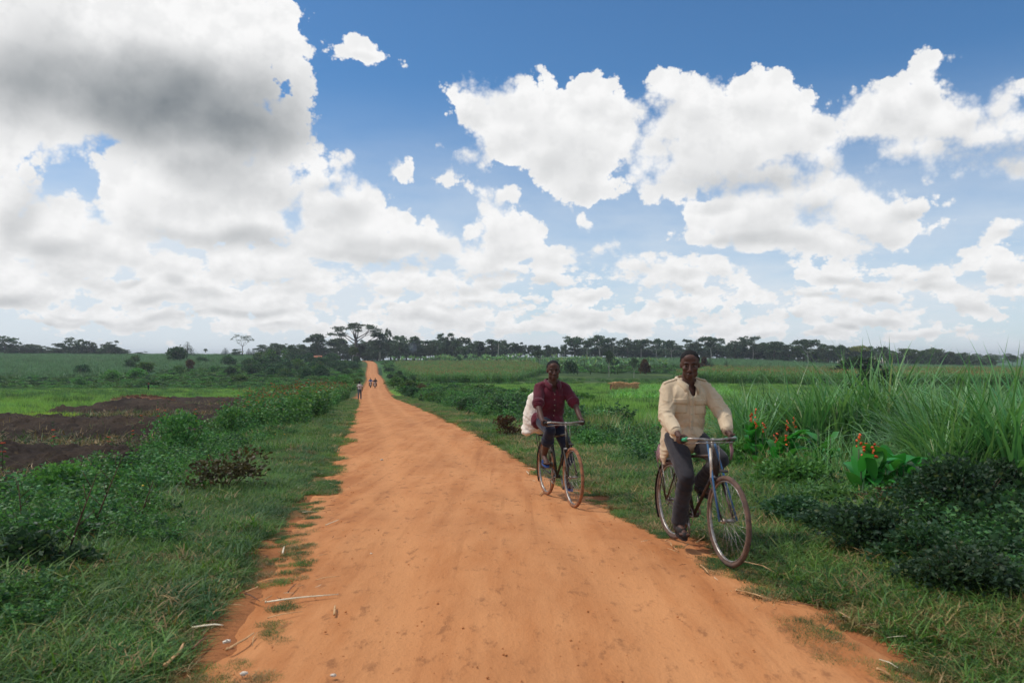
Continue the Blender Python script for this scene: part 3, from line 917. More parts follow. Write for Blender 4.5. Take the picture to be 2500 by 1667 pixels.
def make_tree(kind, seed):
    """(trunk MB, crown arrays) for a tree of height 1 unit = 10 m nominal, in metres"""
    rng = np.random.default_rng(seed)
    mb = MB(); ends = []
    H = 10.0
    if kind == 'umbrella':
        th = H * rng.uniform(.38, .52)
        lean = rng.normal(size=2) * .25
        top = Vector((lean[0], lean[1], th))
        mb.tube([(0, 0, -.6), (lean[0] * .3, lean[1] * .3, th * .5), top], [.24, .17, .13], 7)
        for i in range(5):
            a = i * 1.257 + rng.normal() * .3
            limb(mb, top.copy(), Vector((math.cos(a) * .9, math.sin(a) * .9, rng.uniform(.35, 1.3))), H * rng.uniform(.22, .32), .10, 1, ends, rng, .6, .1)
        cl = [(tuple(e), (rng.uniform(.8, 1.4), rng.uniform(.8, 1.4), rng.uniform(.8, 1.3))) for e, _ in ends]
        cl += [((top.x + rng.normal() * 1.0, top.y + rng.normal() * 1.0, H * rng.uniform(.68, .92)), (1.3, 1.3, 1.1)) for _ in range(4)]
        for _ in range(14):
            a = rng.random() * 6.28; q = rng.uniform(-1, 1); rad = 2.3 * math.sqrt(1 - q * q) * rng.uniform(.5, 1)
            cl.append(((top.x + rad * math.cos(a), top.y + rad * math.sin(a), H * (.74 + .2 * q)), (rng.uniform(.7, 1.1), rng.uniform(.7, 1.1), rng.uniform(.7, 1.0))))
        return mb, clump_leaves(cl, 2300, .5, .22, rng, .3)
    if kind == 'dense':
        mb.tube([(0, 0, -.6), (.1, 0, H * .3), (.1, .1, H * .6)], [.34, .26, .16], 7)
        cl = []
        for i in range(34):
            a = rng.random() * 6.28; z = rng.uniform(.07, .9)
            rad = 3.5 * math.sin(math.pi * min(1, z * .95 + .06)) ** .55 * rng.uniform(.35, 1)
            cl.append(((rad * math.cos(a), rad * math.sin(a), H * z), (rng.uniform(.8, 1.3), rng.uniform(.8, 1.3), rng.uniform(.8, 1.2))))
        return mb, clump_leaves(cl, 2300, .55, .26, rng, .45)
    if kind == 'column':
        mb.tube([(0, 0, -.6), (0, .1, H * .5), (.1, 0, H * .9)], [.22, .15, .06], 7)
        cl = []
        for i in range(18):
            z = rng.uniform(.22, .96); a = rng.random() * 6.28; rad = 1.1 * (1.15 - z) ** .4 * rng.random()
            cl.append(((rad * math.cos(a), rad * math.sin(a), H * z), (rng.uniform(.6, 1.1), rng.uniform(.6, 1.1), rng.uniform(.6, 1.0))))
        return mb, clump_leaves(cl, 1600, .5, .24, rng, .4)
    if kind == 'ragged':
        mb.tube([(0, 0, -.6), (.2, 0, H * .4), (0, .1, H * .85)], [.25, .19, .08], 7)
        for i in range(11):
            z = H * rng.uniform(.2, .85); a = rng.random() * 6.28
            limb(mb, Vector((.1, .05, z)), Vector((math.cos(a), math.sin(a), .55)), H * rng.uniform(.2, .30), .07, 1, ends, rng, .5, .15)
        cl = [(tuple(e), (rng.uniform(.8, 1.3), rng.uniform(.8, 1.3), rng.uniform(.8, 1.35))) for e, _ in ends]
        cl.append(((0, 0, H * .93), (.9, .9, .7)))
        for _ in range(12):
            a = rng.random() * 6.28; q = rng.uniform(-1, 1); rad = 1.9 * math.sqrt(1 - q * q) * rng.uniform(.3, 1)
            cl.append(((rad * math.cos(a), rad * math.sin(a), H * (.62 + .3 * q)), (rng.uniform(.7, 1.1), rng.uniform(.7, 1.1), rng.uniform(.7, 1.0))))
        return mb, clump_leaves(cl, 2400, .52, .24, rng, .35)
    if kind == 'conifer':
        mb.tube([(0, 0, -.6), (0, 0, H * .95)], [.2, .03], 6)
        cl = []
        for i in range(11):
            z = .14 + .8 * i / 10
            rad = 2.6 * (1.02 - z) ** .8
            for k in range(6):
                a = k * 1.05 + i
                cl.append(((rad * .6 * math.cos(a), rad * .6 * math.sin(a), H * z - .1), (rad * .5, rad * .5, .26)))
        return mb, clump_leaves(cl, 1500, .5, .09, rng, .3, .5)
    if kind == 'sparse':      # fine bare twigs with thin leaf
        mb.tube([(0, 0, -.6), (.1, .1, H * .32), (0, 0, H * .45)], [.2, .15, .12], 7)
        for i in range(6):
            a = i * 1.05
            limb(mb, Vector((0, 0, H * rng.uniform(.38, .5))), Vector((math.cos(a), math.sin(a), rng.uniform(.4, 1.6))), H * .24, .07, 2, ends, rng, .55, .12, kids=(2, 3))
        cl = [(tuple(e), (.5, .5, .35)) for e, _ in ends]
        return mb, clump_leaves(cl, 900, .26, .12, rng, .1)
    if kind == 'hero':        # great spreading tree at the top of the road
        mb.tube([(0, 0, -.6), (.1, 0, H * .3), (.05, 0, H * .55)], [.42, .30, .24], 9)
        for i, (z, a, ln, up) in enumerate([(.3, 3.3, .22, .5), (.36, -.1, .24, .55), (.42, 2.6, .25, .7), (.46, .5, .25, .8), (.5, 3.6, .22, 1.2), (.52, 1.6, .2, 1.0), (.52, 4.7, .2, 1.0), (.55, .0, .2, 1.6), (.55, 2.9, .2, 2.2), (.55, 1.2, .2, 2.5)]):
            limb(mb, Vector((.06, 0, H * z)), Vector((math.cos(a), math.sin(a), up)), H * ln, .14, 2, ends, rng, .52, .1, kids=(2, 3), short=.62)
        cl = [(tuple(e), (rng.uniform(.45, .85), rng.uniform(.45, .85), rng.uniform(.3, .5))) for e, _ in ends]
        return mb, clump_leaves(cl, 3600, .24, .11, rng, .3)
    if kind == 'bare':
        mb.tube([(0, 0, -.6), (0, 0, H * .4)], [.16, .12], 6)
        for i in range(4):
            a = i * 1.57
            limb(mb, Vector((0, 0, H * .4)), Vector((math.cos(a) * .7, math.sin(a) * .7, 1)), H * .22, .09, 2, ends, rng, .5, .1)
        return mb, None

LIB = {}
def tree_lib(kind, seed, crown_mat, bark):
    key = (kind, seed, crown_mat, bark)
    if key not in LIB:
        mb, cr = make_tree(kind, seed)
        t = bpy.data.meshes.new('trunk'); t.from_pydata(mb.v, [], mb.f)
        t.polygons.foreach_set('use_smooth', np.ones(len(t.polygons), dtype=bool)); t.materials.append(M[bark]); t.update()
        c = None
        if cr is not None:
            c = np_mesh('crown', *cr); c.materials.append(M[crown_mat])
        ww = 3.0 if cr is None else float(np.percentile(np.abs(cr[0][:, 0]), 97)) * 2
        hh = 10.0 if cr is None else float(np.percentile(cr[0][:, 2], 99.5))
        LIB[key] = (t, c, ww, hh)
    return LIB[key]

def put_tree(X, Y, h, w, kind, seed, label, cat='tree', group=None, crown_mat='tree', bark='bark', name=None, sink=0.0):
    t, c, ww, hh = tree_lib(kind, seed, crown_mat, bark)
    r = thing(name or {'conifer': 'conifer_tree', 'bare': 'bare_tree'}.get(kind, 'tree'), label, cat, (X, Y, g1(X, Y) - sink), (0, 0, random.uniform(0, 6.28) if kind != 'hero' else 0), group)
    s = h / hh; sx = w / ww
    r.scale = (sx, sx, s)
    new_obj('trunk', t, None, r)
    if c is not None: new_obj('crown', c, None, r)
    return r

def tree_px(px, top, wpx, Y, kind, seed, label, **k):
    X = xof(px, Y)
    h = zof(px, top, Y) - g1(X, Y)
    return put_tree(X, Y, h, wpx / F * Y, kind, seed, label, **k)

TL = 'trees along the ridge'
LINE = [ # px, top, width, distance, kind, seed, crown, bark, label
 (12, 821, 62, 470, 'dense', 1, 'tree', 'bark', 'broad dark dense tree at the far left end of the ridge'),
 (47, 829, 22, 468, 'bare', 2, 'tree', 'bark_pale', 'leafless pale tree standing beside the leftmost dark tree'),
 (66, 843, 34, 470, 'dense', 3, 'tree', 'bark', 'low dark tree just right of the leafless pale tree'),
 (100, 842, 40, 472, 'ragged', 4, 'tree', 'bark', 'low ragged tree in the left ridge row, gaps of sky in its crown'),
 (140, 838, 40, 474, 'dense', 5, 'tree', 'bark', 'middle-height dark tree left of the tallest tree of the left ridge row'),
 (180, 825, 44, 470, 'dense', 6, 'tree', 'bark', 'tallest dark tree of the left ridge row, domed crown'),
 (216, 833, 34, 470, 'dense', 7, 'tree', 'bark', 'dark tree right of the tallest one in the left ridge row'),
 (238, 850, 24, 472, 'ragged', 8, 'tree', 'bark', 'small ragged tree where the left ridge row thins out'),
 (264, 844, 40, 466, 'dense', 9, 'tree', 'bark', 'squat dark tree at the right end of the left ridge row'),
 (282, 832, 36, 468, 'ragged', 10, 'tree', 'bark', 'open layered tree rising behind the squat dark tree'),
 (306, 858, 26, 468, 'ragged', 11, 'tree', 'bark', 'low bushy tree trailing off the end of the left ridge row'),
 (345, 858, 26, 468, 'ragged', 12, 'tree', 'bark', 'tiny lone tree on the bare crest of the left field'),
 (457, 836, 36, 440, 'conifer', 13, 'conifer', 'bark', 'spiky conifer rising behind the round dark bush on the left'),
 (502, 851, 8, 470, 'umbrella', 14, 'tree', 'bark_pale', 'tiny tuft-topped tree on a hair-thin trunk against the sky'),
 (550, 850, 22, 460, 'conifer', 15, 'conifer', 'bark', 'small pointed conifer left of the airy round tree'),
 (592, 817, 60, 455, 'sparse', 16, 'tree', 'bark', 'airy round tree with thin leaf on a slim trunk, alone on the skyline'),
 (578, 852, 26, 450, 'dense', 17, 'tree', 'bark', 'low dark round tree under the airy round tree'),
 (607, 851, 14, 455, 'conifer', 18, 'conifer', 'bark', 'small narrow conifer just right of the airy round tree'),
 (618, 851, 14, 455, 'conifer', 19, 'conifer', 'bark', 'second small narrow conifer right of the airy round tree'),
 (640, 850, 12, 458, 'conifer', 20, 'conifer', 'bark', 'lone slim conifer halfway between the airy tree and the umbrella tree'),
 (665, 846, 38, 450, 'dense', 21, 'tree', 'bark', 'rounded dark tree on the skyline left of the hill bushes'),
 (700, 852, 20, 430, 'ragged', 22, 'tree', 'bark', 'small ragged tree left of the domed tree near the rusty roof'),
 (720, 842, 42, 380, 'dense', 23, 'tree', 'bark', 'domed dark tree left of the rusty roofed house'),
 (738, 841, 16, 400, 'column', 24, 'tree', 'bark', 'narrow tree peeping over the domed tree near the rusty roof'),
 (775, 816, 70, 455, 'umbrella', 25, 'tree', 'bark', 'wide umbrella tree standing left of the great tree'),
 (772, 838, 36, 450, 'dense', 26, 'tree', 'bark', 'dark undertree below the wide umbrella crown'),
 (868, 789, 118, 452, 'hero', 27, 'tree', 'bark', 'greatest tree of the skyline, spreading open crown at the top of the road'),
 (830, 828, 50, 470, 'dense', 28, 'tree', 'bark', 'dense dark tree under the left arm of the great tree'),
 (898, 835, 40, 480, 'dense', 29, 'tree', 'bark', 'dense dark tree closing the top of the road'),
 (928, 812, 34, 450, 'column', 30, 'tree', 'bark_pale', 'tall columnar tree just right of the road top, pale trunk'),
 (948, 803, 18, 470, 'ragged', 31, 'tree', 'bark', 'thin tree sticking up behind the columnar tree'),
 (975, 820, 54, 460, 'dense', 32, 'tree', 'bark', 'broad dark tree right of the columnar tree'),
 (1012, 822, 32, 465, 'column', 33, 'tree', 'bark', 'rounded tall tree behind the bluish smoke'),
 (1048, 841, 30, 465, 'ragged', 34, 'tree', 'bark', 'low open tree right of the bluish smoke'),
 (1090, 814, 44, 462, 'ragged', 35, 'tree', 'bark', 'tall irregular tree with a pointed top above the banana grove'),
 (1130, 825, 50, 455, 'dense', 36, 'tree', 'bark', 'broad dark tree right of the tall irregular tree'),
 (1170, 834, 18, 465, 'column', 37, 'tree', 'bark', 'slim tree right of the broad dark tree above the banana grove'),
 (1200, 829, 30, 465, 'column', 38, 'tree', 'bark', 'domed tree left of the whitened dead stem'),
 (1222, 831, 36, 460, 'ragged', 39, 'tree', 'bark', 'open tree carrying a whitened dead stem'),
 (1250, 841, 26, 470, 'ragged', 40, 'tree', 'bark', 'low tree left of the red-shirted rider, second before his sack'),
 (1268, 836, 26, 470, 'ragged', 41, 'tree', 'bark', 'tree with two crown tufts left of the rider in red'),
 (1292, 842, 24, 475, 'ragged', 42, 'tree', 'bark', 'small tree just left above the head of the rider in red'),
 (1335, 843, 24, 475, 'dense', 43, 'tree', 'bark', 'small tree just left above the red shirt'),
 (1356, 847, 24, 475, 'ragged', 44, 'tree', 'bark', 'low tree behind the head of the rider in red'),
 (1378, 841, 20, 474, 'umbrella', 45, 'tree', 'bark_pale', 'small leaning umbrella tree left of the first big umbrella pair'),
 (1402, 822, 50, 474, 'umbrella', 46, 'tree', 'bark', 'first wide umbrella tree right of the rider in red'),
 (1434, 830, 30, 474, 'umbrella', 47, 'tree', 'bark_pale', 'smaller umbrella tree on a pale stem, second right of the rider in red'),
 (1465, 819, 54, 474, 'umbrella', 48, 'tree', 'bark_pale', 'highest umbrella tree between the two riders'),
 (1497, 825, 46, 470, 'ragged', 49, 'tree', 'bark_pale', 'full light-stemmed tree between the riders, right of the highest umbrella'),
 (1532, 826, 36, 474, 'dense', 50, 'tree', 'bark', 'solid dark tree midway between the two riders'),
 (1565, 828, 36, 474, 'umbrella', 51, 'tree', 'bark_pale', 'umbrella tree right of the solid dark tree between the riders'),
 (1602, 827, 42, 474, 'umbrella', 52, 'tree', 'bark_pale', 'umbrella tree with twin pale stems left of the cream-shirted rider'),
 (1640, 831, 36, 474, 'umbrella', 53, 'tree', 'bark_pale', 'umbrella tree nearest the left of the head of the rider in cream'),
 (1690, 829, 44, 474, 'ragged', 54, 'tree', 'bark', 'full tree directly behind the head of the rider in cream'),
 (1737, 822, 54, 474, 'umbrella', 55, 'tree', 'bark_pale', 'wide umbrella tree just right of the head of the rider in cream'),
 (1795, 833, 48, 474, 'dense', 56, 'tree', 'bark', 'broad dark tree with a lumpy top right of the rider in cream'),
 (1812, 824, 20, 476, 'column', 57, 'tree', 'bark', 'knobbly tree top poking above the broad dark tree'),
 (1838, 821, 46, 474, 'ragged', 58, 'tree', 'bark_pale', 'high rounded tree on pale stems, second right of the rider in cream'),
 (1890, 834, 54, 478, 'dense', 59, 'tree', 'bark', 'wide low dark tree left of the lone white-stemmed umbrella'),
 (1925, 842, 36, 480, 'dense', 60, 'tree', 'bark', 'low dark tree beneath the lone white-stemmed umbrella'),
 (1973, 829, 48, 474, 'umbrella', 61, 'tree', 'bark_pale', 'lone umbrella tree on a long white stem in the right half'),
 (2022, 842, 50, 480, 'dense', 62, 'tree', 'bark', 'low broad dark tree right of the white-stemmed umbrella'),
 (2056, 842, 42, 474, 'umbrella', 63, 'tree', 'bark_pale', 'umbrella tree on a crooked pale stem above the white posts'),
 (2090, 844, 46, 485, 'umbrella', 64, 'tree_yel', 'bark', 'pale yellow-green tree above the white posts'),
 (2122, 846, 34, 485, 'umbrella', 65, 'tree', 'bark', 'dark umbrella tree right of the pale yellow-green one'),
 (2157, 846, 34, 485, 'umbrella', 66, 'tree', 'bark', 'rounded dark umbrella tree over the right end of the white posts'),
 (2215, 851, 60, 490, 'umbrella', 67, 'tree_lt', 'bark_pale', 'wide olive umbrella tree behind the tall grass tips'),
 (2262, 853, 34, 490, 'ragged', 68, 'tree', 'bark', 'dark tree right of the wide olive umbrella'),
 (2286, 850, 48, 495, 'dense', 69, 'tree_lt', 'bark', 'lighter green domed tree far right behind the tall grass'),
 (2325, 861, 34, 490, 'dense', 70, 'tree', 'bark', 'small dark tree right of the lighter domed one'),
 (2368, 868, 44, 490, 'dense', 71, 'tree', 'bark', 'dark tree where the right ridge drops away'),
 (2395, 878, 30, 480, 'dense', 72, 'tree', 'bark', 'lower dark tree at the foot of the dropping right ridge'),
 (2472, 867, 40, 500, 'umbrella', 73, 'tree', 'bark', 'lone dark arching tree near the right edge of the view'),
]
for (px, top, w, Y, kind, seed, cr, bk, lab) in LINE:
    tree_px(px, top, w, Y, kind, seed, lab, group=TL, crown_mat=cr, bark=bk)

# undertrees that close the belt below the named crowns
rr = random.Random(5)
def belt(lo, hi, n, tops, Ys, label, group, kinds=('dense', 'ragged', 'column'), wid=(24, 44), mats=('tree',)):
    for i in range(n):
        px = lo + (hi - lo) * (i + rr.random()) / n
        top = rr.uniform(*tops) + (max(0, px - 1900) * .042 if px > 1900 else 0)
        tree_px(px, top, rr.uniform(*wid), rr.uniform(*Ys), rr.choice(kinds), 101 + rr.randrange(6), label, group=group, crown_mat=rr.choice(mats))
belt(-60, 300, 26, (840, 855), (474, 500), 'dark undertree filling the left ridge row below the higher crowns', 'undertrees of the left ridge row', ('dense',), (28, 48))
belt(640, 860, 22, (838, 858), (455, 500), 'dark undertree on the hilltop left of the great tree', 'undertrees left of the great tree', ('dense', 'ragged'))
belt(872, 1240, 40, (828, 850), (468, 505), 'dark undertree behind the banana grove right of the road top', 'undertrees above the banana grove')
belt(1240, 1420, 18, (843, 854), (484, 510), 'small tree of the low row behind the rider in red', 'low trees behind the rider in red', ('ragged', 'column'), (14, 26))
belt(1420, 1900, 46, (836, 854), (482, 520), 'dark undertree between the umbrella stems on the middle ridge', 'undertrees of the middle ridge')
belt(1880, 2420, 56, (840, 855), (484, 520), 'dark undertree of the right ridge above the cane field', 'undertrees of the right ridge', ('dense', 'ragged'), (26, 46), ('tree', 'tree', 'tree_lt'))
def far_belt(n, lo, hi, Y0, Y1, tops):
    for i in range(n):
        px = lo + (hi - lo) * (i + rr.random()) / n
        Y = rr.uniform(Y0, Y1)
        tree_px(px, rr.uniform(*tops), rr.uniform(9, 22), Y, 'dense', 101 + rr.randrange(6), 'small distant tree on the pale hill beyond the right ridge', group='distant trees on the pale far hill', crown_mat='tree_lt')
far_belt(26, 2360, 2640, 1180, 1500, (862, 872))
far_belt(10, 2360, 2640, 1000, 1180, (876, 884))

# thin-stemmed trees out in the plantation and on the hillside
for (px, top, base, w, kind, seed, cr, bk, lab) in [
  (861, 846, 895, 26, 'umbrella', 80, 'tree_lt', 'bark_pale', 'slim tree on a bright white stem left of the road top'),
  (853, 848, 880, 20, 'umbrella', 81, 'tree', 'bark_pale', 'smaller slim tree beside the bright white stem'),
  (1127, 846, 886, 30, 'umbrella', 82, 'tree', 'bark_pale', 'umbrella tree with its stem down in the banana grove'),
  (1318, 853, 899, 36, 'umbrella', 83, 'tree', 'bark_pale', 'flat topped tree on a pale stem left of the head of the rider in red'),
  (1487, 856, 921, 22, 'umbrella', 84, 'tree', 'bark_pale', 'tall white-stemmed tree with a small crown between the riders'),
  (1547, 873, 926, 26, 'umbrella', 85, 'tree', 'bark_pale', 'short white-stemmed tree with a flat small crown between the riders'),
  (1773, 880, 910, 20, 'conifer', 86, 'conifer', 'bark', 'young dark conifer on the field right of the rider in cream'),
  (1733, 877, 910, 26, 'conifer', 87, 'conifer', 'bark', 'young conifer just right of the head of the rider in cream'),
 ]:
    p = hit(px, base)
    if p: tree_px(px, top, w, p[1], kind, seed, lab, group='single trees standing in the fields', crown_mat=cr, bark=bk)
# whitened dead stem
p = (xof(1216, 440), 440)
mb = MB(); z0 = g1(*p)
mb.tube([(0, 0, -.5), (.1, 0, 5), (.3, .1, 9)], [.2, .16, .06], 6); mb.tube([(.15, 0, 5.5), (1.0, 0, 7.0)], [.1, .03], 5); mb.tube([(.2, 0, 6.6), (-.7, 0, 8.2)], [.08, .03], 5)
o = mb.build('dead_tree', M['bark_pale']); o.location = (p[0], p[1], z0)
tag(o, 'bare whitened dead stem in front of the ridge trees', 'dead tree')

# ------------------------------------------------------------------ shrubs
def bush_arrays(seed, n=1500, L=.11, W=.045, shape=(1, 1, .8), k=14, shell=.4, up=.4, spread=.62):
    rng = np.random.default_rng(seed)
    cl = []
    for i in range(k):
        d = nrm(rng.normal(size=3)); d[2] = abs(d[2])
        rad = rng.uniform(.15, spread)
        r = rng.uniform(.28, .5)
        cl.append(((d[0] * rad * shape[0], d[1] * rad * shape[1], .22 + d[2] * .75 * shape[2]), (r * shape[0], r * shape[1], r * .8 * shape[2])))
    V, T = clump_leaves(cl, n, L, W, rng, shell, up)
    V[:, 2] = np.maximum(V[:, 2], .0)
    return V, T
def stems_arrays(seed, n=9, h=1.0, r=.012, sp=.55, kinks=4):
    rng = np.random.default_rng(seed); mb = MB()
    for i in range(n):
        a = rng.random() * 6.28; q = Vector((rng.normal() * .06, rng.normal() * .06, -.05)); d = Vector((math.cos(a) * sp * rng.random(), math.sin(a) * sp * rng.random(), 1)).normalized()
        pts = [q.copy()]
        for k in range(kinks):
            d = (d + Vector(rng.normal(size=3)) * .16).normalized(); q = q + d * h / kinks; pts.append(q.copy())
        mb.tube(pts, [r * (1 - .7 * k / kinks) for k in range(kinks + 1)], 5)
    return mb
BL = {}
def bush_lib(key, **k):
    if key not in BL:
        mat, seed = key
        c = np_mesh('foliage', *bush_arrays(seed, **k)); c.materials.append(M[mat])
        s = stems_arrays(seed); t = bpy.data.meshes.new('stem'); t.from_pydata(s.v, [], s.f); t.materials.append(M['twig']); t.update()
        BL[key] = (c, t)
    return BL[key]
def put_bush(X, Y, w, h, mat, seed, label, group=None, name='bush', cat='bush', z=None, stems=True, **k):
    c, t = bush_lib((mat, seed), **k)
    r = thing(name, label, cat, (X, Y, (g1(X, Y) if z is None else z) - .04 * h), (0, 0, random.uniform(0, 6.28)), group)
    r.scale = (w * .5, w * .5, h * .83)
    new_obj('foliage', c, None, r)
    if stems: new_obj('stem', t, None, r)
    return r
def bush_px(px, base, w, h, mat, seed, label, group=None, **k):
    p = hit(px, base)
    if p is None: return
    s = p[1] / F
    return put_bush(p[0], p[1] + w * s * .4, w * s, h * s * 1.35, mat, seed, label, group, stems=False, **k)
HB = 'bushes scattered over the left hillside'
for (px, base, w, h, mat, sd, lab) in [
  (425, 886, 66, 38, 'bush_blue', 201, 'largest round dark bush on the left hillside crest'),
  (323, 890, 34, 20, 'bush', 202, 'dark domed bush alone on the left cane field slope'),
  (308, 902, 36, 22, 'bush_blue', 203, 'dark bush just below the domed one on the cane slope'),
  (352, 900, 26, 14, 'bush', 204, 'small flat bush right of the two dark slope bushes'),
  (343, 918, 62, 28, 'bush', 205, 'wide brownish green bush in the middle of the left slope'),
  (190, 918, 52, 24, 'bush_blue', 206, 'leftmost wide dark bush at the foot of the cane field'),
  (262, 932, 70, 24, 'fern', 207, 'light green leafy mound left of the bright mound'),
  (327, 928, 54, 26, 'fern', 208, 'brightest green leafy mound at the foot of the slope'),
  (183, 945, 40, 20, 'weed', 209, 'green bush at the lower left of the slope by the lime paddy'),
  (395, 937, 66, 20, 'fern', 210, 'long light green thicket right of the bright mound'),
  (348, 950, 100, 18, 'grass_dark', 211, 'low grassy mound just behind the field worker'),
  (460, 905, 26, 26, 'bush_red', 212, 'reddish brown upright bush right of the largest dark bush'),
  (486, 887, 38, 14, 'bush_blue', 213, 'flat dark bush on the upper slope right of the reddish one'),
  (548, 897, 52, 26, 'bush_blue', 214, 'round dark bush on the slope below the airy tree'),
  (430, 914, 44, 18, 'bush', 215, 'dark bush below the largest crest bush'),
  (515, 912, 24, 16, 'weed', 216, 'small green bush between the two dark slope bushes'),
  (560, 918, 40, 20, 'weed_dark', 217, 'dark bush at mid slope below the round one'),
  (600, 912, 44, 24, 'bush_blue', 218, 'dark green bush at mid slope right of centre'),
  (512, 938, 30, 16, 'weed', 219, 'pale leaved small bush on the grassy lower slope'),
  (578, 936, 60, 18, 'bush', 220, 'wide dark bush low on the slope above the teal paddy'),
  ]:
    bush_px(px, base, w, h, mat, sd, lab, HB, n=1100, L=.16, W=.07)
r2 = random.Random(11)
for i in range(64):
    px = r2.uniform(600, 868); base = r2.uniform(880, 925)
    p = hit(px, base)
    if p is None or abs(rd(p[0], p[1])) < 4.5: continue
    w = r2.uniform(22, 52)
    bush_px(px, base, w, w * r2.uniform(.42, .62), r2.choice(['bush_blue', 'bush', 'weed_dark', 'bush_blue']), 230 + r2.randrange(6), 'dark green bush in the thicket on the hill left of the road', 'thicket bushes left of the upper road', n=1100, L=.16, W=.07)
for i in range(46):      # banks either side of the road down in the valley
    sd = r2.choice([-1, 1, -1])
    Y = r2.uniform(78, 300) if sd < 0 else r2.uniform(60, 330)
    d = sd * r2.uniform(3.3, 8.5)
    if sd < 0: d = -max(3.6, -d)
    X = float(road_x(Y)) + d
    h = r2.uniform(1.1, 2.4) * (1 if Y > 100 else .7)
    put_bush(X, Y, h * r2.uniform(1.3, 2.0), h, r2.choice(['bush', 'weed', 'weed_dark', 'bush_blue'] if sd > 0 else ['bush', 'fern', 'weed', 'rustbush']), 240 + r2.randrange(5),
             'green roadside bush on the right bank of the distant road' if sd > 0 else 'green roadside bush on the left bank of the distant road',
             'bushes on the right road bank' if sd > 0 else 'bushes on the left road bank', stems=False, n=1300, L=.14, W=.06) if True else None

# ------------------------------------------------------------------ fields: countless plants
def tilt_rand(n, k, rng=RNG): return rng.normal(size=(n, 2)) * k

def region_points(n, poly, Y0, Y1, X0=-200, X1=300, cond=None, seed=1, pw=1.0):
    """points on the ground inside a field outline, spread evenly over the land"""
    rng = np.random.default_rng(seed)
    out = []
    tot = 0
    while tot < n:
        y = (rng.random(60000) * (Y1 ** (1 / pw) - Y0 ** (1 / pw)) + Y0 ** (1 / pw)) ** pw
        x = rng.uniform(-1, 1, 60000) * y * .78
        keep = rng.random(60000) < (y / Y1)
        x, y = x[keep], y[keep]
        z = ground_h(x, y)
        px, py = proj(x, y, z)
        k = in_poly(px, py, poly) if poly is not None else np.ones(len(x), bool)
        if cond is not None: k &= cond(x, y)
        out.append(np.stack([x, y, z], -1)[k]); tot += int(k.sum())
        if len(out) > 400: break
    return np.concatenate(out)[:n]

rg = np.random.default_rng(21)
def canes(seed, n=46, rad=1.5, h=2.0):
    r = np.random.default_rng(seed); return blades(n, r, rad, h, .045, .45, .15, 3)
T_cane = [template('cane_clump', canes(i), M['cane']) for i in range(3)]
P = region_points(5200, SUGAR, 195, 520, cond=lambda x, y: rd(x, y) < -8, seed=2)
gn_scatter('cane_field', P, RNG.random(len(P)) * 6.28, RNG.uniform(.7, 1.15, len(P)), RNG.integers(0, 3, len(P)), T_cane, 'blue-green sugarcane field covering the left slope up to the crest', 'cane field')
P = region_points(6500, None, 320, 505, cond=lambda x, y: (rd(x, y) > 40), seed=3)
gn_scatter('cane_field', P, RNG.random(len(P)) * 6.28, RNG.uniform(.6, 1.0, len(P)), RNG.integers(0, 3, len(P)), T_cane, 'pale green cane field on the rise below the middle and right ridge', 'cane field')

def maize_plant(r, base, tassel=True):
    h = r.uniform(1.7, 2.3)
    k = 11
    t = r.uniform(.15, .92, k)
    b = np.stack([np.full(k, base[0]), np.full(k, base[1]), t * h * .92], -1)
    L = blades(k, r, 0, .85, .05, 1.0, .7, 3, base=b)
    S = MB().tube([(base[0], base[1], -.1), (base[0], base[1], h)], [.02, .012], 4).arr()
    parts = [L, S]; mi = [np.zeros(len(L[1])), np.zeros(len(S[1]))]
    if tassel:
        Tt = blades(7, r, .02, .38, .016, .5, .5, 2, base=np.tile([base[0], base[1], h - .05], (7, 1)))
        parts.append(Tt); mi.append(np.ones(len(Tt[1])))
    return join(*parts), np.concatenate(mi)
def maize_patch(seed, n=5, rad=.9, tas=.38):
    r = np.random.default_rng(seed)
    A, I = [], []
    for i in range(n):
        a = r.random() * 6.28; q = rad * math.sqrt(r.random())
        (vt, mi) = maize_plant(r, (q * math.cos(a), q * math.sin(a)), r.random() < tas)
        A.append(vt); I.append(mi)
    return join(*A), np.concatenate(I)
T_maize = []
for i in range(4):
    vt, mi = maize_patch(40 + i); T_maize.append(template('maize_clump', vt, [M['maize'], M['tassel']], mi))
P = region_points(4200, MAIZE_C, 150, 345, cond=lambda x, y: rd(x, y) > 9, seed=4)
gn_scatter('maize_field', P, RNG.random(len(P)) * 6.28, RNG.uniform(.85, 1.15, len(P)), RNG.integers(0, 4, len(P)), T_maize, 'tall tasselled maize field right of the road below the banana grove', 'maize field', tilt_rand(len(P), .04))
P = region_points(4200, MAIZE_R, 140, 250, seed=5, cond=lambda x, y: x > 30)
gn_scatter('maize_field', P, RNG.random(len(P)) * 6.28, RNG.uniform(.9, 1.25, len(P)), RNG.integers(0, 4, len(P)), T_maize, 'maize field with pinkish tassels behind and right of the rider in cream', 'maize field', tilt_rand(len(P), .04))

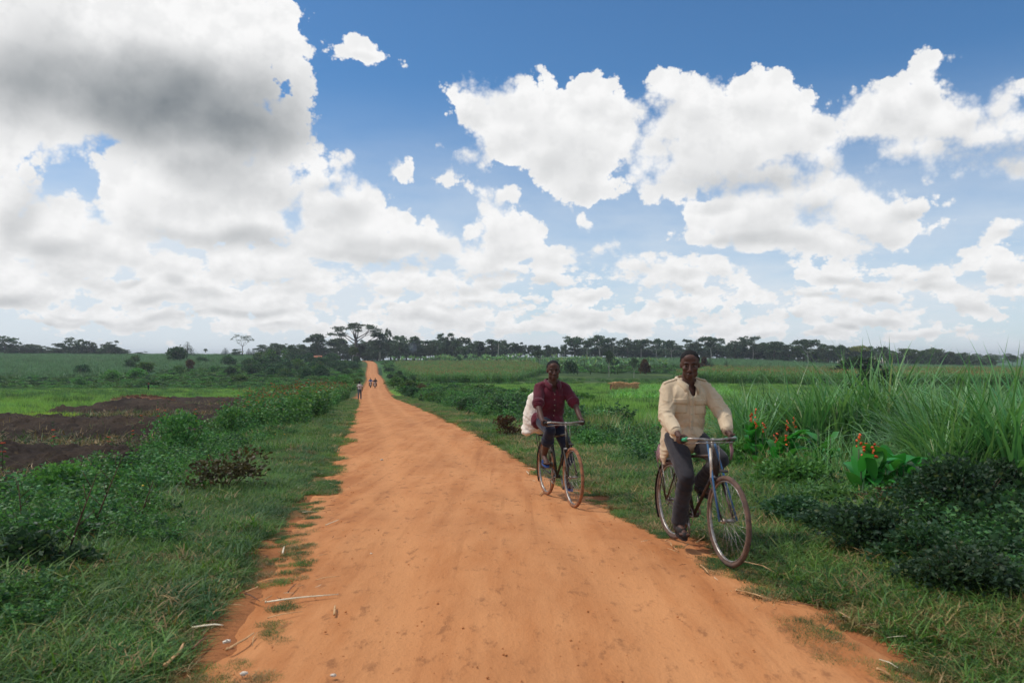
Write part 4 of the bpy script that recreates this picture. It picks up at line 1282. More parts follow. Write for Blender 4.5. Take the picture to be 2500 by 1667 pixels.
def rice(seed, n, rad, h, w=.012): return blades(n, np.random.default_rng(seed), rad, h, w, .35, .3, 2)
T_rice = [template('rice_tuft', rice(60 + i, 110, .8, .55), M['rice']) for i in range(3)]
P = region_points(11000, RICE_R, 27, 150, cond=lambda x, y: (rd(x, y) > 9) & (vnoise(x * .12, y * .3, 2, 9) > .38) & ~((x > 2.5) & (x < 9.5) & (y > 31) & (y < 36)), seed=6, pw=1.6)
gn_scatter('rice_field', P, RNG.random(len(P)) * 6.28, RNG.uniform(.7, 1.25, len(P)) , RNG.integers(0, 3, len(P)), T_rice, 'bright green rice growing in the paddies right of the road', 'rice')
T_lime = [template('lime_rice_tuft', rice(70 + i, 110, .8, .4), M['rice_lime']) for i in range(2)]
P = region_points(2600, [(-300, 962), (-300, 951), (560, 951), (560, 958), (400, 959), (0, 963)], 110, 200, seed=7)
P2 = region_points(900, [(-300, 1048), (-300, 1030), (60, 1026), (180, 1024), (60, 1034)], 25, 60, seed=8)
P = np.concatenate([P, P2])
gn_scatter('young_rice', P, RNG.random(len(P)) * 6.28, RNG.uniform(.7, 1.2, len(P)), RNG.integers(0, 2, len(P)), T_lime, 'lime green strips of young rice beyond the dark soil on the left', 'rice')
P = region_points(4200, GREEN_L, 36, 150, seed=9, pw=1.5)
gn_scatter('left_rice', P, RNG.random(len(P)) * 6.28, RNG.uniform(.6, 1.1, len(P)), RNG.integers(0, 3, len(P)), T_rice, 'green rice paddies beyond the ploughed soil on the left', 'rice')

# weedy growth over the valley floor and slopes
T_scrub = [template('scrub_tuft', bush_arrays(80 + i, n=260, L=.2, W=.08, shape=(1, 1, .5), k=7), M[m]) for i, m in enumerate(['bush', 'weed', 'weed_dark', 'fern'])]
def scond(x, y):
    z = ground_h(x, y); px, py = proj(x, y, z)
    r = rd(x, y)
    left = (r < -5) & (y > 165) & ~in_poly(px, py, [(-800, 915), (-800, 860), (520, 860), (380, 915)])
    left |= (r < -5) & (y > 60) & (px > 640)
    right = (r > 4.5) & (r < 16) & (y > 60)
    right |= (y > 245) & (y < 335) & (px > 1250) & (px < 1760)
    return left | right
P = region_points(6000, None, 60, 420, cond=scond, seed=10)
gn_scatter('hillside_scrub', P, RNG.random(len(P)) * 6.28, np.stack([RNG.uniform(.8, 2.2, len(P))] * 2 + [RNG.uniform(.5, 1.3, len(P))], -1), RNG.integers(0, 4, len(P)), T_scrub, 'low mixed scrub and weeds over the valley slopes', 'scrub')

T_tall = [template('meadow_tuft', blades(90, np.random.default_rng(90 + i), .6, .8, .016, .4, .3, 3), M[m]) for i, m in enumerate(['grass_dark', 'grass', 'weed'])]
P = region_points(9000, None, 22, 200, cond=lambda x, y: (np.abs(rd(x, y)) > 5.5) & ~in_poly(*proj(x, y, ground_h(x, y)), SOIL) & ~((y < 60) & (x < 0)) & ~((y < 38) & (x > 1.0) & (x < 9)), seed=11, pw=1.5)
P = P[vnoise(P[:, 0] * .1, P[:, 1] * .22, 2, 31) > .44]
gn_scatter('meadow_grass', P, RNG.random(len(P)) * 6.28, RNG.uniform(.5, 1.15, len(P)), RNG.integers(0, 3, len(P)), T_tall, 'tall rough grass between the paddies and along their banks', 'grass')
# bunds between the paddies: dark grass tufts stand in for the shade of the dikes
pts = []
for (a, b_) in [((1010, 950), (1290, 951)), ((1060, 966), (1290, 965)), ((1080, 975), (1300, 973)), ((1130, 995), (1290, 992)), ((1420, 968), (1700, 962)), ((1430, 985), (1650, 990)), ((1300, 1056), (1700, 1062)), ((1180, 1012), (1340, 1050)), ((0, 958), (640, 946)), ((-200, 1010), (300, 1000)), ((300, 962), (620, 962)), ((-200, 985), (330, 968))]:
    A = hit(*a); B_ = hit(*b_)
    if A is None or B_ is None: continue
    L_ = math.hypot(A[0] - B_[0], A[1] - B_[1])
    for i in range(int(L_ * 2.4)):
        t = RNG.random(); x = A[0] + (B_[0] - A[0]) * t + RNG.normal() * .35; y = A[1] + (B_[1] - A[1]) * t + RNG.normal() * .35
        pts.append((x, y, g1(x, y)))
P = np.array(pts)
gn_scatter('bund_shade_grass', P, RNG.random(len(P)) * 6.28, RNG.uniform(.5, .95, len(P)), RNG.choice([0, 0, 2], len(P)), T_tall, 'grass along the low bunds between paddies, kept dark to stand in for dike shade', 'grass')

# banana grove: every plant its own
def banana_arrays(seed):
    r = np.random.default_rng(seed)
    h = 2.2
    S = MB().tube([(0, 0, -.2), (.05, 0, h)], [.16, .1], 6).arr()
    n = 9
    L = blades(n, r, .05, 2.2, .26, .75, .45, 5, base=np.tile([.05, 0, h - .1], (n, 1)), yaw=np.arange(n) * 2.4)
    return join(S, L), np.concatenate([np.zeros(len(S[1])), np.ones(len(L[1]))])
BAN = []
for i in range(5):
    vt, mi = banana_arrays(300 + i)
    me = np_mesh('banana_plant', *vt); me.materials.append(M['stem']); me.materials.append(M['banana']); me.polygons.foreach_set('material_index', mi.astype(np.int32)); BAN.append(me)
BANPOLY = [(960, 893), (960, 880), (1140, 877), (1280, 878), (1420, 885), (1640, 893), (1640, 918), (1330, 915), (1290, 898), (1100, 895)]
P = region_points(235, BANPOLY, 235, 440, seed=12)
for i, (x, y, z) in enumerate(P):
    o = new_obj('banana_plant', BAN[i % 5]); o.location = (x, y, z); o.rotation_euler = (0, 0, RNG.random() * 6.28)
    s = RNG.uniform(.75, 1.15); o.scale = (s, s, s)
    if x < xof(1290, y): tag(o, 'banana plant in the grove on the hill above the maize', 'banana plant', 'banana plants above the maize')
    else: tag(o, 'banana plant in the grove behind the two riders', 'banana plant', 'banana plants behind the riders')
for (px, base, w, h, mat, lab) in [
  (1118, 893, 22, 18, 'bush_blue', 'small round dark bush at the top edge of the maize'),
  (1575, 918, 36, 32, 'bush_red', 'reddish brown bush between the riders, in the banana grove'),
  (1500, 905, 40, 26, 'bush_blue', 'dark round bush right of the white-stemmed tree between the riders'),
  (1395, 918, 40, 30, 'bush_blue', 'dark bush right beside the neck of the rider in red'),
  (1722, 900, 26, 22, 'bush_red', 'reddish bush touching the ear of the rider in cream'),
  (2130, 925, 170, 42, 'shrub_dark', 'wide layered dark bush behind the tall grass'),
  (2170, 960, 150, 46, 'shrub_dark', 'dark brown-green thicket below the layered bush'),
  (1965, 975, 60, 14, 'weed', 'low weedy mound at the paddy edge right of the rider in cream'),
  ]:
    bush_px(px, base, w, h, mat, 260 + int(px) % 4, lab, 'bushes standing out in the right fields', n=1300, L=.2, W=.09)

# bright leafy crop beside the straw shelter, cassava-like
T_crop = [template('crop_plant', join(blades(26, np.random.default_rng(120 + i), .25, .9, .06, .7, .5, 3)), M['crop']) for i in range(2)]
P = region_points(900, [(1500, 985), (1500, 952), (1620, 942), (1760, 945), (1800, 975), (1640, 985)], 60, 130, seed=13)
gn_scatter('leafy_crop', P, RNG.random(len(P)) * 6.28, RNG.uniform(.8, 1.3, len(P)), RNG.integers(0, 2, len(P)), T_crop, 'bright leafy crop patch in front of the straw stack', 'crop')

# water lying among the sparse rice
wp = [hit(*q) for q in [(1400, 1050), (1380, 1037), (1460, 1024), (1600, 1024), (1680, 1032), (1640, 1046), (1520, 1052)]]
zc = sum(q[2] for q in wp) / len(wp) + .14
m_, b_, out_ = new_mat('standing_water')
nn_ = b_.noise(b_.n('ShaderNodeNewGeometry').outputs['Position'], 3, 4, .6)
principled(b_, out_, b_.mix(b_.smooth(nn_, .45, .6), G(120, 132, 96), G(150, 160, 110)), .12, 0, .6, nn_, .01, .15)
cx = sum(q[0] for q in wp) / len(wp); cy = sum(q[1] for q in wp) / len(wp)
ring = []
for i in range(40):
    a = i / 40 * 6.283
    ring.append((cx + math.cos(a) * 3.8 * (1 + .25 * math.sin(a * 3 + 1)), cy + math.sin(a) * 2.6 * (1 + .2 * math.sin(a * 5)), zc))
mb = MB(); mb.add([(cx, cy, zc)] + ring, [(0, i + 1, (i + 1) % 40 + 1) for i in range(40)])
tag(mb.build('water', m_, None, False), 'pale shallow water among sparse rice between the two riders', None, None, 'structure')
n = 150
P = np.stack([cx + RNG.uniform(-4.4, 4.4, n), cy + RNG.uniform(-3, 3, n), np.full(n, zc - .02)], -1)
T_sp = [template('sparse_rice', rice(75, 16, .3, .4), M['rice'])]
gn_scatter('sparse_rice', P, RNG.random(n) * 6.28, RNG.uniform(.6, 1.2, n), np.zeros(n, int), T_sp, 'thin rice shoots standing in the shallow water', 'rice')

# ------------------------------------------------------------------ ploughed soil
def build_soil():
    ys = np.geomspace(13, 78, 330); us = np.linspace(-1.02, -.20, 360)
    Y, U = np.meshgrid(ys, us, indexing='ij')
    X = U * Y * .9
    Z = ground_h(X, Y)
    px, py = proj(X, Y, Z)
    ms = in_poly(px, py, SOIL).astype(float)
    for _ in range(5):
        ms[1:-1, 1:-1] = (ms[:-2, 1:-1] + ms[2:, 1:-1] + ms[1:-1, :-2] + ms[1:-1, 2:] + ms[1:-1, 1:-1]) / 5
    w = vnoise(X * .07, Y * .07, 2, 21) * 5
    ridge = np.abs(np.sin((Y + X * .25) * .42 + w)) ** 1.4
    rows = .5 + .5 * np.sin((Y + X * .25) * 3.6 + w * 3)
    clod = (vnoise(X * 4.5, Y * 4.5, 4, 22) - .5)
    clod2 = np.maximum(vnoise(X * 2.1, Y * 2.1, 3, 24) - .52, 0)
    H = .10 + .34 * (1 - ridge) + .07 * rows + .17 * clod + .5 * clod2
    Zs = Z + H * ms - .25 * (1 - ms)
    n, m = Z.shape
    i = np.arange((n - 1) * m).reshape(n - 1, m)[:, :-1].ravel()
    keep = (ms.reshape(-1)[i] > .02)
    i = i[keep]
    me = np_mesh('ploughed_soil', np.stack([X, Y, Zs], -1).reshape(-1, 3), np.stack([i, i + 1, i + m + 1, i + m], -1), True)
    mt, b, out = new_mat('dark_ploughed_soil')
    geo = b.n('ShaderNodeNewGeometry').outputs['Position']
    n1 = b.noise(geo, .5, 5, .6); n2 = b.noise(geo, 9, 5, .75)
    c = b.mix(b.smooth(n1, .35, .65), G(54, 46, 40), G(74, 62, 51))
    c = b.mix(b.smooth(n2, .5, .68), c, G(42, 34, 31))
    c = b.mix(b.m('MULTIPLY', b.smooth(b.noise(geo, 3, 5, .7), .58, .7), .5), c, G(102, 86, 64))
    principled(b, out, c, .95, 0, .1, n2, .08, .9)
    tag(new_obj('ploughed_soil', me, mt), 'dark brown freshly turned soil in long uneven ridges left of the road', None, None, 'structure')
    return ground_h
build_soil()
def soil_h(x, y): return ground_h(x, y) + .2
T_clod = []
for i in range(3):
    r = np.random.default_rng(130 + i); v, t = MB().ball((0, 0, .3), .5, 7, 5).arr(); v = v * (1 + r.normal(size=v.shape) * .16)
    T_clod.append(template('clod', (v.astype(np.float32), t), solid('dark_clods', G(68, 56, 46), G(44, 36, 32), .95, scale=6)))
P = region_points(5200, SOIL, 14, 60, seed=14, pw=1.7); P[:, 2] += .12
gn_scatter('soil_clods', P, RNG.random(len(P)) * 6.28, RNG.uniform(.06, .24, len(P)), RNG.integers(0, 3, len(P)), T_clod, 'clods lying over the ploughed soil', 'clods', tilt_rand(len(P), .5))
P = region_points(1500, SOIL, 14, 60, seed=15, pw=1.7, cond=lambda x, y: vnoise(x * .3, y * .3, 2, 41) > .5); P[:, 2] += .18
T_dry = [template('dry_tuft', blades(22, np.random.default_rng(135 + i), .25, .22, .009, .8, .9, 2), M[m]) for i, m in enumerate(['grass_dry', 'grass_dark', 'wither'])]
gn_scatter('soil_weeds', P, RNG.random(len(P)) * 6.28, RNG.uniform(.6, 1.5, len(P)), RNG.integers(0, 3, len(P)), T_dry, 'dry stalks and small weeds lying on the turned soil', 'weeds', tilt_rand(len(P), .3))
# heap of dry stalks at the back of the soil
p = hit(345, 987)
mb = MB(); r_ = random.Random(4)
for i in range(260):
    a = r_.random() * 6.28; q = math.sqrt(r_.random()); x = 3.2 * q * math.cos(a); y = 1.0 * q * math.sin(a); z = .55 * (1 - q * q) + .1
    d = Vector((r_.gauss(0, 1), r_.gauss(0, .6), r_.gauss(0, .18))).normalized() * r_.uniform(.3, .7)
    mb.tube([Vector((x, y, z)) - d / 2, Vector((x, y, z)) + d / 2], .022, 3)
mb.ball((0, 0, .05), (3.0, .9, .5), 16, 8)
o = mb.build('straw_heap', M['straw_dark'], None, False); o.location = (p[0], p[1], p[2] + .15)
tag(o, 'low brown heap of dry stalks at the far edge of the ploughed soil', 'heap')

# straw stack / shelter in the right field
A, B_ = hit(1492, 961), hit(1556, 953)
def straw_stack():
    r = thing('straw_stack', 'long low stack of brown straw in the field between the riders', 'straw stack', A, (0, 0, .22))
    L_ = 64 / F * A[1]
    rr_ = random.Random(9); mb = MB()
    mb.box((L_ / 2, 0, .75), (L_, 1.0, .9))
    b1 = mb.build('stack_core', M['straw_dark'], r, False)
    mb = MB()
    for i in range(620):
        x = rr_.uniform(-.1, L_ + .1); t = rr_.random()
        y = rr_.uniform(-.62, .62); z = 1.25 + .12 * math.cos(y * 2.5) + .1 * math.sin(x * 2)
        if t < .55: a, c = Vector((x, -.6, z - .05)), Vector((x + rr_.gauss(0, .2), -.68 - rr_.random() * .12, z - rr_.uniform(.4, 1.2)))
        else: a, c = Vector((x - .3, y, z)), Vector((x + .4, y + rr_.gauss(0, .15), z + rr_.gauss(0, .07)))
        mb.tube([a, c], .02, 3)
    mb.build('thatch', M['straw'], r, False)['kind'] = 'stuff'
straw_stack()

# two egrets on the paddy
def egret(px, py, lab):
    p = hit(px, py)
    r = thing('egret', lab, 'bird', p, (0, 0, random.uniform(0, 6)), 'white egrets in the paddy')
    mb = MB(); mb.ball((0, 0, .34), (.2, .09, .1), 10, 7); mb.chain([(.14, 0, .38), (.2, 0, .5), (.16, 0, .6), (.22, 0, .66)], [.05, .03, .025, .032], 8)
    mb.build('body', M['white_flower'], r)
    MB().tube([(.23, 0, .66), (.34, 0, .64)], [.014, .003], 6).build('beak', M['yellow'], r)
    for s in (-1, 1): MB().tube([(.02, s * .04, .28), (0, s * .04, 0)], .009, 5).build('leg', M['twig'], r)
egret(1935, 990, 'white egret standing in the paddy, left of two')
egret(2041, 988, 'white egret standing in the paddy, right of two')

# white posts at the foot of the right ridge
r_ = random.Random(8)
for i in range(34):
    px = 2046 + i * 3.5 + r_.uniform(-1, 1); Y = 474 - r_.uniform(0, 8)
    X = xof(px, Y); h = r_.uniform(1.4, 3.4)
    mb = MB(); mb.tube([(0, 0, -.3), (0, 0, h)], [.26, .18], 6)
    o = mb.build('white_post', M['white'], None); o.location = (X, Y, g1(X, Y) + 1.2)
    tag(o, 'short white post in the crowded row under the right ridge trees', 'post', 'white posts under the right ridge')

# small house with a rusty roof among the hilltop trees
def house():
    Y = 400; X = xof(776, Y); z = zof(776, 872, Y)
    r = thing('small_house', 'small house with a rusty roof half hidden by trees left of the road top', 'house', (X, Y, g1(X, Y)), (0, 0, .2))
    hh = z - g1(X, Y)
    mb = MB(); mb.box((0, 0, hh / 2 - .4), (3.4, 2.6, hh + .6)); mb.build('wall', solid('mud_wall', G(150, 110, 84), None, .9), r, False)
    mb = MB(); mb.add([(-2.1, -1.7, hh), (2.1, -1.7, hh), (2.1, 0, hh + .9), (-2.1, 0, hh + .9), (-2.1, 1.7, hh), (2.1, 1.7, hh), (-2.1, -1.7, hh - .05), (2.1, -1.7, hh - .05), (2.1, 0, hh + .84), (-2.1, 0, hh + .84), (-2.1, 1.7, hh - .05), (2.1, 1.7, hh - .05)],
       [(0, 1, 2, 3), (3, 2, 5, 4), (6, 9, 8, 7), (9, 10, 11, 8), (0, 6, 7, 1), (4, 5, 11, 10)])
    mb.build('roof', solid('rusty_roof', G(170, 110, 76), G(130, 78, 54), .8, scale=2), r, False)
    MB().box((-.4, -1.32, .9), (.8, .06, 1.8)).build('door', M['twig'], r, False)
house()

# bluish smoke over the trees right of the road top
m_, b_, out_ = new_mat('thin_smoke'); pv = b_.n('ShaderNodeVolumePrincipled'); pv.inputs['Color'].default_value = (.7, .8, 1, 1); pv.inputs['Density'].default_value = .035; b_.put(out_.inputs['Volume'], pv.outputs[0])
Y = 440; mb = MB()
mb.ball((xof(1008, Y), Y, zof(1008, 848, Y)), (2.6, 2, 3.2), 14, 9)
tag(mb.build('smoke', m_), 'faint bluish smoke drifting before the trees right of the road top', 'smoke', None, 'stuff')

# ------------------------------------------------------------------ the verges, near
def verge_points(n, Y0, Y1, d0, d1, side, pw=2.0, seed=1, cond=None):
    r = np.random.default_rng(seed)
    y = (r.random(n * 3) * (Y1 ** (1 / pw) - Y0 ** (1 / pw)) + Y0 ** (1 / pw)) ** pw
    d = r.uniform(d0, d1, n * 3)
    x = road_x(y) + side * d / .985
    z = ground_h(x, y)
    px, _ = proj(x, y, z)
    k = (px > -500) & (px < 3000)
    if cond is not None: k &= cond(x, y, d)
    return np.stack([x, y, z], -1)[k][:n], d[k][:n]

T_g = [template('grass_patch', blades(190, np.random.default_rng(400 + i), .26, h, .0040, .6, .7, 3), M[m]) for i, (m, h) in enumerate([('grass', .10), ('grass_dark', .12), ('grass_dry', .11), ('grass', .18)])]
def grass_layer(name, side, d0, d1, Y0, Y1, n, scl, label, seed, edge=0.0, pw=2.0, probs=(.40, .34, .16, .10)):
    # thin and ragged near the road, thick away from it
    def cond(x, y, d):
        t = vnoise(x * 1.3, y * 1.3, 3, 51)
        thr = .62 - .56 * sstep(d - edge, 1.62, 2.25)
        return t > thr
    P, d = verge_points(n, Y0, Y1, d0, d1, side, pw, seed, cond)
    m = len(P)
    s = RNG.uniform(.6, 1.2, m) * scl * (.45 + .5 * sstep(d - edge, 1.7, 2.3) + .5 * sstep(d, 2.6, 4.2))
    gn_scatter(name, P, RNG.random(m) * 6.28, np.stack([s * 1.25, s * 1.25, s], -1), RNG.choice(4, m, p=probs), T_g, label, 'grass', tilt_rand(m, .08))
grass_layer('verge_grass', -1, 1.55, 6.5, 2.2, 16, 7000, 1.0, 'short tangled grass on the left verge near the camera', 1, edge=.2)
grass_layer('verge_grass', -1, 1.6, 6.0, 16, 75, 4200, 1.25, 'short grass on the left verge running down the hill', 2, pw=1.6)
grass_layer('verge_grass', 1, 1.65, 7.5, 2.2, 16, 8000, 1.0, 'short dry-tipped grass on the right verge beside the riders', 3, edge=.12, probs=(.28, .24, .38, .10))
grass_layer('verge_grass', 1, 1.75, 8.5, 16, 90, 5200, 1.25, 'short grass on the right verge running down the hill', 4, pw=1.6, probs=(.34, .26, .3, .10))
def mk(n, side, lab, seed, Y0, Y1):     # sparse tufts creeping into the roadside dirt
    P, d = verge_points(n, Y0, Y1, 1.45, 2.25, side, 2.0, seed, lambda x, y, d: (vnoise(x * 2.6, y * 2.6, 3, 52) > .48) & (np.random.default_rng(seed).random(len(d)) < .15 + .85 * sstep(d, 1.4, 2.2)))
    s = RNG.uniform(.10, .34, len(P))
    gn_scatter('creeping_grass', P, RNG.random(len(P)) * 6.28, s, RNG.integers(0, 3, len(P)), T_g, lab, 'grass')
mk(1100, -1, 'sparse grass tufts creeping into the left edge of the dirt', 5, 2.2, 40)
mk(1900, 1, 'sparse grass tufts creeping into the right edge of the dirt', 6, 2.2, 40)

# leafy weeds
def weed_arrays(seed, h=.55, n=9, leafn=15, L=.085, W=.028, rad=.16):
    r = np.random.default_rng(seed)
    P, D = [], []
    S = MB()
    for i in range(n):
        a = r.random() * 6.28; q = rad * math.sqrt(r.random()); lean = r.normal(size=2) * .28
        hh = h * r.uniform(.55, 1.1)
        b0 = np.array([q * math.cos(a), q * math.sin(a), 0])
        S.tube([b0, b0 + [lean[0] * hh * .4, lean[1] * hh * .4, hh * .55], b0 + [lean[0] * hh, lean[1] * hh, hh]], [.005, .004, .002], 4, cap=False)
        for k in range(leafn):
            t = .15 + .85 * k / leafn
            c = b0 + np.array([lean[0] * hh * t, lean[1] * hh * t, hh * t])
            an = k * 2.4 + r.normal() * .4
            P.append(c); D.append([math.cos(an), math.sin(an), r.uniform(-.1, .8)])
    P, D = np.array(P), np.array(D)
    n_ = len(P)
    A = leaves(P, D, L * r.uniform(.6, 1.4, n_), W * r.uniform(.7, 1.3, n_), r)
    B_ = S.arr()
    return join(A, B_), np.concatenate([np.zeros(len(A[1])), np.ones(len(B_[1]))])
T_w = []
for i, (m, h, L, W) in enumerate([('weed', .55, .10, .036), ('weed_dark', .5, .09, .034), ('fern', .6, .07, .02), ('weed_dark', .7, .12, .045), ('wither', .5, .07, .022), ('weed', .8, .11, .03)]):
    vt, mi = weed_arrays(420 + i, h, 9, 15, L, W)
    T_w.append(template('weed_plant', vt, [M[m], M['stem']], mi))
def soilmask(x, y): return in_poly(*proj(x, y, ground_h(x, y)), [(a, b - 25) for a, b in SOIL])
def weeds(name, n, side, Y0, Y1, d0, d1, scl, lab, seed, thr=.42, probs=(.3, .22, .2, .12, .06, .1), pw=2.0, ramp=1.2):
    def cond(x, y, d):
        return (vnoise(x * .55, y * .55, 3, 61) > thr + .22 * (1 - sstep(d, d0, d0 + ramp))) & ~((side < 0) & soilmask(x, y)) & ~((side > 0) & in_poly(*proj(x, y, ground_h(x, y)), [(1770, 1085), (2260, 1085), (2260, 1235), (1980, 1200), (1770, 1180)]))
    P, d = verge_points(n, Y0, Y1, d0, d1, side, pw, seed, cond)
    s = RNG.uniform(.6, 1.25, len(P)) * scl * (.55 + .45 * sstep(d, d0, d0 + ramp))
    gn_scatter(name, P, RNG.random(len(P)) * 6.28, s, RNG.choice(6, len(P), p=probs), T_w, lab, 'weeds', tilt_rand(len(P), .12))
weeds('leafy_weeds', 3600, -1, 2.6, 9.5, 2.7, 8.5, .44, 'dark leafy weeds filling the near left bank', 1, .30, (.26, .16, .28, .05, .17, .08))
weeds('leafy_weeds', 2600, -1, 9.5, 30, 3.2, 8.0, .62, 'tall green weeds along the left bank above the ploughed soil', 2, .30, (.34, .1, .28, .04, .08, .16))
weeds('leafy_weeds', 1600, -1, 30, 80, 3.4, 6.8, .85, 'thick weeds along the left bank farther down the road', 3, .25, (.3, .2, .2, .1, .05, .15), 1.5)
weeds('leafy_weeds', 2600, 1, 7.5, 12, 3.2, 9.5, .42, 'low leafy weeds on the right bank below the broad-leaved plants', 8, .28, (.3, .14, .34, .06, .06, .10), 1.3, 2.0)
weeds('leafy_weeds', 4200, 1, 2.6, 7.5, 3.2, 7.5, .60, 'dark low weeds on the near right bank', 4, .26, (.16, .30, .18, .16, .12, .08), 2.0, 2.0)
weeds('leafy_weeds', 1000, 1, 12, 34, 3.6, 7.5, .7, 'weeds on the right bank behind the riders', 5, .42, (.3, .2, .2, .1, .1, .1))
weeds('leafy_weeds', 1500, 1, 34, 90, 3.2, 10, 1.15, 'weeds on the right bank farther down the road', 6, .42, (.28, .2, .2, .1, .12, .1), 1.5)

# rusty-flowered tall herbs, one dense bank of them
T_rf = []
for i in range(2):
    vt, mi = weed_arrays(440 + i, 1.35, 11, 20, .13, .04, .3)
    r = np.random.default_rng(i); fl = MB()
    fp = vt[0][vt[0][:, 2] > 1.0]
    for k in range(6):
        c = fp[r.integers(len(fp))] + r.normal(size=3) * .04 + [0, 0, .08]
        fl.ball(tuple(c), (.028, .028, .018), 6, 4)
    B_ = fl.arr()
    T_rf.append(template('rust_flowered_herb', join(vt, B_), [M['weed'], M['stem'], M['rustflower']], np.concatenate([mi, np.full(len(B_[1]), 2)])))
P = region_points(300, [(540, 1075), (600, 1020), (650, 992), (720, 968), (850, 940), (850, 975), (770, 1030), (640, 1075)], 18, 75, seed=77, pw=1.4)
gn_scatter('rust_flowered_herbs', P, RNG.random(len(P)) * 6.28, RNG.uniform(.7, 1.15, len(P)), RNG.integers(0, 2, len(P)), T_rf, 'tall green herbs dotted with rust-brown flower heads beside the soil field', 'herbs', tilt_rand(len(P), .1))

# single shrubs near the road
for (px, base, w, h, mat, sd, lab, kw) in [
 (520, 1215, 300, 130, 'wither', 501, 'half-withered brown shrub with bare twigs on the left verge', dict(n=900, L=.07, W=.026, shell=.2)),
 (420, 1130, 230, 130, 'weed', 502, 'bright green broad-leaved shrub left of the withered one', dict(n=2200, L=.085, W=.036)),
 (300, 1200, 230, 90, 'weed_dark', 503, 'dark green low shrub on the left bank beside the dark soil', dict(n=1800, L=.075, W=.03)),
 (120, 1250, 240, 120, 'fern', 504, 'feathery green shrub at the left edge below the soil', dict(n=2200, L=.07, W=.018)),
 (60, 1430, 300, 130, 'shrub_dark', 505, 'dark shrub with brown stalks in the near left corner', dict(n=1800, L=.06, W=.022)),
 (560, 1080, 160, 90, 'weed', 506, 'green shrub on the left bank above the withered one', dict(n=1600, L=.085, W=.032)),
 (700, 1000, 150, 70, 'rustbush', 507, 'bushy green herb mass flecked with rust flowers on the left bank', dict(n=1800, L=.1, W=.04)),
 (775, 1010, 90, 60, 'fern', 508, 'rounded light green shrub by the left road edge', dict(n=1500, L=.09, W=.03)),
 (800, 978, 80, 60, 'bush', 509, 'green shrub behind the rounded light one on the left', dict(n=1500, L=.1, W=.04)),
 (1140, 1012, 100, 46, 'weed_dark', 510, 'dark green spreading shrub on the right verge left of the rider in red', dict(n=1500, L=.09, W=.03)),
 (1228, 1016, 90, 44, 'shrub_dark', 511, 'very dark low shrub with a few orange flowers behind the white sack', dict(n=1500, L=.08, W=.03)),
 (1240, 1068, 110, 56, 'bush_red', 512, 'brownish dry shrub just left of the white sack', dict(n=900, L=.07, W=.025, shell=.2)),
 (1060, 985, 70, 34, 'bush', 513, 'small green shrub on the right verge far down the road', dict(n=1200, L=.1, W=.04)),
 (1030, 962, 50, 30, 'bush_red', 514, 'small brownish shrub on the right verge far down the road', dict(n=1200, L=.1, W=.04)),
 (1440, 1105, 120, 60, 'weed', 515, 'green weedy shrub just right of the rider in red', dict(n=1400, L=.07, W=.025)),
 (1480, 1085, 90, 50, 'bush_red', 516, 'dry brownish herb patch behind the handlebar of the rider in red', dict(n=800, L=.06, W=.02, shell=.2)),
 (1830, 1165, 170, 90, 'fern', 517, 'soft fern-like green shrub beside the right arm of the rider in cream', dict(n=2600, L=.075, W=.02)),
 (1940, 1210, 220, 110, 'fern', 518, 'larger feathery green shrub in the gap between wheel and cane grass', dict(n=2800, L=.075, W=.02)),
 (2060, 1262, 200, 70, 'weed', 519, 'yellow-green leafy shrub under the broad-leaved plants', dict(n=2400, L=.07, W=.026)),
 (2250, 1275, 260, 90, 'bush_red', 520, 'brownish shrub with pale flower specks below the tall grass', dict(n=2200, L=.06, W=.022, shell=.3)),
 (2400, 1330, 420, 210, 'shrub_dark', 521, 'big dark ragged shrub at the lower right edge', dict(n=5200, L=.055, W=.018, k=26, shell=.25)),
 (2160, 1380, 330, 150, 'shrub_dark', 522, 'dark low shrub right of the front wheel of the rider in cream', dict(n=3600, L=.05, W=.016, k=24, shell=.25)),
 (2420, 1500, 420, 170, 'shrub_dark', 523, 'dark creeping shrub in the near right corner', dict(n=4200, L=.045, W=.015, k=26, shell=.25)),
 (2300, 1290, 260, 130, 'weed_dark', 526, 'dark leafy shrub between the tall grass and the big ragged shrub', dict(n=3000, L=.06, W=.02, k=20, shell=.25)),
 (2060, 1330, 240, 90, 'shrub_dark', 527, 'low dark tangled shrub right of the dark green weed clump', dict(n=3000, L=.05, W=.016, k=22, shell=.2)),
 (2280, 1420, 300, 130, 'weed_dark', 528, 'low leafy shrub in front of the big ragged shrub', dict(n=3200, L=.05, W=.016, k=24, shell=.2)),
 (2130, 1300, 170, 60, 'bush', 529, 'olive leafy shrub below the bright low canna', dict(n=2200, L=.055, W=.018, k=18, shell=.2)),
 (2480, 1250, 220, 130, 'shrub_dark', 530, 'dark shrub under the grass clump at the right edge', dict(n=2600, L=.06, W=.02, k=18, shell=.2)),
 (1960, 1300, 240, 90, 'weed_dark', 524, 'low dark green weeds clump behind the front wheel on the right', dict(n=2400, L=.055, W=.018)),
 (1750, 1160, 90, 80, 'weed', 525, 'small leafy shrub seen between the two shoulders of the right verge, next to the handlebar', dict(n=1500, L=.06, W=.022)),
 ]:
    p = hit(px, base)
    s = p[1] / F
    k = ('n', 'L')
    scale = max(w * s * .5, .2)
    kw = dict(kw); kw['L'] = kw['L'] / scale; kw['W'] = kw['W'] / scale
    put_bush(p[0], p[1] + w * s * .25, w * s, h * s * 1.1, mat, sd, lab, 'single shrubs along both verges', name='shrub', cat='shrub', **kw)
for lab, px, y0, y1, n in [('yellow leaves caught in the withered shrub', 0, 0, 0, 0)]:
    pass

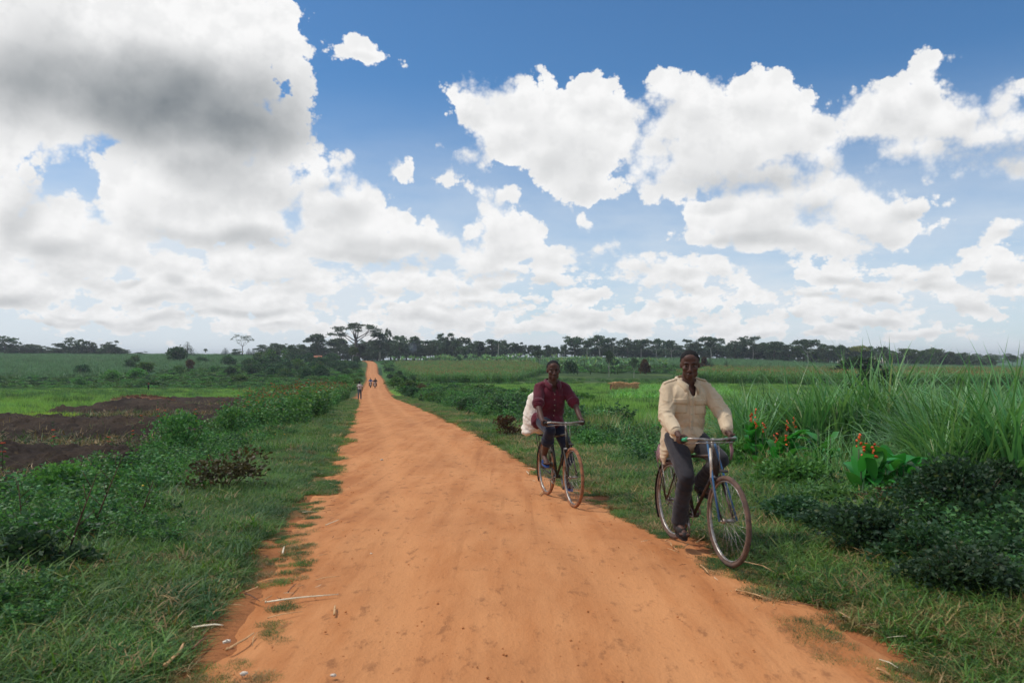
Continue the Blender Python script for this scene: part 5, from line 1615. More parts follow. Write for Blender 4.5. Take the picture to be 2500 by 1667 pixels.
# tall spikes ringed with orange whorls
def spike(px, base, top, lab):
    p = hit(px, base)
    h = zof(px, top, p[1]) - p[2]
    r = thing('spike_plant', lab, 'flower', p, (random.uniform(-.05, .05), random.uniform(-.05, .05), random.uniform(0, 6)), 'tall spike flowers along the left bank')
    MB().tube([(0, 0, -.05), (.01, 0, h * .5), (0, .01, h)], [.011, .009, .005], 6).build('stem', M['stem'], r)
    rg_ = np.random.default_rng(int(px))
    for i, t in enumerate((.62, .78, .90, .98)):
        m = MB(); z = h * t; rad = .055 * (1.15 - t * .6)
        m.ball((0, 0, z), (rad * .7, rad * .7, rad * .45), 8, 5)
        for k in range(12):
            a = k * .524; m.tube([(0, 0, z), (math.cos(a) * rad, math.sin(a) * rad, z + .01), (math.cos(a) * rad * 1.25, math.sin(a) * rad * 1.25, z - .012)], [.006, .006, .003], 4)
        m.build('whorl', M['orange'] if i in (0, 1) else M['stem'], r)
    k = 14
    P = np.zeros((k, 3)); P[:, 2] = np.linspace(.08, .75, k) * h
    a = np.arange(k) * 2.4
    me = np_mesh('foliage', *leaves(P, np.stack([np.cos(a), np.sin(a), np.full(k, -.2)], -1), .13, .035, rg_)); new_obj('foliage', me, M['weed'], r)
for (px, base, top, lab) in [
 (8, 1185, 1052, 'orange-ringed spike plant at the very left edge over the soil'),
 (134, 1125, 1028, 'orange-ringed spike plant, second from the left edge'),
 (264, 1120, 1052, 'short orange-ringed spike plant before the soil ridges'),
 (327, 1090, 1040, 'small spike plant between the short one and the tallest pair'),
 (346, 1072, 998, 'spike plant just left of the tallest one'),
 (386, 1075, 978, 'tallest orange-ringed spike plant over the soil'),
 (403, 1062, 985, 'spike plant just right of the tallest one'),
 (475, 1052, 984, 'rightmost orange-ringed spike plant, before the rust-flowered herbs')]:
    spike(px, base, top, lab)
# brown bare stalks leaning in the near left corner
for i, (px, base, dx, h, lab) in enumerate([(150, 1390, .25, .75, 'bare brown stalk leaning right in the near left corner'), (60, 1330, -.1, .6, 'bare brown stalk at the left edge'), (210, 1330, .3, .8, 'longest leaning brown stalk on the near left bank'), (330, 1300, .15, .5, 'short brown stalk left of the withered shrub')]):
    p = hit(px, base); mb = MB(); mb.tube([(0, 0, -.03), (dx * .5, .02, h * .5), (dx, .05, h)], [.009, .007, .003], 5)
    for k in range(5):
        t = .3 + .14 * k; mb.tube([(dx * t, .03 * t, h * t), (dx * t + random.uniform(-.12, .15), random.uniform(-.1, .1), h * t + .12)], [.004, .002], 4)
    o = mb.build('dry_stalk', M['twig']); o.location = p
    tag(o, lab, 'stalk', 'bare stalks in the near left weeds')

# ------------------------------------------------------------------ right bank: canna and elephant grass
def broad_leaf(b, yaw, L, W, up, droop, seg=7):
    """a wide pointed leaf with a folded midrib"""
    vs, fs = [], []
    for i in range(seg + 1):
        t = i / seg
        w = W * math.sin(math.pi * min(1, t * .93 + .07)) ** .7
        o = L * (t * math.cos(up) + 0); z = L * (t * math.sin(up) - droop * t * t)
        cx, cy = math.cos(yaw), math.sin(yaw)
        c = Vector((b[0] + cx * o, b[1] + cy * o, b[2] + z)); s = Vector((-cy, cx, 0))
        wav = .12 * w * math.sin(t * 9)
        vs += [c - s * w + Vector((0, 0, w * .35 + wav)), c, c + s * w + Vector((0, 0, w * .35 - wav))]
        if i: k = 3 * i; fs += [(k - 3, k - 2, k + 1, k), (k - 2, k - 1, k + 2, k + 1)]
    return vs, fs
def canna(px, base, h, n, lab, flowers=True, mat='canna'):
    p = hit(px, base)
    r = thing('canna_plant', lab, 'plant', p, (0, 0, random.uniform(0, 6)), 'broad-leaved plants on the right bank')
    rr_ = random.Random(int(px))
    for i in range(n):
        ox, oy = rr_.gauss(0, .10), rr_.gauss(0, .10); hh = h * rr_.uniform(.6, 1)
        m = MB(); m.tube([(ox, oy, -.05), (ox, oy, hh)], [.014, .008], 6); m.build('stem', M['stem'], r)
        for k in range(4):
            z = hh * (.15 + .2 * k); yaw = rr_.uniform(0, 6.28)
            m = MB(); m.add(*broad_leaf((ox, oy, z), yaw, rr_.uniform(.36, .58), rr_.uniform(.075, .12), rr_.uniform(.7, 1.25), rr_.uniform(.3, .6))); m.build('leaf', M[mat], r)
        if flowers and i % 2 == 0:
            m = MB()
            for k in range(5):
                m.ball((ox + rr_.gauss(0, .018), oy + rr_.gauss(0, .018), hh + .03 + .035 * k), (.017, .008, .026), 6, 4, Euler((rr_.random() * 3, rr_.random() * 3, 0)).to_matrix())
            m.build('flower', M['orange'], r)
canna(1850, 1165, 1.05, 7, 'broad-leaved canna with the tallest orange flower spikes beside the rider in cream')
canna(1925, 1180, .95, 8, 'broad-leaved canna with orange flowers right of the tallest-flowered one')
canna(2010, 1165, .85, 6, 'broad-leaved canna half hidden in the cane grass', False)
canna(2125, 1228, .66, 8, 'bright low canna with one orange flower under the tall grass')
canna(2190, 1220, .6, 7, 'low canna with wide leaves right of the bright one', False)
canna(1600, 1075, .5, 3, 'low broad-leaved plant glimpsed behind the left elbow of the rider in cream', False)

def napier(seed, n=80, h=2.0):
    r = np.random.default_rng(seed)
    A = blades(n, r, .26, h, .021, .40, .36, 6)
    B_ = blades(24, r, .2, h * .85, .030, .95, .4, 7)
    S = MB()
    for i in range(10): S.tube([(r.normal() * .1, r.normal() * .1, -.05), (r.normal() * .16, r.normal() * .16, h * .5)], [.009, .006], 5)
    return join(A, B_, S.arr())
NAP = []
for i in range(7):
    me = np_mesh('elephant_grass_clump', *napier(600 + i)); me.materials.append(M['napier']); NAP.append(me)
places = [(1840, 1120, 1.45, 'leftmost clump of tall grass, thin, right of the rider in cream'), (1905, 1112, 1.7, 'tall thin grass clump behind the canna flowers'),
 (1975, 1125, 1.8, 'tall grass clump between the two cannas'), (2045, 1140, 2.0, 'tall fanned grass clump above the low canna'),
 (2100, 1120, 2.2, 'tall grass clump with pale bent blades left of centre of the cane bank'), (2160, 1150, 2.3, 'grass clump whose highest blade crosses the ridge trees'),
 (2240, 1170, 2.1, 'broad grass clump with arching pale blades'), (2300, 1185, 2.5, 'biggest fanned grass clump with a bright broken blade'),
 (2365, 1190, 2.2, 'grass clump just right of the biggest fanned one'), (2430, 1200, 2.4, 'tall dark grass clump near the right edge'),
 (2490, 1215, 2.5, 'tall grass clump cut by the right edge of the view'), (2205, 1105, 2.3, 'grass clump standing behind the broad arching one'),
 (2335, 1115, 2.6, 'tall grass clump behind the biggest fanned one'), (2455, 1120, 2.7, 'highest dark grass clump at the back right'),
 (2560, 1180, 2.6, 'tall grass clump just beyond the right edge'), (1790, 1085, 1.1, 'short thin grass clump at the shoulder of the rider in cream')]
for i, (px, base, h, lab) in enumerate(places):
    p = hit(px, min(base, 1118) if px < 2230 else base)
    o = new_obj('elephant_grass_clump', NAP[i % 7]); o.location = p; o.rotation_euler = (0, 0, random.uniform(0, 6)); s = h / 2.0 * (1.35 if px < 2230 else .86); o.scale = (max(s, .8), max(s, .8), s)
    tag(o, lab, 'tall grass', 'clumps of elephant grass on the right bank')
T_nap = [template('napier_tuft', napier(620 + i, 46, 1.8), M['napier']) for i in range(3)]
def ncond(x, y):
    px, py = proj(x, y, ground_h(x, y))
    return (px > 1740 + (y - 11) * 6) & (px < 2750) & (py < 1215) & ~((px < 2270) & (py > 1112)) & (rd(x, y) > 5.0)
P = region_points(1100, None, 10.5, 26, seed=41, cond=ncond, pw=1.3)
gn_scatter('elephant_grass', P, RNG.random(len(P)) * 6.28, RNG.uniform(.62, 1.12, len(P)) * np.where(P[:, 0] / P[:, 1] > .5, .85, 1.0), RNG.integers(0, 3, len(P)), T_nap, 'mass of tall elephant grass behind the named clumps on the right bank', 'tall grass', tilt_rand(len(P), .08))
T_thin = [template('thin_grass', blades(60, np.random.default_rng(640 + i), .35, 1.0, .006, .3, .3, 4), M[m]) for i, m in enumerate(['grass', 'napier', 'grass_dry'])]
P = region_points(420, None, 11, 34, seed=42, cond=lambda x, y: (proj(x, y, ground_h(x, y))[0] > 1420) & (rd(x, y) > 5.0), pw=1.4)
gn_scatter('thin_tall_grass', P, RNG.random(len(P)) * 6.28, RNG.uniform(.5, 1.1, len(P)), RNG.choice(3, len(P), p=(.45, .4, .15)), T_thin, 'thin tall grass stems between the riders and the cane grass', 'grass', tilt_rand(len(P), .1))

# ------------------------------------------------------------------ litter: peels, straws and scraps
def peel(px1, py1, px2, py2, r, mat, lab, cat='straw', bend=.0, name='dry_stalk'):
    a, b_ = hit(px1, py1), hit(px2, py2)
    def top(q):
        d = abs(float(rd(q[0], q[1])))
        z = float(road_z(q[1])) + .028 + q[1] * .0006 if d < HW * .98 else q[2] + .05
        return Vector((q[0], q[1], z + r * .6))
    A, B_ = top(a), top(b_)
    m = MB(); mid = (A + B_) / 2 + Vector((bend, bend * .5, .006))
    pts = [A, A.lerp(mid, .5) + Vector((0, 0, .002)), mid, mid.lerp(B_, .5), B_]
    pts = [p - A for p in pts]
    m.tube(pts, [r, r * 1.05, r * .95, r * .8, r * .45], 6, flat=.5, up=(1, 0, 0))
    m.tube([pts[0], pts[0] + (pts[0] - pts[1]).normalized() * r], [r * 1.25, r * 1.1], 6)
    o = m.build(name, M[mat]); o.location = A
    return tag(o, lab, cat, 'dry cane peels and straws littering the road edges')
for (x1, y1, x2, y2, r, mat, lab, bd) in [
 (650, 1484, 826, 1463, .0085, 'straw_pale', 'long pale cane peel lying across the left side of the dirt road', 0),
 (655, 1522, 738, 1505, .005, 'straw', 'tan straw on the dirt below the long pale peel', 0),
 (704, 1458, 724, 1437, .005, 'straw_dark', 'short dark stick above the long pale peel', 0),
 (816, 1514, 818, 1490, .007, 'straw', 'upright-pointing tan husk right of the long pale peel', 0),
 (796, 1291, 828, 1277, .006, 'straw_pale', 'white curved peel on the dirt farther up the left side', .02),
 (690, 1361, 694, 1345, .007, 'straw_pale', 'stubby pale cane end at the left grass edge', 0),
 (602, 1465, 628, 1449, .006, 'straw', 'bent pale straw where the grass meets the dirt', .03),
 (600, 1468, 634, 1480, .007, 'straw_dark', 'dark split stick beside the bent pale straw', 0),
 (556, 1600, 620, 1560, .009, 'straw', 'tan stick lying below the white scrap', .02),
 (472, 1556, 545, 1550, .008, 'straw_pale', 'pale straw half in the grass above the white scrap', .03),
 (472, 1606, 505, 1578, .008, 'straw_dark', 'brown stick in the grass left of the white scrap', 0),
 (404, 1650, 448, 1596, .011, 'straw', 'thick tan stalk leaning in the near left grass', .02),
 (772, 1428, 830, 1418, .004, 'straw', 'thin brown straw above the long pale peel', 0),
 (584, 1282, 596, 1262, .006, 'straw', 'tan straw upright in the left grass', .02),
 (586, 1283, 606, 1292, .006, 'straw', 'tan straw crossing the left grass', 0),
 (740, 1262, 775, 1257, .005, 'straw_pale', 'white straw at the left dirt edge', 0),
 (1625, 1330, 1640, 1344, .006, 'straw', 'straw under the pedals of the rider in cream', .02),
 (1712, 1392, 1730, 1412, .007, 'straw', 'short straw on the dirt left of the front wheel', 0),
 (1700, 1335, 1722, 1318, .006, 'straw', 'curved straw just behind the front wheel on the right', .03),
 (1800, 1385, 1900, 1420, .007, 'straw', 'long curved tan straw on the right grass edge', .05),
 (1905, 1420, 1985, 1412, .006, 'straw', 'forked tan straw trailing into the right grass', .04),
 (1985, 1405, 2050, 1430, .006, 'straw', 'tan straw arching over the dark right grass', .04),
 (1800, 1455, 1880, 1476, .009, 'straw', 'stout tan straw on the dirt at the lower right', 0),
 (1318, 1215, 1330, 1195, .008, 'straw', 'tan curl of peel just behind the rear wheel of the rider in red', .02),
 (1290, 1148, 1312, 1154, .006, 'straw_pale', 'white peel left of the rear wheel of the rider in red', .02),
 (1286, 1157, 1291, 1163, .008, 'straw_pale', 'small pale chip left of the rear wheel of the rider in red', 0),
 (2145, 1650, 2175, 1667, .008, 'straw', 'straw at the bottom right edge of the dirt', 0)]:
    peel(x1, y1, x2, y2, r, mat, lab, bend=bd)
def scrap(px, py, s, lab, seed):
    p = hit(px, py); r = np.random.default_rng(seed)
    v, t = MB().ball((0, 0, s * .35), (s, s * .6, s * .4), 10, 7).arr()
    v = v + r.normal(size=v.shape) * s * .13
    me = np_mesh('white_scrap', v, t); o = new_obj('white_scrap', me, M['white']); o.location = (p[0], p[1], p[2] + .025); o.rotation_euler = (0, 0, .5)
    tag(o, lab, 'litter', 'white scraps on the road edge')
scrap(553, 1582, .022, 'crumpled white scrap at the left grass edge', 1)
scrap(595, 1661, .020, 'white scrap at the bottom edge left of the road', 2)
scrap(814, 1664, .017, 'tan-white chip at the bottom edge of the road', 3)
scrap(932, 1127, .03, 'small white scrap in the middle of the dirt road', 4)
scrap(906, 1360, .010, 'tiny pale chip on the near dirt', 5)
T_str = []
for i, m in enumerate(['straw', 'straw_pale', 'straw_dark']):
    q = MB(); q.tube([(-.06, 0, .006), (0, .008, .009), (.06, 0, .005)], [.0028, .003, .0015], 4); T_str.append(template('straw_bit', q.arr(), M[m]))
for side, n, sd in ((-1, 380, 71), (1, 420, 72)):
    P, d = verge_points(n, 3, 60, 1.3, 3.2, side, 2.0, sd, lambda x, y, d: np.abs(d - 1.9) < RNG.exponential(.45, len(d)))
    P[:, 2] += np.where(d < 1.8, .035, .05)
    gn_scatter('straw_litter', P, RNG.random(len(P)) * 6.28, RNG.uniform(.4, 1.15, len(P)), RNG.choice(3, len(P), p=(.5, .12, .38)), T_str, 'small dry straws strewn along the %s road edge' % ('left' if side < 0 else 'right'), 'straw', tilt_rand(len(P), .1))
q = MB(); q.ball((0, 0, .2), (1, .8, .6), 6, 4); v, t = q.arr()
T_peb = [template('pebble', (v + np.random.default_rng(2).normal(size=v.shape) * .1, t), M['road'])]
P, d = verge_points(1500, 2.5, 40, 0, 1.9, 1, 2.2, 73); P2, _ = verge_points(1500, 2.5, 40, 0, 1.9, -1, 2.2, 74); P = np.concatenate([P, P2])
P[:, 2] = road_z(P[:, 1]) + .022 + P[:, 1] * .0006
gn_scatter('pebbles', P, RNG.random(len(P)) * 6.28, np.minimum(RNG.exponential(.0022, len(P)) + .0015, .009), np.zeros(len(P), int), T_peb, 'small earth crumbs and pebbles on the dirt road', 'pebbles')
# yellow leaves and pale flowers in the left weeds
T_y = [template('petal', MB().ball((0, 0, .5), (.02, .02, .012), 6, 4).arr(), M['yellow']), template('petal', MB().ball((0, 0, .4), (.014, .014, .01), 6, 4).arr(), M['white_flower'])]
P, d = verge_points(46, 6, 30, 3.0, 6, -1, 2, 75)
gn_scatter('small_flowers', P, RNG.random(len(P)) * 6.28, RNG.uniform(.4, .75, len(P)), RNG.choice(2, len(P), p=(.4, .6)), T_y, 'scattered tiny yellow and white flowers in the left weeds', 'flowers')

# ------------------------------------------------------------------ people and bicycles
def remesh(mb, voxel, smooth=2, name='body', disp=None):
    """fuse overlapping closed shapes into one continuous surface"""
    me = bpy.data.meshes.new('tmp'); me.from_pydata(mb.v, [], mb.f); me.update()
    o = bpy.data.objects.new('tmp', me); C.objects.link(o)
    m = o.modifiers.new('r', 'REMESH'); m.mode = 'VOXEL'; m.voxel_size = voxel; m.use_smooth_shade = True
    if smooth:
        s = o.modifiers.new('s', 'SMOOTH'); s.factor = .5; s.iterations = smooth
    dg = bpy.context.evaluated_depsgraph_get()
    out = bpy.data.meshes.new_from_object(o.evaluated_get(dg))
    out.name = name
    bpy.data.objects.remove(o); bpy.data.meshes.remove(me)
    if disp is not None:
        n = len(out.vertices)
        co = np.empty(n * 3, np.float32); out.vertices.foreach_get('co', co); co = co.reshape(-1, 3)
        no = np.empty(n * 3, np.float32); out.vertices.foreach_get('normal', no); no = no.reshape(-1, 3)
        co = co + no * disp(co, no)[:, None]
        out.vertices.foreach_set('co', co.astype(np.float32).ravel()); out.update()
    out.polygons.foreach_set('use_smooth', np.ones(len(out.polygons), dtype=bool))
    out.materials.clear()
    return out

def ik(a, b, l1, l2, pole):
    """knee or elbow between a and b, bending towards pole"""
    a, b = Vector(a), Vector(b); d = b - a; L = min(d.length, (l1 + l2) * .999); d.normalize()
    t = (l1 * l1 - l2 * l2 + L * L) / (2 * L)
    h = math.sqrt(max(l1 * l1 - t * t, 0))
    p = Vector(pole); p = (p - d * p.dot(d)).normalized()
    return a + d * t + p * h

def cloth_mat(name, c1, c2, rough=.85, weave=260):
    m, b, out = new_mat(name)
    co = b.n('ShaderNodeTexCoord').outputs['Object']
    n1 = b.noise(co, 6, 4, .6); n2 = b.noise(co, weave, 2, .5)
    col = b.mix(b.smooth(n1, .3, .7), c1, c2)
    p = principled(b, out, col, rough, 0, .2, b.m('ADD', b.m('MULTIPLY', n2, .3), b.noise(co, 22, 4, .6)), .004, .5)
    p.inputs['Sheen Weight'].default_value = .15
    return m
M['skin'] = solid('dark_skin', G(94, 64, 52), G(74, 50, 42), .6, spec=.35, scale=14)
M['lip'] = solid('lips', G(96, 62, 56), G(76, 48, 42), .75)
M['hair'] = solid('black_hair', G(22, 19, 19), G(12, 10, 10), .9, scale=60)
M['eye'] = solid('eye_white', G(134, 116, 104), G(110, 96, 88), .45)
M['pupil'] = solid('pupil', G(16, 12, 10), None, .2)
M['cream'] = cloth_mat('cream_cotton', G(214, 192, 160), G(196, 173, 142))
M['maroon'] = cloth_mat('maroon_cotton', G(102, 34, 48), G(80, 27, 39))
M['char'] = cloth_mat('charcoal_trousers', G(58, 56, 60), G(42, 40, 44))
M['navy'] = cloth_mat('navy_trousers', G(34, 38, 56), G(24, 27, 42))
M['button'] = solid('button', G(190, 176, 150), None, .4)
M['black'] = solid('black_rubber', G(34, 32, 32), G(52, 46, 42), .7)
M['blueflip'] = solid('blue_rubber', G(52, 92, 160), G(40, 70, 130), .6)
M['sandal'] = solid('dark_sandal', G(44, 38, 36), G(30, 26, 26), .7)
M['tyre'] = solid('dusty_tyre', G(112, 86, 72), G(76, 62, 56), .9, scale=20, bump=.002)
M['tyre_or'] = solid('orange_dusty_tyre', G(164, 110, 74), G(96, 70, 56), .9, scale=20, bump=.002)
M['chrome'] = solid('worn_chrome', G(184, 178, 170), G(120, 104, 92), .45, .75, scale=18)
M['frame'] = solid('old_black_frame', G(46, 38, 36), G(84, 62, 50), .5, .2, scale=26)
M['frame_gr'] = solid('old_dark_green_frame', G(30, 38, 32), G(70, 56, 44), .45, .2, scale=26)
M['bluepaint'] = solid('blue_painted_stay', G(58, 104, 150), G(80, 110, 136), .45, .1, scale=24)
M['green_grip'] = solid('green_grip', G(60, 170, 120), G(46, 130, 92), .5)
M['leather'] = solid('brown_saddle_leather', G(70, 52, 44), G(46, 36, 32), .5)
M['sack'] = cloth_mat('white_woven_sack', G(244, 234, 220), G(228, 212, 192), .8, 120)
M['ribbon'] = cloth_mat('pinkish_rag', G(170, 130, 130), G(130, 96, 98))
M['cable'] = M['black']

def head_parts(c, yaw, pitch, parent, vox, body_mb, hairline=.0, lean=(0, 0)):
    """adds head shapes to body_mb and returns functions for hair and eyes"""
    Rm = Euler((0, pitch, yaw)).to_matrix()
    c = Vector(c)
    HS = 1.07
    T = lambda p: c + Rm @ (Vector(p) * HS)
    def ell(p, r, extra=None): body_mb.ball(T(p), tuple(q * HS for q in r), 20, 14, Rm if extra is None else Rm @ extra)
    ell((-.012, 0, .028), (.096, .076, .088)); ell((.012, 0, -.03), (.070, .062, .080)); ell((.030, 0, -.075), (.050, .048, .042))
    ell((.062, 0, -.098), (.026, .028, .022)); ell((.074, 0, .016), (.014, .050, .012)); ell((.052, 0, .05), (.036, .052, .040))
    for s in (-1, 1):
        ell((.052, s * .040, -.030), (.026, .024, .022)); ell((-.006, s * .073, -.006), (.015, .009, .025)); ell((.030, s * .040, -.066), (.032, .022, .036))
        ell((.096, s * .015, -.048), (.011, .011, .009))
    body_mb.cone(T((.080, 0, .004)), T((.104, 0, -.042)), .009, .0135, 10)
    ell((.086, 0, -.074), (.013, .027, .0085)); ell((.084, 0, -.087), (.014, .023, .009))
    def extras():
        m = MB(); m.ball(T((-.015, 0, .034)), (.1055, .0855, .0945), 32, 22, Rm)
        v = m.v; r_ = np.random.default_rng(1)
        m.v = [tuple(Vector(p) + Vector(r_.normal(size=3)) * .0012) for p in v]
        # keep only the scalp: above the hairline in front, lower at the back
        keep = []
        inv = Rm.inverted()
        for f in m.f:
            q = sum((inv @ (Vector(m.v[i]) - c) for i in f), Vector()) / len(f)
            if q.z > .050 + hairline + (q.x) * .40 if q.x > .02 else q.z > (.040 - max(0, -.01 - q.x) * .9): keep.append(f)
        m.f = keep
        m.build('hair', M['hair'], parent)
        for s in (-1, 1):
            MB().ball(T((.0690, s * .031, -.006)), (.0125, .0135, .0062), 12, 8, Rm).build('eye', M['eye'], parent)
            MB().ball(T((.0795, s * .031, -.006)), (.003, .0070, .0058), 10, 6, Rm).build('pupil', M['pupil'], parent)
            MB().tube([T((.088, s * .016, .014)), T((.087, s * .034, .018)), T((.074, s * .052, .012))], [.003, .004, .002], 6).build('eyebrow', M['hair'], parent)
        MB().tube([T((.090, -.022, -.0822)), T((.0985, 0, -.0808)), T((.090, .022, -.0822))], [.0015, .0026, .0015], 6).build('lip', M['lip'], parent)
    return extras

def fist(mb, g, axis, out, wrist, r=.017):
    """a hand closed round a grip: palm, four unequal bent fingers, thumb"""
    g, axis, out = Vector(g), Vector(axis).normalized(), Vector(out).normalized()
    out = (out - axis * out.dot(axis)).normalized()
    up = axis.cross(out); up = up if up.z > 0 else -up
    wrist = Vector(wrist)
    palm = g + up * (r + .016) + out * .012 - axis * .0
    R_ = Matrix((axis, out, up)).transposed()
    mb.ball(palm, (.042, .030, .017), 16, 10, R_)
    mb.cone(wrist, palm + (wrist - palm).normalized() * .02, .027, .024, 12)
    for i, (ln, rr_) in enumerate(((1.0, .0095), (1.08, .0098), (1.0, .0094), (.82, .0082))):
        c = g + axis * (-.033 + .0225 * (3 - i)) * 1.0
        pts = []
        for a in (62, 15, -40, -95, -140):
            aa = R(a) * (1 if a > 0 else ln)
            pts.append(c + (out * math.cos(aa) + up * math.sin(aa)) * (r + .010 + (.012 if a == 62 else 0)))
        mb.chain(pts, [rr_ * 1.12, rr_ * 1.1, rr_, rr_ * .95, rr_ * .85], 8)
    th = [g + axis * .030 + up * (r + .016) - out * .012, g + axis * .046 + up * (r + .004) - out * .030, g + axis * .036 - up * .012 - out * .030, g + axis * .020 - up * .024 - out * .016]
    mb.chain(th, [.014, .0125, .011, .0095], 8)

def foot(mb, ankle, toe_dir, r=.034):
    a = Vector(ankle); t = Vector(toe_dir).normalized()
    s = t.cross(Vector((0, 0, 1))).normalized(); u = s.cross(t)
    mb.chain([a + Vector((0, 0, .03)), a, a - u * .035 - t * .03], [.034, .036, .032], 12)
    mb.chain([a - u * .02, a + t * .08 - u * .05, a + t * .145 - u * .062], [.034, .034, .026], 12)
    for k in range(5):
        o = (k - 2) * .0155
        q = a + t * (.15 - abs(k - 1.2) * .006) - u * .066 + s * o
        mb.chain([q, q + t * .03], [.0105, .0095 if k else .012], 8)
    return a, t, s, u

def conform(bvh, pts, d, off):
    """press points onto a surface along d"""
    out = []
    for p in pts:
        h = bvh.ray_cast(Vector(p) - Vector(d) * .5, Vector(d), 1.2)
        out.append((h[0] + h[1] * off) if h[0] is not None else Vector(p))
    return out
def patch(bvh, quad, nu, nv, d, thick, off=.001):
    """thin sewn-on panel; quad = 4 corners before the surface"""
    A, B_, C_, D_ = [Vector(q) for q in quad]
    g = []
    for j in range(nv + 1):
        for i in range(nu + 1):
            u, v = i / nu, j / nv
            g.append(A.lerp(B_, u).lerp(D_.lerp(C_, u), v))
    s = conform(bvh, g, d, off + thick)
    e = conform(bvh, g, d, off - .003)
    n = len(s); fs = []
    W = nu + 1
    for j in range(nv):
        for i in range(nu): fs.append((j * W + i, j * W + i + 1, (j + 1) * W + i + 1, (j + 1) * W + i))
    rim = [i for i in range(W)] + [j * W + nu for j in range(1, nv + 1)] + [nv * W + i for i in range(nu - 1, -1, -1)] + [j * W for j in range(nv - 1, 0, -1)]
    for k in range(len(rim)):
        a, b_ = rim[k], rim[(k + 1) % len(rim)]
        fs.append((b_, a, a + n, b_ + n))
    m = MB(); m.add(s + e, fs)
    return m

def wrinkle(seed, amp=.006):
    def ridge(n, k=4.5): return np.clip(1 - np.abs(n - .5) * k, 0, 1) ** 2
    def f(co, no):
        x, y, z = co[:, 0], co[:, 1], co[:, 2]
        wx = (vnoise(x * 5 + 3, z * 5, 2, seed + 9) - .5) * .25
        arm = sstep(np.abs(y), .19, .23)
        # long drag folds from the shoulders, pulled across the belly
        a = vnoise((np.abs(y) * 1.2 + z * .55 + wx) * 15 + seed, z * 3.2, 2, seed)
        b_ = vnoise((z - y * .5 + wx) * 17 + seed, y * 4 + x * 3, 2, seed + 1)
        # short cross folds on the sleeves
        c_ = vnoise((z + x * .6 + wx) * 21 + seed, y * 7, 2, seed + 2)
        low = .35 + .9 * sstep(-z, -1.28, -1.0)
        body = (ridge(a) * .9 + ridge(b_) * low * .55) * (1 - arm)
        sl = (ridge(c_) * 1.25 + ridge(b_) * .5) * arm
        fine = (vnoise(y * 34 + x * 20, z * 34, 2, seed + 5) - .5) * .35
        return amp * (1.5 * (body + sl) - .55 + fine)
    return f

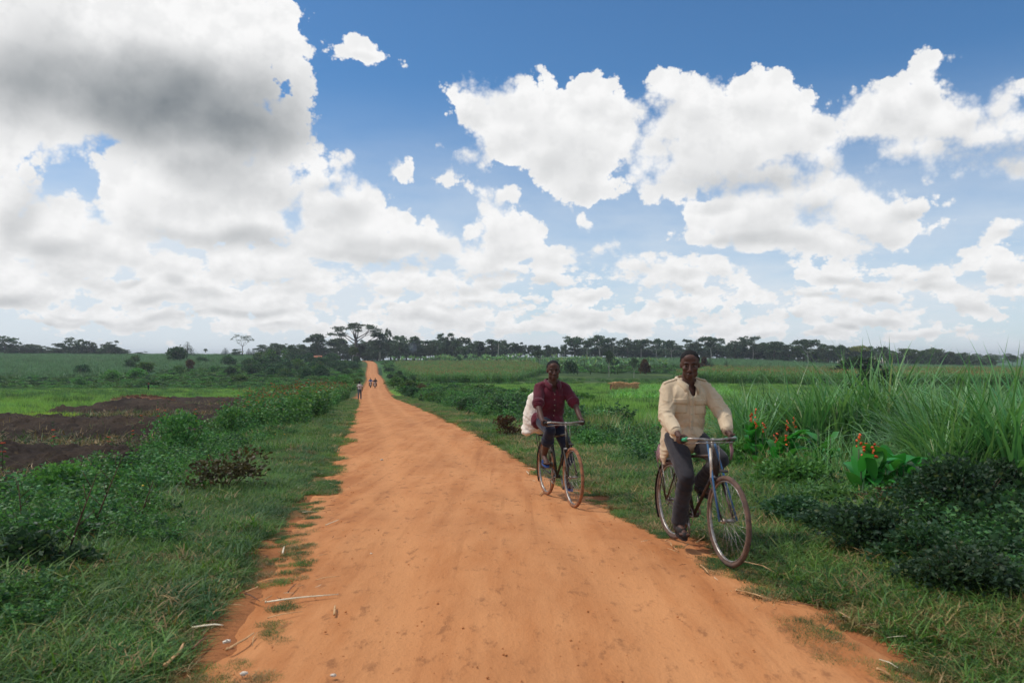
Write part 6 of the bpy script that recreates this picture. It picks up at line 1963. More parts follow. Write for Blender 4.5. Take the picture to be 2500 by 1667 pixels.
SEAT = .90
def rider(kind, loc, rot, label, p):
    """p: seat z, grips, pedals, head yaw; local x forward, y to his left, z up"""
    root = thing('person', label, 'person', loc, rot, None)
    vox = .0055
    body = MB()
    hip = Vector((p['hip'][0], 0, p['hip'][1]))
    chest = Vector(p['chest']); neck = Vector(p['neck']); head = Vector(p['head'])
    sh = {s: Vector((neck.x - .035, neck.y + s * .172, neck.z - .092 + (.0 if s > 0 else p.get('drop', 0)))) for s in (-1, 1)}
    # torso under the shirt
    body.ball(hip + Vector((0, 0, .02)), (.125, .155, .12), 20, 12)
    body.cone(hip + Vector((.01, 0, .08)), chest, .12, .125, 18)
    body.ball(chest + Vector((0, 0, .05)), (.11, .16, .14), 20, 12)
    for s in (-1, 1): body.cone(chest + Vector((0, s * .07, .09)), sh[s], .075, .055, 12)
    body.cone(neck + Vector((-.015, 0, -.05)), head + Vector((-.018, 0, -.06)), .062, .054, 16)
    body.cone(neck + Vector((-.02, 0, -.03)), neck + Vector((-.02, .09, -.035)), .05, .04, 12); body.cone(neck + Vector((-.02, 0, -.03)), neck + Vector((-.02, -.09, -.035)), .05, .04, 12)
    extras = head_parts(head, p['yaw'], p.get('pitch', 0), root, vox, body, p.get('hairline', 0))
    J = {}
    for s in (-1, 1):
        g, ax = Vector(p['grip'][s]), Vector(p['axis'][s]).normalized()
        outv = Vector((0, s, -.1))
        wr = g + Vector((-.060, s * .012, .052))
        el = ik(sh[s], wr, .285, .255, p['elbow'][s])
        J[s] = dict(el=el, wr=wr)
        body.chain([sh[s], el, wr], [.050, .040, .028], 14)
        fist(body, g, -ax if ax.x > 0 else ax, outv, wr) if False else fist(body, g, ax if ax.x > 0 else -ax, outv, wr)
        ank = Vector(p['ankle'][s]); h0 = hip + Vector((.02, s * .085, -.02))
        kn = ik(h0, ank, .435, .42, (1, s * .07, .35))
        J[s].update(h0=h0, kn=kn, ank=ank)
        body.chain([h0, kn], [.085, .055], 16)
        calf = kn.lerp(ank, .33) + Vector((-.018, 0, 0))
        body.chain([kn, calf, ank], [.055, .054, .034], 16)
        foot(body, ank, p['toe'][s])
    bm_ = remesh(body, vox, 2, 'body')
    new_obj('body', bm_, M['skin'], root)
    extras()
    # trousers
    tr = MB()
    tr.ball(hip + Vector((0, 0, 0)), (.14, .172, .125), 20, 12)
    for s in (-1, 1):
        j = J[s]; end = p.get('hem', 1.0)
        tr.chain([j['h0'], j['h0'].lerp(j['kn'], .5), j['kn']], [.100, .086, .070], 18)
        e = j['kn'].lerp(j['ank'] + Vector((0, 0, .0)), end)
        tr.chain([j['kn'], j['kn'].lerp(e, .5) + Vector((-.012, 0, 0)), e], [.070, .066, p.get('hemr', .066)], 18)
    def trw(co, no):
        a = vnoise(co[:, 0] * 10 + co[:, 2] * 12, co[:, 2] * 9 + co[:, 1] * 6, 3, 71)
        return .005 * np.clip(1 - np.abs(a - .5) * 6, -.4, 1)
    to = new_obj('trousers', remesh(tr, .0075, 3, 'trousers', trw), M[p['trousers']], root)
    # shirt
    s_ = MB()
    s_.ball(chest + Vector((.004, 0, .055)), (.142, .198, .150), 24, 14)
    s_.ball(chest + Vector((.0, 0, -.06)), (.140, .178, .16), 24, 14)
    s_.ball(chest.lerp(hip, .55), (.148, .180, .15), 24, 14)
    s_.ball(hip + Vector((.01, 0, .07)), (.140, .178, .12), 24, 12); s_.ball(hip + Vector((.075, 0, -.02)), (.135, .165, .13), 24, 12)
    s_.cone(neck + Vector((-.03, .04, -.035)), sh[1] + Vector((0, -.01, .012)), .056, .064, 16); s_.cone(neck + Vector((-.03, -.04, -.035)), sh[-1] + Vector((0, .01, .012)), .056, .064, 16)
    s_.cone(neck + Vector((-.03, 0, -.05)), chest + Vector((-.01, 0, .1)), .075, .11, 16)
    for s in (-1, 1):
        j = J[s]; cuff = p['cuff']
        el = j['el']
        if cuff <= 1: pts = [sh[s], sh[s].lerp(el, .5), sh[s].lerp(el, cuff)]; rs = [.070, .071, .070]
        else:
            e = el.lerp(j['wr'], cuff - 1)
            pts = [sh[s], sh[s].lerp(el, .55), el, el.lerp(e, .5), e]; rs = [.072, .073, .068, .062, .050]
        s_.chain(pts, rs, 18)
    for q in p.get('tail', []): s_.ball(q[0], q[1], 16, 10)
    shm = remesh(s_, .0075, 3, 'shirt', wrinkle(p['seed'], p.get('wr', .006)))
    # open neck: drop the shirt faces over the throat and above the neckline
    def inneck(c):
        dx = c.x - neck.x; dz = c.z - neck.z; dy = abs(c.y - neck.y)
        if c.z > neck.z + .012 and dy < .085: return True
        return dx > .02 and dz > -.15 and dy < .012 + (dz + .15) * .36 and dy < .07
    import bmesh as _bm
    bb = _bm.new(); bb.from_mesh(shm)
    kill = [f for f in bb.faces if inneck(f.calc_center_median())]
    bvh = BVHTree.FromBMesh(bb)
    _bm.ops.delete(bb, geom=kill, context='FACES')
    for _ in range(14):       # even out the cut edge
        bv = [v for v in bb.verts if v.is_boundary]
        new = {}
        for v in bv:
            nb = [e.other_vert(v).co for e in v.link_edges if e.is_boundary]
            if len(nb) == 2: new[v] = v.co.lerp((nb[0] + nb[1]) / 2, .6)
        for v, c_ in new.items(): v.co = c_
    bb.to_mesh(shm); bb.free()
    sho = new_obj('shirt', shm, M[p['shirt']], root)
    sm = sho.modifiers.new('cloth', 'SOLIDIFY'); sm.thickness = .003; sm.offset = -1
    mt = M[p['shirt']]
    n0 = neck
    # collar: two turned-down wings round the neck
    for s in (-1, 1):
        vs, fs = [], []
        K = 9
        for i in range(K + 1):
            t = i / K
            a = math.pi * (1 - t) * .98 + .32 * t      # from nape to throat
            rx, ry = .074, .078
            top = n0 + Vector((-.022 + rx * math.cos(a) , s * ry * math.sin(a) , .036 - .085 * t ** 2.0))
            if t > .5: top.x += .03 * (t - .5) * 2
            w = .036 + .050 * t ** 3
            outv = Vector((math.cos(a) * .8 + .35 * t, s * (math.sin(a) + .28 * t), 0)).normalized()
            bot = top + outv * (.020 + .026 * t) + Vector((0, 0, -w))
            mid = top.lerp(bot, .45) + outv * .012 + Vector((0, 0, .008))
            vs += [top, mid, bot]
            if i: k = 3 * i; fs += [(k - 3, k, k + 1, k - 2), (k - 2, k + 1, k + 2, k - 1)]
        m = MB(); m.add(vs, fs)
        o = m.build('collar', mt, sho); md = o.modifiers.new('t', 'SOLIDIFY'); md.thickness = .004; md.offset = 0
    D_ = Vector((-1, 0, 0))
    X = 1.0
    cz = chest.z
    zt = n0.z - .15; zb = hip.z + .02
    patch(bvh, [(X, .018, zb), (X, -.018, zb), (X, -.018, zt), (X, .018, zt)], 2, 22, D_, .002).build('placket', mt, sho)
    for k in range(5):
        z = zt - .02 - k * (zt - zb) / 5
        q = conform(bvh, [(X, 0, z)], D_, .005)[0]
        MB().ball(q, (.004, .0065, .0065), 10, 6).build('button', M['button'], sho)
    def pocket(yc, zc, w, h, flap):
        patch(bvh, [(X, yc + w / 2, zc - h), (X, yc - w / 2, zc - h), (X, yc - w / 2, zc), (X, yc + w / 2, zc)], 8, 8, D_, .0022).build('pocket', mt, sho)
        if flap: patch(bvh, [(X, yc + w / 2 + .004, zc - .036), (X, yc - w / 2 - .004, zc - .036), (X, yc - w / 2 - .004, zc + .008), (X, yc + w / 2 + .004, zc + .008)], 8, 4, D_, .0035, .003).build('pocket_flap', mt, sho)
    if kind == 'cream':
        pocket(-.095, cz + .045, .115, .12, True); pocket(.095, cz + .035, .115, .12, True)
        for s in (-1, 1):
            up_ = Vector((0, 0, -1)); y0, y1 = .085, .20
            x = neck.x - .03
            patch(bvh, [(x + .028, s * y0, 2), (x - .028, s * y0, 2), (x - .028, s * y1, 2), (x + .028, s * y1, 2)], 4, 8, up_, .006, .002).build('epaulette', mt, sho) if False else None
            g_ = []
            m = MB(); K = 8; vs, fs = [], []
            for i in range(K + 1):
                yy = y0 + (y1 - y0) * i / K
                for xx in (.030, 0, -.030):
                    h_ = bvh.ray_cast(Vector((x + xx, s * yy, 2.2)), up_, 2)
                    vs.append((h_[0] + Vector((0, 0, .009))) if h_[0] is not None else Vector((x + xx, s * yy, n0.z)))
                if i: k = 3 * i; fs += [(k - 3, k - 2, k + 1, k), (k - 2, k - 1, k + 2, k + 1)]
            m.add(vs, fs); o = m.build('epaulette', mt, sho); md = o.modifiers.new('t', 'SOLIDIFY'); md.thickness = .007
        for s in (-1, 1):       # cuffs
            j = J[s]; e = j['el'].lerp(j['wr'], p['cuff'] - 1); d = (j['wr'] - j['el']).normalized()
            MB().tube([e - d * .05, e + d * .012], [.055, .051], 20, cap=False).build('cuff', mt, sho)
    else:
        pocket(.095, cz + .05, .11, .125, False)
        for s in (-1, 1):       # rolled sleeves
            j = J[s]; e = sh[s].lerp(j['el'], p['cuff']); d = (j['el'] - sh[s]).normalized()
            m = MB(); m.tube([e - d * .055, e - d * .03, e, e + d * .006], [.073, .079, .077, .071], 22, cap=False)
            o = m.build('rolled_cuff', mt, sho); md = o.modifiers.new('t', 'SOLIDIFY'); md.thickness = .006
    # footwear
    for s in (-1, 1):
        a, t = Vector(p['ankle'][s]), Vector(p['toe'][s]).normalized(); sd_ = t.cross(Vector((0, 0, 1))).normalized(); u = sd_.cross(t)
        m = MB(); pts = []
        K = 14; vs = []
        for lay in (0, 1):
            for i in range(K):
                an = 2 * math.pi * i / K; L_ = .145 if math.cos(an) > 0 else .10
                wdt = .047 if math.cos(an) > 0 else .038
                c = a + t * .045 - u * (.086 + .018 * lay) - u * (.0 if lay else 0)
                q = c + t * math.cos(an) * L_ + sd_ * math.sin(an) * wdt
                vs.append(q - u * (.012 * max(0, math.cos(an))))
        m.add(vs, [tuple(range(K)), tuple(range(2 * K - 1, K - 1, -1))] + [(i, i + K, (i + 1) % K + K, (i + 1) % K) for i in range(K)])
        fl = m.build('sandal', M[p['shoe']], root, False)
        top = a + t * .11 - u * .042
        for q in (-1, 1): MB().tube([top, a + t * .07 - u * .05 + sd_ * q * .036, a + t * .04 - u * .082 + sd_ * q * .044], [.007, .008, .006], 6).build('strap', M[p['shoe']], fl)
        if p['shoe'] == 'sandal':
            m = MB(); pp = [a + t * x_ - u * (.052 + .012 * (x_ > .08)) for x_ in (-.045, .02, .09, .14)]
            m.chain([a + t * -.035 - u * .062, a + t * .04 - u * .052, a + t * .12 - u * .07, a + t * .155 - u * .078], [.042, .043, .041, .032], 14); m.build('shoe_upper', M['sandal'], fl)
    return root, J

def bicycle(loc, rot, label, p):
    r = thing('bicycle', label, 'bicycle', loc, rot, 'roadster bicycles ridden along the road')
    WB, WR = 1.09, .352
    FM = M[p['frame']]
    BBp = Vector((.455, 0, .29)); ST = Vector((.235, 0, .80)); HT = Vector((.845, 0, .865)); HB_ = Vector((.885, 0, .70)); FA = Vector((WB, 0, WR)); RA = Vector((0, 0, WR))
    m = MB()
    m.tube([BBp, ST], .0145, 10); m.tube([ST + Vector((.01, 0, -.03)), HT - Vector((0, 0, .03))], .013, 10); m.tube([BBp, HB_ + Vector((-.005, 0, .03))], .015, 10)
    m.tube([HB_ - Vector((-.008, 0, .03)), HT + Vector((-.006, 0, .02))], .0185, 12)
    for s in (-1, 1):
        m.tube([BBp + Vector((-.03, s * .03, 0)), RA + Vector((0, s * .058, 0))], [.011, .008], 8); m.tube([ST + Vector((0, s * .018, -.03)), RA + Vector((0, s * .058, .0))], [.008, .007], 8)
    m.tube([BBp + Vector((0, -.04, 0)), BBp + Vector((0, .04, 0))], .022, 12)
    m.build('frame', FM, r)
    # fork
    m = MB(); crown = HB_ + Vector((.01, 0, -.045))
    m.box(crown, (.04, .105, .026))
    for s in (-1, 1): m.tube([crown + Vector((0, s * .046, 0)), crown.lerp(FA, .72) + Vector((-.012, s * .052, 0)), FA + Vector((0, s * .05, 0))], [.013, .011, .0075], 9)
    fk = m.build('fork', FM, r)
    MB().tube([crown + Vector((0, -.052, .016)), crown + Vector((0, .052, .016))], .012, 8).build('fork_crown', M['chrome'], fk)
    if p.get('stays'):
        for s in (-1, 1): MB().tube([Vector((.80, s * .030, .95)), FA + Vector((0, s * .075, .0))], .0085, 8).build('stay', M['bluepaint'], fk)
        MB().tube([Vector((.86, -.03, .90)), Vector((.92, -.055, .68))], .011, 6).build('number_plate_strip', M['white'], fk)
    # wheels
    def wheel(nm, c, tyre):
        w = bpy.data.objects.new(nm, None); C.objects.link(w); w.parent = r; w.location = c
        MB().ring((0, 0, 0), WR - .019, .0195, n=72, m=12).build('tyre', M[tyre], w)
        q = MB(); q.ring((0, 0, 0), WR - .043, .0125, n=72, m=8, flat=.55); q.build('rim', M['chrome'], w)
        q = MB(); q.tube([(0, -.045, 0), (0, -.02, 0), (0, .02, 0), (0, .045, 0)], [.020, .014, .014, .020], 12); q.tube([(0, -.065, 0), (0, .065, 0)], .006, 8); q.build('hub', M['chrome'], w)
        q = MB()
        for i in range(32):
            a = 2 * math.pi * i / 32; b_ = a + (.42 if (i // 2) % 2 else -.42); s = .03 if i % 2 else -.03
            q.tube([(math.cos(b_) * .019, s, math.sin(b_) * .019), (math.cos(a) * (WR - .045), 0, math.sin(a) * (WR - .045))], .0013, 4)
        q.build('spokes', M['chrome'], w)
        return w
    wheel('front_wheel', FA, p['tyre']); wheel('rear_wheel', RA, p['tyre'])
    # mudguards
    def guard(nm, c, a0, a1):
        q = MB(); Rr = WR + .022; vs, fs = [], []
        K = 26
        for i in range(K + 1):
            a = a0 + (a1 - a0) * i / K
            for yy, dr in ((-.030, -.016), (-.018, .0), (0, .006), (.018, 0), (.030, -.016)):
                vs.append(c + Vector((math.cos(a) * (Rr + dr), yy, math.sin(a) * (Rr + dr))))
            if i: k = 5 * i; fs += [(k - 5 + j, k - 4 + j, k + 1 + j, k + j) for j in range(4)]
        q.add(vs, fs); o = q.build('mudguard', FM, r); md = o.modifiers.new('t', 'SOLIDIFY'); md.thickness = .0025
        for a in (a0 + .25, a0 + (a1 - a0) * .45):
            s2 = MB()
            for s in (-1, 1): s2.tube([c + Vector((0, s * .055, 0)), c + Vector((math.cos(a) * Rr, s * .031, math.sin(a) * Rr))], .003, 5)
            s2.build('stay', M['chrome'], o)
    guard('mudguard', RA, R(35), R(215))
    if p.get('front_guard'): guard('mudguard', FA, R(62), R(200))
    else: MB().ball(FA + Vector((-.06, 0, WR + .03)), (.06, .03, .012), 10, 6).build('mudguard', M['black'], r)
    # saddle
    q = MB(); sx, sz = p['seat']
    q.ball((sx - .06, 0, sz - .03), (.085, .092, .032), 18, 10); q.cone((sx - .02, 0, sz - .028), (sx + .14, 0, sz - .022), .034, .022, 12)
    sd2 = new_obj('saddle', remesh(q, .006, 2, 'saddle'), M['leather'], r)
    q = MB(); q.tube([ST, (sx - .005, 0, sz - .06)], .0125, 8); q.build('seat_post', M['chrome'], sd2)
    for s in (-1, 1):
        q = MB(); q.tube([(sx - .09 + .014 * math.cos(i * 1.1), s * .05 + .014 * math.sin(i * 1.1), sz - .115 + i * .0028) for i in range(25)], .003, 4); q.tube([(sx - .1, s * .05, sz - .115), (sx + .11, s * .012, sz - .07)], .004, 5); q.build('saddle_spring', M['chrome'], sd2)
    # handlebar with rod brakes
    hz_ = p['bar_z']; stem_top = Vector((.825, 0, hz_))
    q = MB(); q.tube([HT, stem_top - Vector((0, 0, .0))], .012, 10); q.tube([stem_top, stem_top + Vector((.04, 0, .0))], .015, 10); q.build('stem', M['chrome'], r)
    hb = bpy.data.objects.new('handlebar', None); C.objects.link(hb); hb.parent = r
    cx = .865; bw = p.get('bw', .262); k_ = bw / .262
    q = MB()
    pts = [Vector((cx - .20, -.255 * k_, hz_ - .012)), Vector((cx - .09, -.262 * k_, hz_ + .0)), Vector((cx - .02, -.235 * k_, hz_ + .012)), Vector((cx + .012, -.16 * k_, hz_ + .012)), Vector((cx, -.06, hz_ + .002)), Vector((cx - .01, 0, hz_))]
    pts = pts + [Vector((v.x, -v.y, v.z)) for v in reversed(pts[:-1])]
    q.tube(pts, .0115, 10); q.build('bar', M['chrome'], hb)
    q = MB()
    pts = [Vector((cx - .13, -.235 * k_, hz_ - .040)), Vector((cx - .03, -.215 * k_, hz_ - .030)), Vector((cx + .022, -.15, hz_ - .018)), Vector((cx + .02, 0, hz_ - .020))]
    pts = pts + [Vector((v.x, -v.y, v.z)) for v in reversed(pts[:-1])]
    q.tube(pts, .0055, 8); q.tube([(cx + .02, .03, hz_ - .02), (cx + .045, .03, hz_ - .30)], .004, 6); q.build('brake_rod', M['chrome'], hb)
    for s in (-1, 1):
        MB().tube([(cx - .215, s * .256 * k_, hz_ - .013), (cx - .205, s * .256 * k_, hz_ - .013), (cx - .085, s * .262 * k_, hz_ + .001), (cx - .05, s * .252 * k_, hz_ + .008)], [.019, .0165, .0155, .018], 12).build('grip', M[p['grip']], hb)
    # chain set
    q = MB(); q.ring(BBp + Vector((0, -.048, 0)), .088, .004, n=36, m=6)
    for k in range(5): a = k * 1.2566; q.tube([BBp + Vector((0, -.048, 0)), BBp + Vector((math.cos(a) * .088, -.048, math.sin(a) * .088))], .006, 5)
    cs = q.build('chainring', M['chrome'], r)
    ca = p['crank']
    for s, aa in ((-1, ca), (1, ca + math.pi)):
        e = BBp + Vector((math.cos(aa) * .165, s * .062, math.sin(aa) * .165))
        MB().tube([BBp + Vector((0, s * .058, 0)), e], [.012, .008], 8, flat=.6).build('crank', M['chrome'], r)
        q = MB(); q.box(e + Vector((0, s * .065, 0)), (.075, .085, .020)); q.tube([e, e + Vector((0, s * .105, 0))], .006, 6); q.build('pedal', M['black'], r, False)
    q = MB(); q.tube([RA + Vector((0, -.048, .040)), BBp + Vector((0, -.048, .09))], .0035, 5); q.tube([RA + Vector((0, -.048, -.040)), BBp + Vector((0, -.048, -.09))], .0035, 5); q.ring(RA + Vector((0, -.048, 0)), .04, .005, n=20, m=6); q.build('chain', M['frame'], r)
    if p.get('guard'):
        q = MB(); q.box(BBp.lerp(RA, .45) + Vector((0, -.066, .10)), (.50, .008, .055), Euler((0, -.12, 0)).to_matrix()); q.build('chain_guard', FM, r)
    # carrier
    q = MB(); cz_ = .765
    for s in (-1, 0, 1): q.tube([(.16, s * .06, cz_), (-.26, s * .065, cz_)], .006, 6)
    for x in (.14, .0, -.14, -.26): q.tube([(x, -.066, cz_), (x, .066, cz_)], .006, 6)
    for s in (-1, 1): q.tube([(-.12, s * .064, cz_), (0, s * .066, WR)], .0055, 6); q.tube([(-.25, s * .064, cz_), (0, s * .066, WR)], .0055, 6)
    q.build('carrier', M['frame'], r)
    q = MB(); q.tube([(.05, .06, WR - .02), (-.16, .10, .06)], .006, 6) if p.get('stand') else q.tube([(0, .06, WR - .01), (-.02, .075, WR - .10)], .006, 6); q.build('kickstand', M['chrome'], r)
    return r

def place(front, rear, off=0.0):
    """ground contact points of both wheels -> location and rotation of the frame"""
    def gz(q):
        d = abs(float(rd(q[0], q[1])))
        return max(g1(*q), float(road_z(q[1])) + .015) + off
    A = Vector((rear[0], rear[1], gz(rear))); B_ = Vector((front[0], front[1], gz(front)))
    d = B_ - A
    yaw = math.atan2(d.y, d.x); pitch = -math.atan2(d.z, math.hypot(d.x, d.y))
    return A, (0, pitch, yaw)

# right: man in cream
hz_c = .965
locC, rotC = place((1.695, 6.27), (1.475, 7.33))
gripC = {s: (.865 - .155, s * .259 * .84, hz_c - .006) for s in (-1, 1)}
axC = {s: (1, s * .05, .08) for s in (-1, 1)}
ca = R(-72)
BBv = Vector((.455, 0, .29))
def ped(a, s): return BBv + Vector((math.cos(a) * .165, s * .127, math.sin(a) * .165))
pr, pl = ped(ca, -1), ped(ca + math.pi, 1)
bicycle(locC, rotC, 'old dark roadster with blue front stays and green grips, ridden by the man in cream',
        dict(frame='frame', tyre='tyre', grip='green_grip', bar_z=hz_c, seat=(.21, .875), crank=ca, bw=.22, stays=True, front_guard=False))
rider('cream', locC, rotC, 'man in a loose cream uniform shirt and charcoal trousers cycling nearest the camera', dict(
    hip=(.265, .955), chest=(.295, .01, 1.235), neck=(.32, .02, 1.455), head=(.35, .03, 1.583), yaw=R(-24), pitch=R(4), hairline=.0,
    grip=gripC, axis=axC, elbow={-1: (-.7, -.25, -.2), 1: (-.6, .75, .1)},
    ankle={-1: tuple(pr + Vector((-.075, 0, .105))), 1: tuple(pl + Vector((-.07, 0, .108)))}, toe={-1: (1, -.1, -.12), 1: (1, .1, -.1)},
    shirt='cream', trousers='char', shoe='sandal', cuff=1.86, hem=.97, hemr=.064, seed=3, wr=.0052,
    tail=[((.20, -.150, .90), (.085, .028, .15)), ((.185, -.160, .81), (.060, .020, .12)), ((.20, .08, .94), (.09, .09, .11))]))

# left: man in maroon, white sack behind him
hz_m = .975
locM, rotM = place((.722, 9.4), (.452, 10.45))
cam_ = R(105)
pr, pl = ped(cam_, -1), ped(cam_ + math.pi, 1)
bicycle(locM, rotM, 'dark roadster with orange dusty tyres carrying a white sack, ridden by the man in maroon',
        dict(frame='frame_gr', tyre='tyre_or', grip='black', bar_z=hz_m, seat=(.17, .895), crank=cam_, bw=.241, stays=False, guard=True, stand=True))
rider('maroon', locM, rotM, 'man in maroon shirt, sleeves rolled, navy trousers, cycling behind the man in cream', dict(
    hip=(.165, .975), chest=(.25, 0, 1.26), neck=(.31, 0, 1.485), head=(.345, 0, 1.62), yaw=R(-10), pitch=R(2), hairline=.012,
    grip={s: (.865 - .155, s * .259 * .92, hz_m - .006) for s in (-1, 1)}, axis=axC, elbow={-1: (-.7, -.35, -.2), 1: (-.5, .6, 0)},
    ankle={-1: tuple(pr + Vector((-.075, 0, .105))), 1: tuple(pl + Vector((-.07, 0, .108)))}, toe={-1: (1, -.05, -.2), 1: (1, .1, -.05)},
    shirt='maroon', trousers='navy', shoe='blueflip', cuff=.92, hem=.42, hemr=.082, seed=8, wr=.0045,
    tail=[((.04, -.13, .97), (.10, .085, .11)), ((.05, .13, .97), (.09, .08, .09)), ((-.03, 0, .98), (.06, .17, .10))]))
# sack
def sack():
    m = MB()
    zz = .775
    for i in range(22):
        t = i / 21
        c = (-.17 - .04 * t, -.085 - .0 * t, zz + .085 + .40 * t)
        m.ball(c, (.14 * (1 - .36 * t ** 1.8), .20 * (1 - .46 * t ** 1.5), .078), 22, 10)
    m.ball((-.17, -.205, zz + .03), (.11, .085, .045), 16, 9); m.ball((-.16, .08, zz + .05), (.10, .08, .06), 16, 9)
    def w(co, no):
        z = co[:, 2]
        rib = np.sin(z * 62 + vnoise(co[:, 1] * 6, z * 4, 2, 3) * 5)
        crease = np.clip(1 - np.abs(vnoise(co[:, 1] * 9 + z * 7 + 9, z * 8 - co[:, 1] * 5 + co[:, 0] * 8, 2, 12) - .5) * 6, 0, 1)
        return -.011 * crease + .026 * (vnoise(co[:, 1] * 18, z * 18 + co[:, 0] * 9, 3, 6) - .5)
    me = remesh(m, .008, 2, 'sack', w)
    o = new_obj('sack', me, M['sack']); o.location = locM; o.rotation_euler = rotM
    tag(o, 'full white woven sack standing on the carrier behind the man in maroon', 'sack')
sack()
# rag tied behind the saddle of the cream rider's bicycle
m = MB()
for k in range(4):
    x0 = .02 + .03 * k; m.tube([(x0, -.13 - .01 * k, .86), (x0 + .03, -.16, .79 - .02 * k), (x0 + .01, -.15 + .02 * k, .70)], [.010, .014, .005], 6, flat=.4)
o = m.build('rag', M['ribbon']); o.location = locC; o.rotation_euler = rotC
tag(o, 'pinkish rag dangling beside the saddle of the nearest bicycle', 'rag')
m = MB(); m.tube([(.70, .225, .95), (.71, .235, .86), (.70, .23, .78)], [.012, .016, .007], 6, flat=.4)
o = m.build('rag', M['ribbon']); o.location = locC; o.rotation_euler = rotC
tag(o, 'pale rag hanging from the left grip of the nearest bicycle', 'rag')

# ------------------------------------------------------------------ small far figures
def small_person(px, base, hpx, label, shirt, trousers, pose, cap=None):
    p = hit(px, base); s = hpx / F * p[1] / 1.72
    X, Y = p[0], p[1]
    z = max(p[2], float(road_z(Y)) + Y * .0006 if abs(float(rd(X, Y))) < 1.9 else p[2])
    face = {'away': math.pi / 2, 'side': 0.0}[pose]
    r = thing('person', label, 'person', (X, Y, z), (0, 0, face)); r.scale = (s, s, s)
    b_ = MB(); st = .16
    b_.ball((0, 0, .94), (.11, .15, .12), 14, 9); b_.cone((0, 0, 1.0), (.02, 0, 1.3), .12, .13, 14); b_.cone((.02, 0, 1.4), (.03, 0, 1.52), .055, .05, 10)
    b_.ball((.04, 0, 1.61), (.095, .075, .115), 14, 10); b_.ball((.13, 0, 1.59), (.02, .012, .02), 8, 6)
    for sd_, f in ((-1, 1), (1, -1)):
        b_.cone((.02, sd_ * .08, 1.38), (.02, sd_ * .19, 1.38), .06, .055, 10)
        b_.chain([(.02, sd_ * .19, 1.38), (.02 - f * .06, sd_ * .25, 1.12), (.10 - f * .08, sd_ * .25, .88)], [.052, .04, .028], 10)
        for k in range(4): b_.chain([(.11 - f * .08, sd_ * (.235 + .01 * k), .86), (.13 - f * .08, sd_ * (.235 + .01 * k), .78)], [.012, .009], 6)
        b_.chain([(.13 - f * .08, sd_ * .22, .86), (.16 - f * .08, sd_ * .215, .80)], [.012, .009], 6)
        b_.chain([(0, sd_ * .09, .90), (f * st * .7 + .03, sd_ * .09, .50), (f * st - .04 * (f < 0), sd_ * .09, .09)], [.085, .058, .038], 12)
        b_.cone((f * st - .03, sd_ * .09, .045), (f * st + .13, sd_ * .10, .035), .04, .034, 10)
    new_obj('body', remesh(b_, .016, 1, 'body'), M['skin'], r)
    t_ = MB(); t_.ball((0, 0, .93), (.125, .165, .12), 14, 9)
    for sd_, f in ((-1, 1), (1, -1)): t_.chain([(0, sd_ * .09, .90), (f * st * .7 + .03, sd_ * .09, .50), (f * st - .04 * (f < 0), sd_ * .09, .11)], [.10, .078, .064], 12)
    new_obj('trousers', remesh(t_, .016, 1, 'trousers'), M[trousers], r)
    h_ = MB(); h_.ball((.02, 0, 1.28), (.15, .20, .17), 16, 10); h_.ball((.01, 0, 1.05), (.14, .18, .16), 16, 10)
    for sd_, f in ((-1, 1), (1, -1)): h_.cone((.02, sd_ * .12, 1.38), (.02 - f * .03, sd_ * .225, 1.25), .078, .07, 12)
    new_obj('shirt', remesh(h_, .016, 1, 'shirt', wrinkle(5, .006)), M[shirt], r)
    MB().ball((.02, 0, 1.645), (.10, .083, .09), 14, 9).build('hair', M['hair'], r)
    if cap:
        c = MB(); c.ball((.03, 0, 1.66), (.115, .10, .09), 14, 9); c.ball((.14, 0, 1.65), (.08, .07, .012), 12, 6); c.build('cap', M[cap], r)
    return r
M['lightshirt'] = cloth_mat('pale_pinkish_shirt', G(222, 204, 196), G(196, 176, 170))
M['greytr'] = cloth_mat('grey_trousers', G(96, 104, 112), G(74, 80, 90))
M['darkcl'] = cloth_mat('dark_work_clothes', G(48, 44, 48), G(36, 34, 38))
M['redcap'] = cloth_mat('red_cap', G(190, 70, 50), G(150, 50, 40))
M['bluesh'] = cloth_mat('blue_shirt', G(52, 110, 170), G(40, 84, 140))
small_person(878, 976, 44, 'man in a pale shirt and grey trousers walking away up the left road edge', 'lightshirt', 'greytr', 'away')
small_person(362, 959, 23, 'field worker in dark clothes and a red cap standing beyond the ploughed soil', 'darkcl', 'darkcl', 'side', 'redcap')

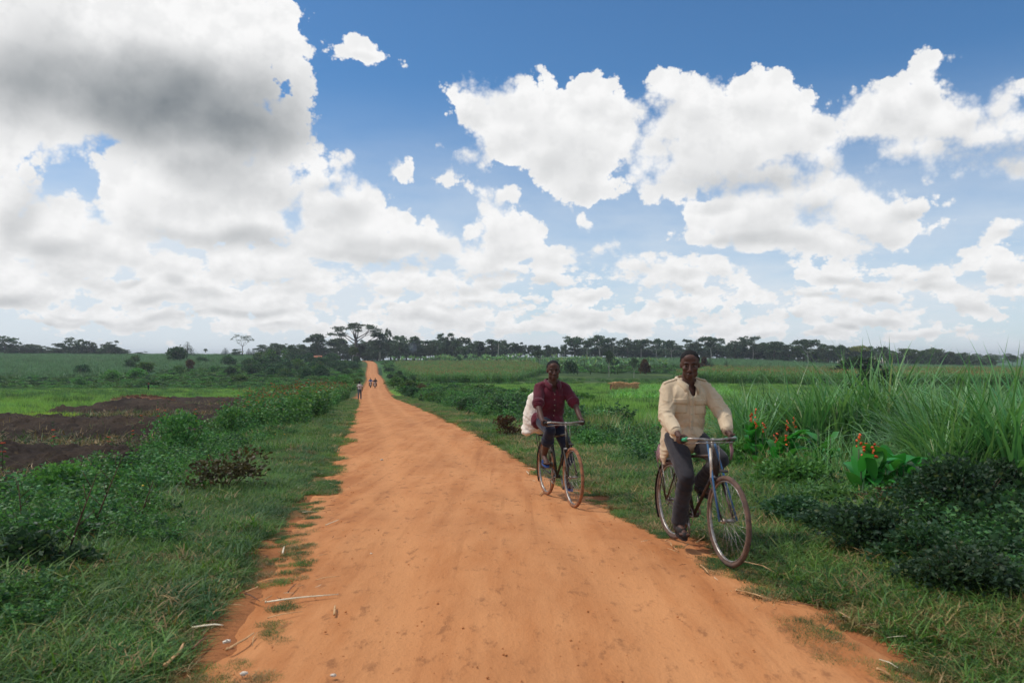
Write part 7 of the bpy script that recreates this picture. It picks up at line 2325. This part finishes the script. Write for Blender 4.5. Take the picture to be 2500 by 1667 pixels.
def motorbike(px, base, label, riders):
    p = hit(px, base); Y = p[1]; X = xof(px, Y)
    z = float(road_z(Y)) + .02 + Y * .0006
    yaw = math.atan2(-1, .12)
    r = thing('motorcycle', label, 'motorcycle', (X, Y, z), (0, 0, yaw), 'motorcycles coming down the road')
    for x, nm in ((-.62, 'rear_wheel'), (.68, 'front_wheel')):
        w = MB(); w.ring((x, 0, .30), .255, .045, n=24, m=8); w.tube([(x, -.07, .3), (x, .07, .3)], .05, 10)
        for k in range(6): a = k * 1.047; w.tube([(x, 0, .3), (x + math.cos(a) * .24, 0, .3 + math.sin(a) * .24)], .012, 4)
        w.build(nm, M['black'], r)
    m = MB()
    for s in (-1, 1): m.tube([(.68, s * .085, .30), (.46, s * .085, .88)], [.028, .024], 8)
    m.build('fork', M['chrome'], r)
    m = MB(); m.ball((.18, 0, .78), (.26, .13, .12), 14, 9); m.build('fuel_tank', M['redcap' if riders == 2 else 'bluesh'], r)
    m = MB(); m.ball((.02, 0, .42), (.2, .14, .16), 12, 8); m.tube([(-.5, 0, .6), (.4, 0, .8)], .035, 8); m.tube([(.1, -.13, .28), (-.75, -.16, .34)], [.03, .045], 8); m.build('engine', M['chrome'], r)
    m = MB(); m.ball((-.38, 0, .80), (.36, .13, .055), 14, 8); m.build('seat', M['black'], r)
    m = MB(); m.ball((.52, 0, .93), (.07, .09, .09), 12, 8); m.build('headlight', M['white'], r)
    m = MB(); m.ring((.66, 0, .30), .33, .05, n=10, m=6, a0=R(40), a1=R(150), flat=.4); m.build('front_fender', M['white'], r)
    m = MB(); m.tube([(.30, -.36, 1.06), (.42, -.16, 1.04), (.44, .16, 1.04), (.30, .36, 1.06)], .016, 8); m.build('handlebar', M['chrome'], r)
    def sit(x, lab, sh, arms):
        q = thing('person', lab, 'person', (X, Y, z), (0, 0, yaw))
        b_ = MB(); b_.ball((x, 0, .95), (.13, .16, .13), 12, 8); b_.cone((x, 0, 1.0), (x + .05, 0, 1.32), .12, .13, 12); b_.cone((x + .05, 0, 1.4), (x + .06, 0, 1.5), .055, .05, 10); b_.ball((x + .07, 0, 1.60), (.10, .08, .115), 12, 9)
        for s in (-1, 1):
            hnd = (.30, s * .34, 1.08) if arms else (x + .30, s * .16, 1.0)
            b_.cone((x + .05, s * .08, 1.38), (x + .05, s * .19, 1.37), .06, .06, 10)
            b_.chain([(x + .05, s * .2, 1.36), (x + .12, s * .33, 1.14), hnd], [.055, .045, .03], 10); b_.ball(hnd, (.045, .035, .035), 10, 7)
            for k in range(4): b_.chain([(hnd[0] + .02, hnd[1] - .03 + k * .02, hnd[2] + .01), (hnd[0] + .05, hnd[1] - .03 + k * .02, hnd[2] - .03)], [.013, .01], 6)
            b_.chain([(x + .02, s * .1, .9), (x + .44, s * .22, .80), (x + .30, s * .24, .36)], [.09, .065, .045], 10); b_.cone((x + .27, s * .24, .30), (x + .42, s * .25, .28), .045, .038, 8)
        new_obj('body', remesh(b_, .018, 1, 'body'), M['skin'], q)
        h_ = MB(); h_.ball((x + .03, 0, 1.22), (.155, .20, .22), 14, 9)
        for s in (-1, 1): h_.chain([(x + .05, s * .18, 1.36), (x + .12, s * .33, 1.14), hnd if False else (x + .2, s * .345, 1.10)], [.08, .07, .055], 10)
        new_obj('shirt', remesh(h_, .018, 1, 'shirt'), M[sh], q)
        t_ = MB(); t_.ball((x, 0, .94), (.145, .175, .12), 12, 8)
        for s in (-1, 1): t_.chain([(x + .02, s * .1, .9), (x + .44, s * .22, .80), (x + .30, s * .24, .36)], [.10, .08, .065], 10)
        new_obj('trousers', remesh(t_, .018, 1, 'trousers'), M['darkcl'], q)
        MB().ball((x + .05, 0, 1.635), (.108, .088, .092), 12, 8).build('hair', M['hair'], q)
    if riders == 1: sit(-.2, 'motorcyclist in a blue shirt on the left-hand distant motorcycle', 'bluesh', True)
    else:
        sit(-.15, 'motorcyclist in dark clothes steering the right-hand distant motorcycle', 'darkcl', True)
        sit(-.52, 'passenger in grey seated behind the rider in dark clothes', 'greytr', False)
motorbike(905, 948, 'distant motorcycle on the left of the pair, carrying one rider in blue', 1)
motorbike(916, 948.5, 'distant motorcycle on the right of the pair, carrying two people', 2)

# ------------------------------------------------------------------ the air over the valley
def haze():
    m, b, out = new_mat('valley_haze')
    v = b.n('ShaderNodeVolumePrincipled')
    v.inputs['Color'].default_value = (.86, .92, 1.0, 1)
    v.inputs['Density'].default_value = HAZE
    v.inputs['Anisotropy'].default_value = .3
    b.put(out.inputs['Volume'], v.outputs[0])
    mb = MB(); mb.box((0, 0, 3.5), (8400, 8400, 43))
    tag(mb.build('haze', m, None, False), 'thin pale haze lying over the whole valley', 'haze', None, 'stuff')
HAZE = .00022
haze()
